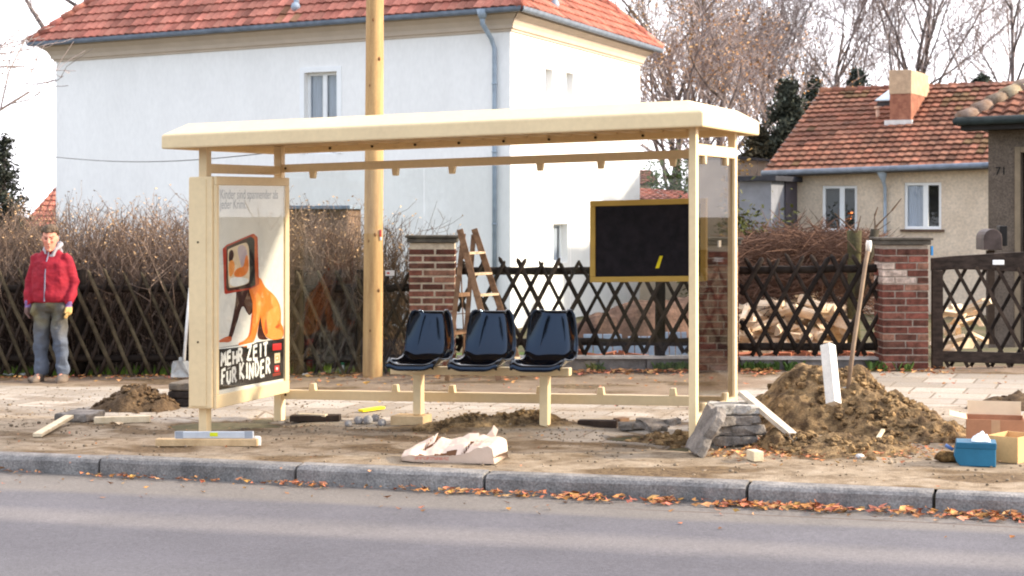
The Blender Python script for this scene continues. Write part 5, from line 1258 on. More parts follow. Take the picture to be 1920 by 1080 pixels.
# ------------------------------------------------------------------ trees and hedge
bark = M('grey_bark', (.19, .15, .14), .9, base2=(.10, .08, .075), scale=5, bump=.5, fine=.2)
twig_m = M('bare_twig', (.30, .24, .225), .9, .25, 4, 0)  # twig colour paled in place of haze over the far trees
twig_b = M('brown_twig', (.125, .080, .052), .9, .3, 4, 0)
leafy = M('autumn_leaf', (.46, .31, .17), .8, .3, 9, 0, col=True)
def leaf_quad(mb, p, sz, rnd, c):
    a, b = rnd.uniform(0, 6.28), rnd.uniform(-1, 1); x = V(math.cos(a), math.sin(a), b * .7).normalized() * sz
    y = V(-math.sin(a) * .6, math.cos(a) * .6, rnd.uniform(-1, 1)).normalized() * sz * .6
    mb.add([p - x, p - y * .9 + x * .1, p + x, p + y], [(0, 1, 2, 3)], 0, c)
def bare_tree(name, base, h, r, seed, label, cat='tree', group=None, levels=4, kids=(7, 6, 5, 4), spread=.75, leaves=0, leafcol=None, lsz=.06, trunk_f=.35, upright=.25, twmat=None, forks=1, minr=.006):
    rnd = random.Random(seed); root = thing(name, base, label, cat, group); B0 = Vector(base)
    tb, cb, lb_ = MB(), MB(), MB(); tips = []
    def limb(p, d, l, r0, lev):
        n = 5 if lev < 2 else (4 if lev < 3 else 3); pts = [p]; q = p.copy(); dd = d.copy()
        for i in range(n):
            dd = (dd + V(rnd.uniform(-1, 1), rnd.uniform(-1, 1), rnd.uniform(-.5, .9)) * (.16 + .06 * lev)).normalized()
            dd.z += upright * .16; dd.normalize(); q = q + dd * (l / n); pts.append(q)
        rr = [max(minr, lerp(r0, r0 * (.45 if lev else .4), i / n)) for i in range(n + 1)]
        (tb if lev <= 1 else cb).tube(pts, rr, 8 if lev == 0 else (6 if lev == 1 else 3), caps=lev < 2)
        if lev >= levels:
            tips.append(pts[-1]); tips.append(pts[n // 2]); return
        k = kids[min(lev, len(kids) - 1)]
        for i in range(k):
            f = lerp(trunk_f if lev == 0 else .22, 1.0, (i + rnd.random() * .8) / k); f = min(f, .99)
            a = pts[int(f * n)].lerp(pts[min(n, int(f * n) + 1)], f * n - int(f * n))
            dv = (pts[min(n, int(f * n) + 1)] - pts[int(f * n)]).normalized(); th = rnd.uniform(0, 6.283)
            x = dv.cross(V(.3, .2, 1) if abs(dv.z) < .9 else V(1, 0, 0)).normalized(); y = dv.cross(x)
            sd_ = spread * rnd.uniform(.6, 1.25)
            nd = (dv * math.cos(sd_) + (x * math.cos(th) + y * math.sin(th)) * math.sin(sd_)).normalized()
            if nd.z < -.25: nd.z *= .3; nd.normalize()
            limb(a, nd, l * rnd.uniform(.42, .68) * (1.15 - .35 * f), max(minr, rr[int(f * n)] * rnd.uniform(.45, .66)), lev + 1)
    limb(B0 - V(0, 0, .2), V(rnd.uniform(-.06, .06), rnd.uniform(-.06, .06), 1).normalized(), h, r, 0)
    tb.build('trunk', bark, root, smooth=True); cr_ = cb.build('crown', twmat or twig_m, root)
    if leaves:
        for i in range(leaves):
            p = rnd.choice(tips) + V(rnd.gauss(0, .16), rnd.gauss(0, .16), rnd.gauss(0, .16)); g = rnd.uniform(.55, 1.4); leaf_quad(lb_, p, lsz * rnd.uniform(.6, 1.3), rnd, (g * leafcol[0], g * leafcol[1], g * leafcol[2]))
        lb_.build('leaves', leafy, cr_)
    return root
def gp0(px, Y): X = (px - CX) / F * Y; return V(X, Y, gz(X, Y))
GRT = 'tall bare trees behind the houses'
# brownish trees between the two houses
bare_tree('autumn_tree', gp0(1232, 58), 7.0, .20, 11, 'bare tree with a few withered leaves hard against the right edge of the white house', group='withered trees between the houses', leaves=1100, leafcol=(1, .9, .75), levels=4, kids=(8, 6, 5, 4), spread=.8, minr=.009)
bare_tree('autumn_tree', gp0(1318, 60), 7.6, .21, 23, 'forked tree with withered brown leaves above the right end of the shelter roof', group='withered trees between the houses', leaves=1500, leafcol=(1.1, .85, .6), levels=4, kids=(8, 6, 5, 4), spread=.8, minr=.009)
bare_tree('autumn_tree', gp0(1385, 64), 7.2, .19, 35, 'slim tree keeping brown leaves, just left of the dark conifer', group='withered trees between the houses', leaves=1300, leafcol=(1, .75, .5), levels=4, kids=(8, 6, 5, 4), spread=.75, minr=.009)
bare_tree('bare_tree', gp0(1276, 85), 11.5, .24, 47, 'thin bare tree far behind the withered trees, tallest over the shelter roof', group=GRT, kids=(9, 7, 5, 4), minr=.012, twmat=twig_b)
# bare trees behind the cottage
bare_tree('bare_tree', gp0(1592, 92), 13.0, .16, 51, 'bare tree standing left behind the cottage chimney', group=GRT, kids=(11, 8, 5, 4), spread=.62, upright=.5, minr=.010)
bare_tree('bare_tree', gp0(1672, 90), 14.0, .18, 63, 'straight bare tree rising directly behind the cottage chimney', group=GRT, kids=(9, 7, 5, 4), spread=.68, upright=.5, minr=.010)
bare_tree('bare_tree', gp0(1742, 90), 14.0, .18, 75, 'bare tree with wide spreading boughs right of the cottage chimney', group=GRT, kids=(9, 7, 5, 4), spread=.85, upright=.4, minr=.012)
bare_tree('bare_tree', gp0(1880, 84), 13.0, .17, 87, 'bare tree behind the right end of the cottage ridge', group=GRT, kids=(9, 7, 5, 4), spread=.65, upright=.5, minr=.012)
bare_tree('bare_tree', gp0(1500, 96), 11.0, .2, 99, 'lighter bare tree above the dark conifers left of the cottage roof', group=GRT, kids=(9, 7, 5, 4), spread=.8, upright=.35, minr=.011, twmat=twig_b)
bare_tree('bare_tree', gp0(1345, 95), 12.5, .17, 131, 'pale bare tree farthest back above the right corner of the shelter roof', group=GRT, kids=(11, 8, 5, 4), spread=.8, upright=.35, minr=.011)
bare_tree('bare_tree', gp0(1440, 90), 11.0, .16, 143, 'low wide bare tree behind the dark conifer', group=GRT, kids=(11, 8, 5, 4), spread=.85, upright=.3, minr=.011)
# trees at the left
bare_tree('bare_tree', gp0(-520, 27), 7.4, .16, 5, 'bare tree at the left edge with twigs hanging in front of the sky', kids=(9, 6, 6, 5), spread=.9, upright=.08, trunk_f=.25, minr=.006)
bare_tree('bare_tree', gp0(215, 58), 12.5, .26, 29, 'bare tree whose dark boughs show above the left corner of the white house', kids=(7, 5, 4, 3), spread=.95, upright=.1, levels=3, trunk_f=.5, minr=.02)

def conifer(name, base, h, rad, seed, label, col, n=70, group=None, bottom=.08, sc=1.0):
    rnd = random.Random(seed); root = thing(name, base, label, 'tree', group); B0 = Vector(base); mb = MB()
    mb.tube([B0 - V(0, 0, .2), B0 + V(0, 0, h * .98)], [h * .018, .02], 7); mb.build('trunk', bark, root)
    mb = MB()
    for i in range(n):
        f = (i + rnd.random()) / n; z = lerp(bottom, .98, f) * h; l = rad * (1 - f) ** .75 * rnd.uniform(.6, 1.15) + .1; a = rnd.uniform(0, 6.283)
        d = V(math.cos(a), math.sin(a), rnd.uniform(-.1, .25)); k = max(3, int(l / .13 / sc))
        for q in range(k):
            p = B0 + V(0, 0, z) + d * (l * (q + .5) / k) - V(0, 0, .10 * l * (q / k) ** 2)
            for _ in range(9):
                g = rnd.uniform(.5, 1.5); u = V(rnd.gauss(0, 1), rnd.gauss(0, 1), rnd.gauss(0, .7)).normalized(); s_ = rnd.uniform(.06, .15) * sc; t_ = u.cross(V(rnd.gauss(0, 1), rnd.gauss(0, 1), 1)).normalized()
                o_ = p + V(rnd.gauss(0, .11), rnd.gauss(0, .11), rnd.gauss(0, .09)) * sc; mb.add([o_ - u * s_, o_ + t_ * s_ * .4, o_ + u * s_, o_ - t_ * s_ * .4], [(0, 1, 2, 3)], 0, (g * col[0], g * col[1], g * col[2]))
    mb.build('crown', M('conifer_needles', (.052, .058, .040), .9, .3, 4, 0, col=True), root); return root
GC = 'dark conifers behind the cottage'
conifer('conifer', gp0(1420, 55), 5.4, 1.7, 2, 'dark conifer right behind the right end of the shelter roof', (1.3, 1, .9), 300, GC, .03, .95)
conifer('conifer', gp0(1478, 55), 6.9, 2.0, 3, 'tallest dark conifer, left of the cottage roof', (1, 1, 1.1), 420, GC, .03, .95)
conifer('conifer', gp0(1528, 64), 7.6, 2.0, 4, 'dark conifer just showing beside the left verge of the cottage roof', (.9, 1, 1.1), 380, GC, .03, .95)
conifer('conifer', gp0(1608, 80), 9.3, 2.2, 6, 'round dark conifer behind the ridge left of the cottage chimney', (.9, .95, 1.1), 260, GC, .35, 1.1)
conifer('conifer', gp0(1840, 78), 8.9, 2.4, 7, 'dark conifer behind the ridge at the right of the cottage', (.9, .95, 1), 260, GC, .35, 1.1)
conifer('conifer', gp0(8, 33), 4.4, .85, 8, 'dark conifer at the left edge behind the hedge', (.8, .8, .9), 200, None, .05, .45)
def shrub(name, base, rx, ry, h, n, seed, label, col, sz=.07, mname='shrub_leaf', mcol=(.09, .13, .04)):
    rnd = random.Random(seed); root = thing(name, base, label, 'shrub'); B0 = Vector(base); mb = MB()
    for i in range(14):
        a = rnd.uniform(0, 6.28); q = B0 + V(math.cos(a) * rx * .6, math.sin(a) * ry * .6, h * rnd.uniform(.6, .95)); mb.tube([B0, B0.lerp(q, .5) + V(0, 0, .1), q], [.03, .02, .008], 4)
    mb.build('stems', bark, root); mb = MB()
    cl = [(rnd.uniform(-.8, .8), rnd.uniform(-.8, .8), rnd.uniform(.2, .95), rnd.uniform(.18, .4)) for _ in range(20)]
    for i in range(n):
        c = rnd.choice(cl); p = B0 + V((c[0] + rnd.gauss(0, c[3] * .55)) * rx, (c[1] + rnd.gauss(0, c[3] * .55)) * ry, max(.03, (c[2] + rnd.gauss(0, c[3] * .45))) * h); g = rnd.uniform(.5, 1.5)
        leaf_quad(mb, p, sz * rnd.uniform(.6, 1.3), rnd, (g * col[0], g * col[1], g * col[2]))
    mb.build('foliage', M(mname, mcol, .8, .3, 4, 0, col=True), root); return root
shrub('evergreen_shrub', gp0(1250, 56), 1.1, .9, 4.2, 3600, 3, 'green shrub behind the shelter, left of the front right post', (1, 1, 1))
shrub('evergreen_shrub', gp0(1345, 50), 1.2, .8, 3.1, 3200, 13, 'dull brown-green shrub seen through the dark side glass pane', (1.2, .85, .9))
shrub('evergreen_shrub', gp0(1420, 41), .9, .6, 2.4, 2200, 14, 'dark shrub in front of the grey shed wall', (1.0, .7, .7))

# ---- the big brown hedge
rnd = random.Random(77)
hb = gp0(300, 20.2); hedge = thing('hedge', hb, 'tall brown leafless hedge of fine twigs with withered golden leaves behind the left fence', 'hedge')
mb, lv = MB(), MB()
def hedge_run(px0, px1, n, top, topj, depth, dens_leaf, thin=1.0):
    for i in range(n):
        px = rnd.uniform(px0, px1); Y = fY((px - CX) / F * 19) + .35 + rnd.random() * depth; p = gp0(px, Y)
        h = (HC - (top(px) - HY) / F * Y) - p.z; h *= rnd.uniform(.72, 1.05) + (rnd.random() < .12) * rnd.uniform(0, topj)
        k = 6; pts = [p]; q = p.copy(); d = V(rnd.gauss(0, .16), rnd.gauss(0, .14), 1)
        for j in range(k):
            d = d + V(rnd.gauss(0, .13), rnd.gauss(0, .11), 0); d.z = 1; q = q + d.normalized() * (h / k); pts.append(q)
        r0 = rnd.uniform(.005, .011) * thin; mb.tube(pts, [lerp(r0, .0022, j / k) for j in range(k + 1)], 3, caps=False)
        for _ in range(11):
            j = rnd.randint(1, k); a = pts[j - 1].lerp(pts[j], rnd.random()); l = rnd.uniform(.12, .42); dd = V(rnd.gauss(0, .6), rnd.gauss(0, .5), rnd.uniform(.2, 1.1)).normalized()
            m_ = a + dd * l * .5 + V(rnd.gauss(0, .02), 0, rnd.gauss(0, .02)); e_ = a + dd * l + V(0, 0, l * .12)
            if e_.z > p.z + h * 1.12: e_.z = p.z + h * 1.1
            mb.tube([a, m_, e_], [.0038 * thin, .003, .0018], 3, caps=False)
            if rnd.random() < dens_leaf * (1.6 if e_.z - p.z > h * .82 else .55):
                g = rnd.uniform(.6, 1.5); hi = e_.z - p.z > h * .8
                leaf_quad(lv, e_ + V(rnd.gauss(0, .02), 0, 0), rnd.uniform(.010, .021), rnd, (g * (1.25 if hi else .8), g * (1.15 if hi else .7), g * (1.0 if hi else .6)))  # golden top leaves tinted brighter as sunlit tips, lower ones dimmer
edge = lambda px: 402 + 14 * noise.noise(V(px * .012, 0, 0)) + 8 * noise.noise(V(px * .05, 3, 0))
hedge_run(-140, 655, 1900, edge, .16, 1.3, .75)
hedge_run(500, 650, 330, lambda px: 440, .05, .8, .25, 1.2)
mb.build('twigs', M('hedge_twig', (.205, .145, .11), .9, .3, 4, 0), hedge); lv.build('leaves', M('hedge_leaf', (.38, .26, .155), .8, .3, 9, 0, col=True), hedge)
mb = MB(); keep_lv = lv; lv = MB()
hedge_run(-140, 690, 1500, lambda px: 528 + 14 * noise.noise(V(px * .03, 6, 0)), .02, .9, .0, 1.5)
mb.build('shade_stems', M('shade_hedge_stem', (.055, .036, .028), .9, .3, 4, 0), hedge); lv = keep_lv  # near-black stem colour paints the deep shade low in the hedge
# a few left-over red leaves behind the pole-side lattice
bush = thing('bare_shrub', gp0(735, 19.8), 'sparse bare shrub between the wooden pole and the brick pillar behind the bench', 'shrub')
mb, lv = MB(), MB(); hedge_run(655, 790, 150, lambda px: 415 + abs(px - 700) * .25, .25, .7, .35, .9)
mb.build('twigs', twig_b, bush); lv.build('leaves', MATS['hedge_leaf'], bush)
red = thing('red_shrub', gp0(600, 19.65), 'low shrub with rust-red leaves behind the fence right of the poster case', 'shrub')
mb = MB(); lv = MB()
for i in range(420):
    px = rnd.gauss(608, 26); p = gp0(px, 19.6 + rnd.random() * .5); z = abs(rnd.gauss(.62, .30)); g = rnd.uniform(.5, 1.4)
    leaf_quad(lv, p + V(0, 0, min(z, 1.25)), rnd.uniform(.025, .05), rnd, (g, g, g))
    if i % 9 == 0: mb.tube([p, p + V(rnd.gauss(0, .1), 0, min(z, 1.25))], [.008, .004], 4)
mb.build('stems', twig_b, red); lv.build('leaves', M('rust_leaf', (.32, .07, .025), .8, .3, 9, 0, col=True), red)

# ---- things in the garden behind the right fence
rnd = random.Random(31)
bp_ = gp0(1500, 20.6); brush = thing('brush_pile', bp_, 'heap of brown cut brushwood showing over the fence in front of the cottage', 'brushwood'); mb = MB()
for i in range(3200):
    px = rnd.uniform(1384, 1648); Y = rnd.uniform(20.0, 22.0); f = (px - 1384) / 264; topy = 452 - 12 * math.sin(f * 3.1) + 9 * noise.noise(V(px * .03, 1, 0))
    p = gp0(px, Y); zt = HC - (topy - HY) / F * Y; z = lerp(p.z + .45, zt, rnd.random() ** .6); a = rnd.gauss(0, .45); l = rnd.uniform(.2, .7)
    d = V(math.cos(a) * rnd.choice((-1, 1)), rnd.gauss(0, .5), math.sin(a) * 1.3); c = V(p.x, p.y, z)
    mb.tube([c - d * l * .5, c + V(0, 0, rnd.uniform(0, .07)), c + d * l * .5], [.004, .006, .0025], 3, 0, None, False)
mb.build('twigs', M('brush_twig', (.17, .095, .065), .9, base2=(.09, .05, .035), scale=5, bump=0), brush)
# pruned mossy trunk with a limb
tr = thing('pruned_trunk', gp0(1603, 19.9), 'mossy green pruned tree trunk with one short sawn-off limb behind the right fence', 'tree')
mb = MB(); a = gp0(1603, 19.9); T_ = lambda px, py, Y=19.9: at(px, py, Y)
mb.tube([a - V(0, 0, .1), T_(1600, 600), T_(1601, 520), T_(1602, 470), T_(1602, 432)], [.085, .075, .075, .08, .088], 12); mb.build('trunk', M('mossy_bark', (.095, .085, .035), .9, base2=(.055, .045, .028), scale=7, bump=.6, fine=.3), tr, smooth=True)
mb = MB(); mb.tube([T_(1603, 560), T_(1622, 520, 19.8), T_(1634, 470, 19.75), T_(1641, 430, 19.75)], [.07, .06, .055, .05], 10); mb.build('limb', M('dark_bark', (.05, .042, .03), .9, .3, 7, .5), tr, smooth=True)
mb = MB()
for q in (((1641, 432), (1640, 402)), ((1642, 425), (1672, 395)), ((1604, 436), (1565, 400)), ((1606, 436), (1614, 405)), ((1605, 470), (1580, 440)), ((1640, 404), (1646, 388)), ((1672, 395), (1690, 372))):
    mb.tube([T_(*q[0], 19.75), T_(*q[1], 19.75)], [.012, .005], 5)
mb.build('twigs', twig_b, tr)
mb = MB()
for i in range(11): leaf_quad(mb, T_(rnd.gauss(1592, 9), rnd.gauss(414, 12), 19.7), rnd.uniform(.012, .03), rnd, (1, 1, 1))
mb.build('leaves', M('orange_leaf', (.55, .16, .04), .8, .2, 9, 0, col=True), tr)
# split firewood
def log_mesh(seed):
    r_ = random.Random(seed); mb = MB(); n = 7; L_ = r_.uniform(.30, .42); a0_ = r_.uniform(0, 6.28); sh_ = []
    span = r_.choice((math.pi * .5, math.pi, math.pi * .7))
    pr = [(0, 0)] + [(.062 * math.cos(span * i / 6) * r_.uniform(.9, 1.1), .062 * math.sin(span * i / 6) * r_.uniform(.9, 1.1)) for i in range(7)]
    mb.prism(pr, lambda x, z, d: V(x - .03, d, z - .03), -L_ / 2, L_ / 2); me = mb.mesh('log', M('split_wood', (.86, .70, .52), .85, base2=(.70, .50, .32), scale=8, bump=.3, fine=.15)); return me
protos = [log_mesh(i) for i in range(5)]
first = None
for i in range(190):
    px = rnd.uniform(1388, 1575); f = (px - 1388) / 187; topy = 600 - 45 * math.sin(min(1, f * 1.25) * 2.6) + rnd.uniform(-6, 6); Y = rnd.uniform(19.7, 20.7)
    p = gp0(px, Y); zt = max(p.z + .1, HC - (topy - HY) / F * Y)
    o = bpy.data.objects.new('firewood_log', protos[i % 5]); COL.objects.link(o); o.location = (p.x, Y, lerp(p.z + .06, zt, (i % 12) / 11)); o.rotation_euler = (rnd.uniform(-.5, .5), rnd.uniform(0, 6.28), rnd.uniform(-1.2, 1.2))
    tag(o, 'pale split log in the heap of firewood behind the right fence', 'firewood log', 'split firewood logs heaped behind the right fence')
for i in range(18):
    px = rnd.uniform(1762, 1835); p = gp0(px, rnd.uniform(20.2, 21)); o = bpy.data.objects.new('firewood_log', protos[i % 5]); COL.objects.link(o)
    o.location = (p.x, p.y, p.z + .08 + (i % 6) * .10); o.rotation_euler = (rnd.uniform(-.5, .5), rnd.uniform(0, 6.28), rnd.uniform(-1.2, 1.2))
    tag(o, 'pale split log in the small heap behind the wooden gate', 'firewood log', 'split firewood logs behind the gate')
# row of loose bricks on the ground behind the plinths
bm_ = MB(); bm_.box((0, 0, 0), (.24, .115, .071)); bme = bm_.mesh('brick', M('loose_brick', (.50, .19, .10), .9, base2=(.38, .13, .075), scale=9, bump=.3, fine=.2))
for grp, xa, xb, n in (('loose bricks behind the right fence plinth', 1392, 1640, 13), ('loose bricks behind the plinth near the bench', 1090, 1205, 6)):
    for i in range(n):
        px = lerp(xa, xb, (i + .5) / n) + rnd.uniform(-4, 4); X = (px - CX) / F * 19.2; Y = fY(X) + .26; z = HC - (668 - HY) / F * Y
        o = bpy.data.objects.new('loose_brick', bme); COL.objects.link(o); o.location = (X, Y, z + rnd.uniform(-.01, .01)); o.rotation_euler = (rnd.uniform(-.15, .15), rnd.uniform(-.35, .35), rnd.uniform(-.4, .4))
        tag(o, 'orange loose brick lying along the top of the plinth ' + ('under the firewood' if xa > 1300 else 'behind the open fence'), 'brick', grp)
# earth bank and pale blue boards behind the open fence
def mound(name, label, cat, bumps, x0, x1, y0, y1, step, mat_, seed, clod=.03, csc=9, stones=0, edge=.05, extra=None):
    rnd = random.Random(seed); mb = MB(); nx, ny = int((x1 - x0) / step) + 1, int((y1 - y0) / step) + 1
    H_ = {}
    def hh(X, Y):
        h = 0
        for (a, b, ra, rb, hgt, pw) in bumps:
            q = ((X - a) / ra) ** 2 + ((Y - b) / rb) ** 2; h = max(h, hgt * max(0, 1 - q ** (pw / 2)) if pw else hgt * math.exp(-q))
        return h
    for j in range(ny):
        for i in range(nx):
            X, Y = x0 + i * step, y0 + j * step; h = hh(X, Y); k = sstep(0, .10, h)
            nz = fbm(V(X * csc * .45, Y * csc * .45, seed), 3) * clod * 1.2 + (abs(noise.noise(V(X * csc, Y * csc, seed + 5))) - .25) * clod + noise.noise(V(X * csc * 2.6, Y * csc * 2.6, 1)) * clod * .35
            jx, jy = noise.noise(V(X * 13, Y * 13, 3)) * step * .6, noise.noise(V(X * 13, Y * 13, 8)) * step * .6
            mb.v.append(V(X + jx, Y + jy, bed(X, Y) - .03 + h + nz * k + (-.05 if h <= 0.002 else .02)))
            H_[(i, j)] = h
    for j in range(ny - 1):
        for i in range(nx - 1):
            if max(H_[(i, j)], H_[(i + 1, j)], H_[(i, j + 1)], H_[(i + 1, j + 1)]) <= .002: continue
            g = .9 + .5 * noise.noise(V((x0 + i * step) * 7, (y0 + j * step) * 7, seed)); g = clamp(g, .55, 1.3)
            mb.f.append([j * nx + i, j * nx + i + 1, (j + 1) * nx + i + 1, (j + 1) * nx + i]); mb.m.append(0); mb.c.append((g, g, g * .97))
    nsm = len(mb.f)
    for i in range(stones):
        a, b, ra, rb, hgt, pw = rnd.choice(bumps); X, Y = a + rnd.gauss(0, .55) * ra, b + rnd.gauss(0, .55) * rb; h = hh(X, Y)
        s_ = rnd.uniform(.006, .026) * (1.5 if rnd.random() < .2 else 1); g = rnd.uniform(.65, 1.45); mb.ball(V(X, Y, bed(X, Y) - .02 + h + s_ * .4), (s_, s_ * rnd.uniform(.7, 1.2), s_ * rnd.uniform(.55, .95)), 6, 4, 0, (g, g * .98, g * .9), .38, rnd, Matrix.Rotation(rnd.uniform(0, 6), 3, 'Z'))
    ctr = V(bumps[0][0], bumps[0][1], gz(bumps[0][0], bumps[0][1])); o = mb.build(name, mat_, base=ctr, smooth=True)
    for p_ in list(o.data.polygons)[nsm:]: p_.use_smooth = False
    return tag(o, label, cat), hh
bankm = M('bank_earth', (.17, .095, .07), .95, base2=(.10, .06, .045), scale=3, bump=.7, bscale=25, fine=.3, col=True)
mound('earth_bank', 'reddish brown earth bank at the foot of the white house, behind the open fence', 'earth bank', [((1215 - CX) / F * 26, 26.2, 1.35, 1.2, 1.05, 2.4), ((1130 - CX) / F * 26, 26, .9, 1.0, .83, 2.2), ((1290 - CX) / F * 26, 26.4, 1.1, 1.2, 1.10, 2.4)], .2, 4.2, 24.6, 27.6, .06, bankm, 3, .05, 5)
for i, (xa, xb, ya, yb, lab) in enumerate(((1094, 1168, 628, 662, 'pale blue board lying behind the open fence, left of its post'), (1178, 1228, 632, 664, 'blue-grey board leaning behind the fence post near the notice board'), (1244, 1290, 624, 668, 'pale blue board behind the fence, next to the front right post of the shelter'))):
    Y = 20.4 + .2 * i; a, b = at(xa, yb, Y), at(xb, ya, Y); mb = MB(); n_ = 4
    for k in range(n_): mb.hexa([V(lerp(a.x, b.x, k / n_) + .006, Y, gz(a.x, Y)), V(lerp(a.x, b.x, (k + 1) / n_) - .006, Y, gz(a.x, Y)), V(lerp(a.x, b.x, (k + 1) / n_) - .006, Y + .03, gz(a.x, Y)), V(lerp(a.x, b.x, k / n_) + .006, Y + .03, gz(a.x, Y)), V(lerp(a.x, b.x, k / n_) + .006, Y + .12, b.z), V(lerp(a.x, b.x, (k + 1) / n_) - .006, Y + .12, b.z), V(lerp(a.x, b.x, (k + 1) / n_) - .006, Y + .15, b.z), V(lerp(a.x, b.x, k / n_) + .006, Y + .15, b.z)])
    tag(mb.build('garden_board', M('pale_blue_paint', (.38, .45, .55), .8, base2=(.28, .33, .41), scale=6, bump=.2), base=V((a.x + b.x) / 2, Y, gz(a.x, Y)), bevel=.004), lab, 'board')

# ---- unseen trees behind the camera, added to darken reflections in the glossy seats
for i, (X, Y, h_, r_) in enumerate(((-14, -14, 17, 4.2), (-27, -5, 13, 3.4), (-24, -14, 12, 3.8))):
    conifer('conifer', V(X, Y, gz(X, Y)), h_, r_, 80 + i, ('tallest', 'broad', 'slim')[i] + ' unseen dark conifer across the street, added for the seat reflections', (.9, 1, .9), 190, 'conifers added across the street', .03, 2.2)

# ---- low garden hut behind the hedge
ch_ = at(536, 399, 23.5); Wh = Wall(ch_, V(1, -.05, 0)); Wh.n = V(.05, 1, 0).normalized()
hut = thing('garden_hut', (ch_.x + .4, ch_.y, gz(ch_.x, ch_.y)), 'low brown wooden garden hut with a blue-grey flat roof showing above the hedge', 'hut')
a_, zt_ = Wh.px(540, 392); b_, _ = Wh.px(650, 392)
mb = MB(); nb = 9
for i in range(nb): Wh.box(mb, lerp(a_, b_, i / nb) + .004, lerp(a_, b_, (i + 1) / nb) - .004, -.4, zt_, 0, .03 + .004 * (i % 2))
Wh.box(mb, a_, b_, -.4, zt_, .04, 1.4); mb.build('wall', M('hut_boards', (.17, .105, .07), .85, .3, 5, .3), hut)
mb = MB(); Wh.box(mb, a_ - .06, b_ + .06, zt_, zt_ + .05, -.10, 1.5); mb.build('roof', M('hut_roof', (.20, .24, .30), .6, .2, 5, .1), hut, bevel=.006)

# ---- brown garage and autumn bush behind the dark side pane
cg_ = at(1296, 399, 49.0); Wg = Wall(cg_, d2); Wg.n = n2
gar = thing('brown_garage', (cg_.x + .8, cg_.y, gz(cg_.x, cg_.y)), 'grey-brown rendered garage wall seen through the dark side glass pane', 'garage')
a_, zt_ = Wg.px(1290, 300); b_, _ = Wg.px(1384, 300)
mb = MB(); Wg.box(mb, a_, b_, -1.3, zt_, 0, 4); mb.build('wall', M('brown_grey_render', (.30, .255, .22), .9, .15, 2, .4), gar)
mb = MB(); Wg.box(mb, a_ - .1, b_ + .1, zt_, zt_ + .08, -.12, 4.1); mb.build('roof', MATS['tar_roof'], gar)
shrub('autumn_bush', gp0(1408, 46.5), .75, .6, 4.4, 1500, 41, 'golden-leaved autumn bush above the shed, just left of the cottage gutter', (1, 1, 1), .06, 'golden_leaf', (.36, .22, .07))
# ------------------------------------------------------------------ heaps of dug soil
def ongb(px, py): return onground(px, py)
def E(px, py): q = onground(px, py); return q.x, q.y
a = E(1560, 800); b_ = E(1500, 818); c = E(1655, 806); d = E(1735, 822); e = E(1470, 838); f_ = E(1590, 845)
pile_m = soil
mound('soil_heap', 'large heap of dug yellow-brown soil with a spade stuck in it, right of the shelter', 'soil heap',
      [(a[0] - .10, a[1] + .25, .62, .80, .47, 1.7), (a[0] + .16, a[1] + .22, .50, .75, .45, 1.8), (c[0], c[1] + .1, .55, .65, .29, 1.7), (d[0], d[1] + .1, .45, .45, .13, 2), (e[0] + .06, e[1], .30, .45, .12, 2), (f_[0], f_[1], .55, .40, .10, 2)],
      a[0] - 1.1, d[0] + .65, a[1] - 2.3, a[1] + 1.5, .022, pile_m, 2, .055, 9, 1500)
a = E(245, 770)
mound('soil_heap', 'small mound of dug brown soil on the pavement left of the poster case', 'soil heap', [(a[0], a[1] + .18, .34, .40, .23, 1.8), (a[0] + .18, a[1] + .12, .26, .3, .15, 2), (a[0] - .2, a[1] + .12, .22, .25, .11, 2)], a[0] - .7, a[0] + .7, a[1] - .5, a[1] + .8, .02, soil_dark, 5, .04, 11, 240)
a = E(1930, 768)
mound('soil_heap', 'low dark mound of soil behind the cardboard boxes at the right edge', 'soil heap', [(a[0] + .1, a[1] + .2, .62, .40, .12, 1.8)], a[0] - .9, a[0] + .9, a[1] - .4, a[1] + .9, .03, soil_dark, 6, .035, 11, 120)
a = E(890, 806)
mound('soil_heap', 'flat strip of loose soil in front of the bench legs', 'soil heap', [(a[0], a[1] + .05, .42, .16, .07, 2), (a[0] + .42, a[1] + .12, .32, .14, .075, 2), (a[0] - .32, a[1] - .05, .2, .1, .035, 2)], a[0] - .75, a[0] + .95, a[1] - .3, a[1] + .45, .02, soil, 7, .032, 13, 220)
a = E(1235, 828)
mound('soil_heap', 'loose soil spilling round the broken slabs beside the front right post', 'soil heap', [(a[0], a[1] + .05, .20, .18, .09, 2), (a[0] + .16, a[1] + .12, .15, .2, .10, 2)], a[0] - .4, a[0] + .45, a[1] - .3, a[1] + .45, .018, soil, 8, .036, 13, 160)

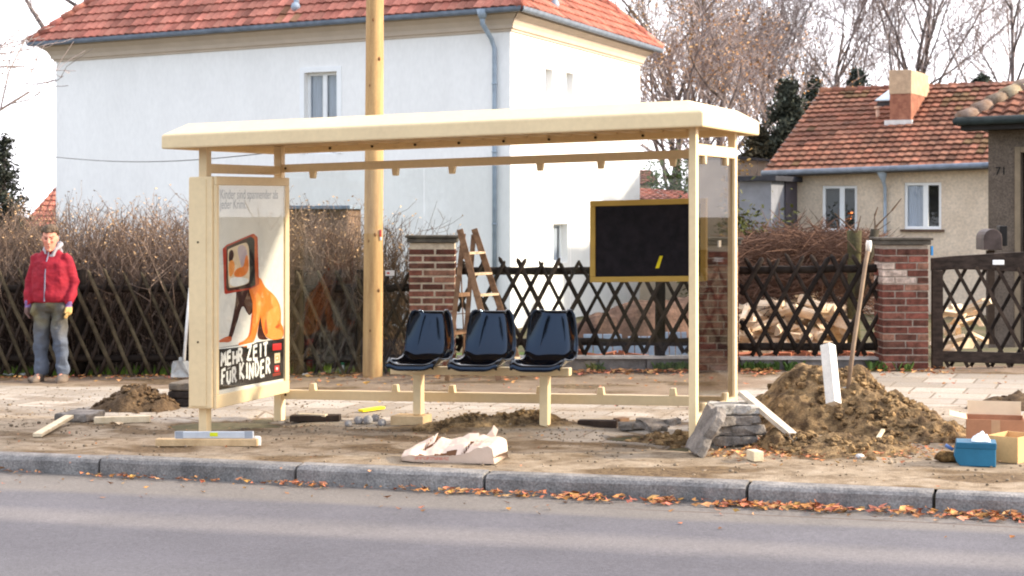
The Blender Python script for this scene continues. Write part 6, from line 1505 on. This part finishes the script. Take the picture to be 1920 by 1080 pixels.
# ------------------------------------------------------------------ stone slabs
def slab(px, py, size, rz, label, seed, lift=0, rot=None, group=None, jag=.03, Y=None, name='paving_slab', mat_=None, ctr=None):
    rnd = random.Random(seed); p = ctr if ctr is not None else onground(px, py); mb = MB(); n = 5
    hx, hy, hz = size[0] / 2, size[1] / 2, size[2] / 2; out = []
    for (xa, ya), (xb, yb) in (((-1, -1), (1, -1)), ((1, -1), (1, 1)), ((1, 1), (-1, 1)), ((-1, 1), (-1, -1))):
        for i in range(n): out.append((lerp(xa, xb, i / n) * hx + rnd.uniform(-jag, jag) * .6, lerp(ya, yb, i / n) * hy + rnd.uniform(-jag, jag) * .6))
    Mx = rot if rot else Matrix.Rotation(rz, 3, 'Z'); k = len(out)
    ce = p + V(0, 0, lift + (hz if ctr is None else 0))
    for zz, sc in ((-1, .96), (-.55, 1.0), (.45, 1.0), (1, .975)):
        for x, y in out: mb.v.append(ce + Mx @ V(x * sc + rnd.uniform(-1, 1) * jag * .18, y * sc + rnd.uniform(-1, 1) * jag * .18, zz * hz + rnd.uniform(-.004, .004)))
    for r_ in range(3):
        for i in range(k): mb.f.append([r_ * k + i, r_ * k + (i + 1) % k, (r_ + 1) * k + (i + 1) % k, (r_ + 1) * k + i]); mb.m.append(0); mb.c.append(None)
    mb.f.append(list(range(k))[::-1]); mb.f.append([3 * k + i for i in range(k)]); mb.m += [0, 0]; mb.c += [None, None]
    o = mb.build(name, mat_ or slab_m, base=p + V(0, 0, lift), bevel=.010, seg=3); return tag(o, label, 'paving slab', group)
pp = onground(1380, 838); sw_ = .345
for i, (dx, sz, rz, lab) in enumerate(((.0, .35, .05, 'bottom grey slab of the rough stack beside the front right post'), (.012, .37, -.12, 'second grey slab from the bottom of the stack beside the front right post'), (-.01, .36, .08, 'third slab up in the rough grey stack beside the front right post'), (.004, .38, -.04, 'topmost slab, crusted white, on the grey stack beside the front right post'))):
    slab(0, 0, (sz, .33, .072), rz + .2, lab, 40 + i, 0, None, 'rough slabs stacked beside the front right post', .05, ctr=V(pp.x + dx, pp.y + .18, gz(pp.x, pp.y) + .04 + i * .075), mat_=M('slab_crusted', (.56, .53, .49), .9, base2=(.16, .145, .13), scale=6, bump=.7, fine=.25) if i == 3 else None)
pl = onground(1310, 856); rot = Matrix.Rotation(R(10), 3, 'Z') @ Matrix.Rotation(R(-62), 3, 'Y')
slab(0, 0, (.36, .30, .075), 0, 'grey slab leaning on edge against the slab stack, next to the front right post', 50, 0, rot, None, .03, ctr=V(pl.x + .055, pl.y + .06, pl.z + .17))
slab(150, 788, (.30, .34, .075), A + .1, 'dark-edged paving slab lying flat left of the small soil mound', 51, .0)
for i, (lab, s_) in enumerate((('lower dark slab of the pair stacked left of the poster case', .40), ('middle dark slab in the stack left of the poster case', .39), ('upper dark slab with a pale top, stacked left of the poster case', .41))):
    q = onground(348, 764); slab(0, 0, (s_, .40, .07), A + .05 * i, lab, 60 + i, 0, None, 'dark slabs stacked left of the poster case', .02, ctr=V(q.x + .05 + .01 * i, q.y + .22, q.z + .035 + i * .073), mat_=M('wet_slab', (.045, .035, .03), .8, .3, 9, .5, fine=.2) if i < 2 else M('slab_pale_top', (.16, .135, .11), .9, .25, 9, .5, fine=.2))
slab(1225, 815, (.20, .17, .05), .3, 'broken pale slab piece tilted at the edge of the hole near the front right post', 70, .05, Matrix.Rotation(.3, 3, 'Z') @ Matrix.Rotation(R(12), 3, 'X'), None, .05)
slab(1255, 812, (.17, .14, .045), -.4, 'broken grey slab piece lying close to the front right post', 71, .06, Matrix.Rotation(-.4, 3, 'Z') @ Matrix.Rotation(R(-10), 3, 'Y'), None, .05)
slab(1190, 806, (.22, .14, .05), .1, 'flat slab fragment on the rim of the hole, beside the dark plank end', 72, .01, None, None, .05)
# dark planks
def bar(p, q, w, h, label, mat_, cat='plank', name='plank', up=None, group=None):
    mb = MB(); mb.beam(p, q, w, h, up, 0); o = mb.build(name, mat_, base=(Vector(p) + Vector(q)) / 2, bevel=.004); return tag(o, label, cat, group)
def og(px, py, l=0): return onground(px, py, l)
bar(og(1085, 794, .03), og(1157, 795, .03), .10, .06, 'short black timber lying behind the hole, right of the bench', wood_dark, 'timber', 'timber')
bar(og(1156, 793, .03), og(1174, 790, .035), .09, .07, 'rust-brown timber stub at the end of the short black timber', M('rust_wood', (.17, .10, .06), .85, .3, 12, .3), 'timber', 'timber')
bar(og(545, 784, .03), og(638, 783, .03), .12, .05, 'dark wet plank lying across the trench behind the poster case', wood_dark)
bar(og(560, 777, .055), og(612, 779, .055), .05, .02, 'thin pale lath on top of the dark wet plank', wood_pale, 'lath', 'lath')
bar(og(676, 770, .02), og(718, 764, .02), .06, .022, 'short bright yellow stick lying behind the bench leg', MATS['yellow_tape'], 'stick', 'stick')
# timber planks on the left
bar(og(177, 788, .03), og(282, 785, .03), .07, .055, 'short pale timber lying in front of the small soil mound', wood_pale)
bar(og(70, 816, .02), og(130, 781, .06), .075, .03, 'pale board lying slantwise with one end on the flat slab at far left', wood_pale, 'board', 'board')
a0, a1 = og(294, 829, .03), og(484, 829, .03); bar(a0, a1, .075, .055, 'pale plank on the sand in front of the poster case, carrying the spirit level', wood_new)
lev = thing('spirit_level', a0.lerp(a1, .6) + V(0, 0, .03), 'grey aluminium spirit level with a yellow vial lying on the pale plank', 'spirit level')
l0, l1 = a0.lerp(a1, .18) + V(0, .005, .055), a0.lerp(a1, .955) + V(0, .005, .055)
mb = MB(); mb.beam(l0, l1, .024, .052); mb.build('bar', M('aluminium', (.56, .60, .66), .4, .1, 5, .03, metal=.35), lev, bevel=.004)
mb = MB(); m_ = l0.lerp(l1, .50); dd = (l1 - l0).normalized(); mb.beam(m_ - dd * .032 + V(0, -.001, .004), m_ + dd * .032 + V(0, -.001, .004), .027, .03); mb.build('vial', M('yellow_vial', (.62, .66, .03), .2, .1, 9, 0), lev, bevel=.003)
for f in (.06, .94):
    mb = MB(); m_ = l0.lerp(l1, f); mb.beam(m_ - dd * .03, m_ + dd * .03, .0255, .054); mb.build('end_cap', M('cap_grey', (.30, .33, .38), .5, .1, 5, 0), lev)
q = og(482, 836); mb = MB(); mb.box(q + V(0, .02, .035), (.045, .06, .07), .4); tag(mb.build('wooden_chip', wood_white, base=q, bevel=.006), 'small white wooden offcut at the right end of the plank with the spirit level', 'offcut')
# cobbles
rnd = random.Random(19)
cob = M('cobble_granite', (.36, .34, .335), .85, base2=(.24, .225, .22), scale=9, bump=.5, fine=.3)
for px, py, s_, lab in ((630, 790, .036, 'small flat grey cobble nearest the dark wet plank'), (653, 800, .042, 'round warm-grey cobble in front of the others near the trench'), (672, 795, .05, 'dark grey cobble in the middle of the cobbles near the trench'), (690, 795, .056, 'largest grey cobble in the row beside the trench'), (704, 790, .045, 'grey cobble half hidden behind the largest one'), (716, 799, .046, 'pale blue-grey cobble at the right end of the row, near the timber block')):
    q = og(px, py); mb = MB(); mb.ball(q + V(0, 0, s_ * .62), (s_, s_ * .85, s_ * .72), 9, 7, 0, None, .12, rnd, Matrix.Rotation(rnd.uniform(0, 3), 3, 'Z')); o = mb.build('cobble', cob, base=q, smooth=True); b_ = o.modifiers.new('s', 'SUBSURF'); b_.levels = b_.render_levels = 1; tag(o, lab, 'cobble', 'grey cobbles beside the trench')
q = og(925, 919, -.125); mb = MB(); mb.ball(q + V(0, 0, .02), (.045, .04, .035), 9, 7, 0, None, .15, rnd); tag(mb.build('pebble', M('pale_pebble', (.55, .53, .52), .85, .15, 9, .4), base=q, smooth=True), 'pale pebble lying in the gutter at a kerb joint below the paper sack', 'pebble')
for px, py, lab in ((1612, 860, 'pale pebble at the foot of the large soil heap'), (1512, 852, 'grey pebble among leaves in front of the leaning plank')):
    q = og(px, py); mb = MB(); mb.ball(q + V(0, 0, .014), (.032, .026, .02), 9, 7, 0, None, .15, rnd); tag(mb.build('pebble', MATS['pale_pebble'] if px > 1600 else cob, base=q, smooth=True), lab, 'pebble')
# timber in and on the big heap
a0, a1 = at(1563, 757, 12.75), at(1552, 647, 12.95)
mb = MB(); mb.beam(a0, a1, .085, .085, (1, -1.1, 0)); tag(mb.build('timber_post', wood_white, base=a0, bevel=.004), 'whitewashed square timber post leaning on the large soil heap', 'timber post')
bar(at(1496, 824, 12.35), at(1391, 736, 12.75), .085, .035, 'grey plank leaning across the left flank of the large soil heap', M('grey_plank', (.56, .49, .40), .8, .2, 9, .2, fine=.1), 'plank', 'plank', (.55, -.6, .6))
bar(at(1646, 822, 12.6), at(1656, 806, 12.7), .03, .02, 'tiny pale wood chip on the face of the large soil heap', wood_pale, 'wood chip', 'wood_chip')
q = og(1418, 867); mb = MB(); mb.box(q + V(0, .06, .04), (.075, .13, .07), .25); tag(mb.build('wooden_block', wood_pale, base=q, bevel=.005), 'small pale timber offcut in front of the slab stack', 'wooden block')
sp_ = thing('spade', at(1594, 712, 13.55), 'long-handled spade stuck upright in the large soil heap, its pale grip at the top', 'spade')
hp_ = [at(1590, 730, 13.5), at(1600, 650, 13.6), at(1612, 570, 13.7), at(1622, 500, 13.8), at(1628, 468, 13.85)]
mb = MB(); mb.tube(hp_, [.019, .018, .017, .017, .018], 10); mb.build('handle', M('spade_handle', (.30, .21, .14), .7, base2=(.20, .14, .10), scale=9, bump=.1), sp_, smooth=True)
mb = MB(); mb.tube([hp_[-1] - V(0, 0, .02), hp_[-1] + V(.004, 0, .04), hp_[-1] + V(.006, 0, .075)], [.022, .026, .020], 10); mb.build('grip', M('pale_grip', (.75, .70, .64), .6, .1, 9, .05), sp_, smooth=True)
mb = MB(); b0 = hp_[0]; mb.prism([(-.09, -.22), (0, -.26), (.09, -.22), (.10, 0), (.02, .02), (-.02, .02), (-.10, 0)], lambda x, z, d: b0 + V(x - z * -.02, d, z - .0), 0, .008); mb.build('blade', MATS['shovel_steel'], sp_, fix=True)

# ------------------------------------------------------------------ torn paper sack
q = og(850, 868); s_c, t_c = st(q.x, q.y)
sack = thing('paper_sack', q, 'torn pale paper sack with faint red print lying flat near the kerb', 'paper sack')
sw2 = .385
rz_ = A + R(5); ca, sa = math.cos(rz_), math.sin(rz_)
def sackxy(u, v): x, y = u * sw2, v; return q.x + x * ca - y * sa, q.y + .16 + x * sa + y * ca
ST = [-1.0, -.93, -.72, -.48, -.12, .2, .45, .62, .86, .97, 1.0]
KF = {1: [.018, .034, .048, .050, .052, .056, .080, .112, .122, .112, .045], 2: [.025, .052, .066, .030, .012, .030, .088, .128, .136, .125, .055], 3: [.03, .058, .085, .074, .092, .118, .125, .135, .148, .13, .06],
      4: [.03, .060, .105, .150, .128, .158, .165, .150, .152, .13, .06]}
VV = {0: -.185, 1: -.205, 2: -.135, 3: -.03, 4: .105, 5: .20}
def kf(a, u):
    for i in range(len(ST) - 1):
        if u <= ST[i + 1] + 1e-9: return lerp(a[i], a[i + 1], sstep(ST[i], ST[i + 1], u) * .5 + .5 * clamp((u - ST[i]) / (ST[i + 1] - ST[i]), 0, 1))
    return a[-1]
mb = MB(); nu, nw = 96, 50; cc = []
for j in range(nw + 1):
    w_ = j / nw * 5; k = min(4, int(w_)); f = w_ - k
    for i in range(nu + 1):
        u = -1 + 2 * i / nu
        z = lambda q_: 0 if q_ in (0, 5) else kf(KF[q_], u)
        zz = lerp(z(k), z(k + 1), f * .5 + .5 * sstep(0, 1, f)); v = lerp(VV[k], VV[k + 1], f)
        sh_u = 1 - .10 * abs(v / .2) * (abs(u) ** 4); v *= 1 - .22 * sstep(-.55, -1, u)
        up = clamp(zz / .05, 0, 1)
        cr_ = .010 * (abs(noise.noise(V(u * 3.4 + v * 6, v * 11 - u * 2, 8))) - .22) + .007 * (abs(noise.noise(V(u * 7, v * 16, 2))) - .2) + .003 * noise.noise(V(u * 15, v * 30, 4))
        slit = (1 - ((u + .24) / .36) ** 2) > 0 and 1.25 + .25 * math.sin(u * 5) < w_ < 2.35 + .25 * math.sin(u * 4 + 1)
        slit2 = abs(u - .30 - (w_ - 2.6) * .09) < .045 and 2.0 < w_ < 3.2
        mouth = abs(u + .56 - (w_ - 3) * .16) < .075 and 2.75 < w_ < 3.95
        if mouth or slit2: zz -= .035
        X, Y = sackxy(u * sh_u + .02 * noise.noise(V(u * 3, v * 9, 20)), v + .016 * noise.noise(V(u * 3, v * 5, 24)))
        mb.v.append(V(X, Y, gz(X, Y) + .004 + zz + cr_ * up)); col_ = (1, 1, 1)
        if slit or slit2: col_ = (.20, .12, .075)
        elif mouth: col_ = (.34, .20, .12)
        elif -.62 < u < .06 and .32 < w_ < .72 and noise.noise(V(u * 30, w_ * 7, 2)) > -.12: col_ = (1.0, .60, .58)
        elif .36 < u < .72 and 2.3 < w_ < 3.3 and noise.noise(V(u * 22, w_ * 5, 5)) > .15: col_ = (1.0, .74, .69)
        cc.append(col_)
for j in range(nw):
    for i in range(nu):
        a = j * (nu + 1) + i; mb.f.append([a, a + 1, a + nu + 2, a + nu + 1]); mb.m.append(0); mb.c.append(cc[a])
for i in (0, nu): mb.f.append([j * (nu + 1) + i for j in range(nw + 1)]); mb.m.append(0); mb.c.append((1, 1, 1))
paper = M('sack_paper', (.66, .51, .41), .8, .07, 6, .25, bscale=14, col=True)
mb.build('bag', paper, sack, smooth=True)
def flap(uvs, name='flap'):
    mb = MB(); P = []
    for u, v, h in uvs: X, Y = sackxy(u, v); P.append(V(X, Y, gz(X, Y) + h))
    n = len(P); c_ = sum(P, V(0, 0, 0)) / n + V(0, -.008, .004)
    mb.add(P + [c_], [(i, (i + 1) % n, n) for i in range(n)], 0, (1, 1, 1)); o = mb.build(name, paper, sack, smooth=False)
    s_ = o.modifiers.new('t', 'SOLIDIFY'); s_.thickness = .003; return o
flap([(.50, .11, .150), (.70, .12, .150), (.74, .14, .20), (.66, .13, .235), (.62, .125, .20)])
flap([(-.52, .02, .09), (-.44, .10, .16), (-.40, .11, .172), (-.42, .04, .11)])
flap([(.02, .06, .13), (.20, .11, .172), (.40, .10, .178), (.44, .02, .135), (.24, .0, .125)])
q2 = og(805, 868); mb = MB(); mb.add([q2 + V(-.03, 0, .005), q2 + V(.035, -.01, .006), q2 + V(.03, .04, .01), q2 + V(-.005, .05, .04)], [(0, 1, 2, 3)], 0, (1, 1, 1)); o = tag(mb.build('paper_scrap', paper, base=q2), 'small triangular paper scrap lying at the front edge of the torn sack', 'paper scrap'); o.modifiers.new('t', 'SOLIDIFY').thickness = .002

# ------------------------------------------------------------------ cardboard boxes and blue case
card = M('brown_cardboard', (.42, .20, .11), .85, .1, 4, .1, fine=.05); card_t = M('tan_cardboard', (.60, .37, .17), .85, .08, 4, .1, fine=.05); card_in = M('pale_cardboard', (.72, .55, .37), .85, .08, 4, .1)
def carton(name, loc, sx_, sy_, sz_, rz, label, mat_, flaps, inner, th=.007):
    root = thing(name, loc, label, 'cardboard box'); Mx = Matrix.Rotation(rz, 3, 'Z'); Lc = Vector(loc); T = lambda x, y, z: Lc + Mx @ V(x, y, z)
    mb = MB(); hx, hy = sx_ / 2, sy_ / 2
    def panel(a, b, c, d, m=0): mb.hexa([T(*p) for p in a] + [T(*p) for p in b], m) if False else None
    def bx(x0, x1, y0, y1, z0, z1): mb.hexa([T(x0, y0, z0), T(x1, y0, z0), T(x1, y1, z0), T(x0, y1, z0), T(x0, y0, z1), T(x1, y0, z1), T(x1, y1, z1), T(x0, y1, z1)])
    bx(-hx, hx, -hy, hy, 0, th); bx(-hx, hx, -hy, -hy + th, th, sz_); bx(-hx, hx, hy - th, hy, th, sz_); bx(-hx, -hx + th, -hy + th, hy - th, th, sz_); bx(hx - th, hx, -hy + th, hy - th, th, sz_)
    body_ = mb.build('carton', mat_, root, bevel=.002)
    for side, l, ang in flaps:
        mb = MB(); ct, s_t = math.cos(R(ang)), math.sin(R(ang))
        if side in 'fb':
            y = -hy if side == 'f' else hy; k = -1 if side == 'f' else 1; p = [(-hx + .01, y, sz_ + .001), (hx - .01, y, sz_ + .001), (hx - .01, y + k * l * ct, sz_ + l * s_t), (-hx + .01, y + k * l * ct, sz_ + l * s_t)]
        else:
            x = -hx if side == 'l' else hx; k = -1 if side == 'l' else 1; p = [(x, -hy + .01, sz_ + .001), (x, hy - .01, sz_ + .001), (x + k * l * ct, hy - .01, sz_ + l * s_t), (x + k * l * ct, -hy + .01, sz_ + l * s_t)]
        mb.add([T(*q) for q in p], [(0, 1, 2, 3)]); o = mb.build('flap', inner, root); o.modifiers.new('t', 'SOLIDIFY').thickness = .005
    return root, T
q = og(1880, 846); bigb, T = carton('cardboard_box', V(q.x + .03, q.y + .30, gz(q.x, q.y)), .40, .34, .205, R(-14), 'large brown cardboard box with its flaps standing open, behind the smaller tan box', card, (('b', .10, 78), ('l', .12, 12), ('r', .13, 50)), card_in)
mb = MB(); mb.hexa([T(-.03, -.1712, .02), T(.03, -.1712, .02), T(.03, -.1702, .02), T(-.03, -.1702, .02), T(-.03, -.1712, .203), T(.03, -.1712, .203), T(.03, -.1702, .203), T(-.03, -.1702, .203)]); mb.build('packing_tape', M('packing_tape', (.50, .30, .17), .3, .1, 6, 0, spec=.4), bigb)
q = og(1893, 868); tanb, T = carton('cardboard_box', V(q.x + .06, q.y + .14, gz(q.x, q.y)), .22, .30, .175, R(-42), 'smaller tan cardboard box without a lid, between the brown box and the blue case', card_t, (), card_in)
mb = MB()
for zz in (.05, .105):
    mb.hexa([T(.112, -.02, zz), T(.112, .03, zz), T(.1125, .03, zz), T(.1125, -.02, zz), T(.112, -.02, zz + .01), T(.112, .03, zz + .01), T(.1125, .03, zz + .01), T(.1125, -.02, zz + .01)])
mb.build('hand_slot', M('slot_brown', (.30, .16, .07), .9, .1, 5, 0), tanb)
q = og(1838, 876); bc = thing('blue_case', V(q.x, q.y + .1, q.z), 'small blue tool case with a white rag on top, in front of the cardboard boxes', 'tool case')
Mx = Matrix.Rotation(R(-14), 3, 'Z'); B0 = Vector(bc.location); T = lambda x, y, z: B0 + Mx @ V(x, y, z)
pr = [(-.105, 0), (.125, 0), (.125, .155), (-.125, .155), (-.135, .125), (-.145, .07), (-.13, .03)]
mb = MB(); mb.prism(pr, lambda x, z, d: T(x, d, z), -.09, .12); mb.build('body', M('blue_paint', (.03, .145, .24), .45, .12, 5, .05), bc, fix=True, bevel=.008)
mb = MB(); mb.hexa([T(-.135, -.094, .118), T(.129, -.094, .118), T(.129, .124, .118), T(-.135, .124, .118), T(-.13, -.094, .160), T(.129, -.094, .160), T(.129, .124, .160), T(-.13, .124, .160)]); mb.build('lid_rim', M('blue_rim', (.025, .12, .205), .45, .12, 5, .05), bc, bevel=.006)
mb = MB(); pts = [T(-.15, -.02, .10), T(-.185, -.02, .12), T(-.20, -.02, .13)]; mb.tube(pts, .012, 8); mb.build('handle', M('blue_handle', (.12, .2, .42), .5, .1, 5, 0), bc, smooth=True)
mb = MB(); rnd = random.Random(3); k = 12; vs = []
for j in range(k + 1):
    for i in range(k + 1):
        u, v = -1 + 2 * i / k, -1 + 2 * j / k; r_ = max(abs(u), abs(v)); p = T(.03 + u * .062, .0 + v * .07, .164 + .042 * max(0, 1 - r_ ** 2) * (1 + 1.2 * noise.noise(V(u * 2.2, v * 2.2, 4))) + .006 * (1 - r_)); vs.append(p)
mb.add(vs, [(j * (k + 1) + i, j * (k + 1) + i + 1, (j + 1) * (k + 1) + i + 1, (j + 1) * (k + 1) + i) for j in range(k) for i in range(k)])
q_ = T(.03, 0, .164); o = tag(mb.build('rag', M('white_rag', (.66, .72, .78), .9, .1, 9, .3), base=q_, smooth=True), 'crumpled whitish rag lying on top of the blue tool case', 'rag')
q = og(1775, 866); mb = MB(); rnd = random.Random(5); mb.ball(q + V(0, 0, .03), (.085, .06, .042), 10, 7, 0, (.8, .7, .5), .2, rnd); tag(mb.build('soil_clod', soil, base=q, smooth=True), 'single mossy clod of soil left of the blue tool case', 'clod')

# ------------------------------------------------------------------ litter
def scrap(px, py, sx_, sy_, label, mat_=None, seed=0):
    q = og(px, py); rnd = random.Random(seed); k = 5; mb = MB(); vs = []
    for j in range(k):
        for i in range(k): vs.append(q + V((i / (k - 1) - .5) * sx_ + rnd.uniform(-.01, .01), (j / (k - 1) - .5) * sy_ + rnd.uniform(-.01, .01), .012 + rnd.random() * .03))
    mb.add(vs, [(j * k + i, j * k + i + 1, (j + 1) * k + i + 1, (j + 1) * k + i) for j in range(k - 1) for i in range(k - 1)]); return tag(mb.build('paper_scrap', mat_ or MATS['white_paper'], base=q, smooth=True), label, 'paper scrap')
scrap(18, 706, .12, .10, 'white paper scrap at the foot of the fence, at the left edge', None, 1); scrap(40, 706, .13, .10, 'white paper scrap just left of the man by the fence', None, 2)
scrap(1052, 707, .20, .12, 'crumpled white sheet on the ground under the right end of the bench', None, 3); scrap(574, 706, .07, .06, 'small white scrap by the fence behind the poster case', None, 4)
scrap(218, 799, .10, .06, 'pale paper scrap in front of the short timber by the small soil mound', MATS['pale_cardboard'], 5); scrap(812, 701, .06, .04, 'tiny white scrap beneath the left end of the bench', None, 6)
rnd = random.Random(101); lv = MB()
def leaf(p, sz, g):
    a = rnd.uniform(0, 6.28); b = rnd.uniform(-.5, .5); x = V(math.cos(a), math.sin(a), b * .5) * sz; y = V(-math.sin(a), math.cos(a), rnd.uniform(-.3, .6)) * sz * .55; u = V(0, 0, sz * rnd.uniform(.1, .5))
    c = (g * rnd.uniform(.9, 1.15), g * rnd.uniform(.65, 1.15), g * rnd.uniform(.6, 1.1))
    lv.add([p - x + u * .5, p - y * .8, p + x * .2, p + x + u, p + y + u * .4, p], [(0, 1, 5), (1, 2, 5), (2, 3, 5), (3, 4, 5), (4, 0, 5)], 0, c)
for i in range(2900):                                   # gutter
    s = rnd.uniform(-4, 9.5); dens = .26 + .74 * sstep(2.0, 5, s) + .3 * noise.noise(V(s * 1.2, 0, 0))
    if rnd.random() > dens * (.35 + 1.3 * sstep(-.25, .35, noise.noise(V(s * 2.6, 3, 0)))): continue
    t = -1.455 - abs(rnd.gauss(0, .055 + .045 * sstep(2.5, 5, s))); X, Y = xy(s, t); leaf(V(X, Y, gz(X, Y) - .117 + rnd.random() * .025), rnd.uniform(.014, .038) * (1 + .35 * sstep(2.5, 5, s)), rnd.uniform(.5, 1.5))
for i in range(90):
    s, t = rnd.uniform(-2, 8), -1.6 - abs(rnd.gauss(0, .35)); X, Y = xy(s, t); leaf(V(X, Y, gz(X, Y) - .118), rnd.uniform(.012, .03), rnd.uniform(.4, 1.2))
def strip(px0, px1, py, sp_, n, sz=(.02, .05)):
    for i in range(n):
        px = rnd.uniform(px0, px1); q = og(px, py + rnd.gauss(0, sp_)); 
        if q.y > fY(q.x) - .08: q.y = fY(q.x) - .08 - rnd.random() * .15; q.z = gz(q.x, q.y)
        leaf(q + V(0, 0, .008 + rnd.random() * .02), rnd.uniform(*sz), rnd.uniform(.5, 1.5))
strip(1060, 1300, 697, 4, 330); strip(1390, 1460, 698, 4, 110); strip(740, 1060, 699, 5, 190); strip(0, 560, 708, 4, 260, (.015, .035)); strip(1610, 1790, 697, 4, 90); strip(560, 700, 706, 5, 80)
strip(540, 1400, 715, 8, 150, (.015, .035)); strip(1380, 1660, 852, 9, 170, (.015, .035)); strip(1400, 1480, 838, 14, 130, (.02, .04)); strip(1640, 1800, 850, 9, 110, (.015, .03)); strip(0, 1900, 800, 45, 260, (.008, .022)); strip(1320, 1420, 855, 4, 60, (.015, .03)); strip(1650, 1920, 712, 12, 30, (.015, .03))
tag(lv.build('leaf_litter', leaf_m), 'brown fallen leaves strewn along the kerb gutter and the foot of the fence', 'fallen leaves', kind='stuff')
# grit and small stones on the dug ground
gr = MB(); rnd = random.Random(55)
for i in range(3600):
    s, t = rnd.uniform(-4, 7.5), rnd.uniform(-1.2, 3.2) if i % 3 else rnd.gauss(.6, .5); X, Y = xy(s, t); k = rnd.uniform(.003, .012) * (1.8 if rnd.random() < .06 else 1); g = rnd.uniform(.5, 1.4)
    gr.ball(V(X, Y, bed(X, Y) + k * .3), (k, k * .8, k * .6), 5, 4, 0, (g, g, g), .2, rnd)
tag(gr.build('grit', M('grit_stone', (.22, .17, .12), .9, .3, 9, .2, col=True), smooth=True), 'small stones and crumbs of soil scattered over the dug pavement', 'grit', kind='stuff')
# green weeds at the foot of the plinths
wd = MB()
for px0, px1, n in ((1100, 1130, 40), (1225, 1300, 120), (1386, 1460, 70), (1470, 1500, 40), (1630, 1712, 100)):
    for i in range(n):
        px = rnd.uniform(px0, px1); q = og(px, 694 + rnd.uniform(-2, 3)); q.y = min(q.y, fY(q.x) - .09); q.z = gz(q.x, q.y); a = rnd.uniform(0, 6.28); l = rnd.uniform(.04, .12); g = rnd.uniform(.5, 1.5)
        e = q + V(math.cos(a) * l * .6, math.sin(a) * l * .4, l); w_ = V(-math.sin(a), math.cos(a), 0) * .010
        wd.add([q - w_, q + w_, q.lerp(e, .6) + w_ * 1.6 + V(0, 0, .02), e, q.lerp(e, .6) - w_ * 1.6 + V(0, 0, .02)], [(0, 1, 2, 3, 4)], 0, (g, g, g))
tag(wd.build('weeds', M('weed_green', (.075, .12, .03), .8, .3, 9, 0, col=True)), 'tufts of green weeds growing along the foot of the plinth walls', 'weeds', kind='stuff')
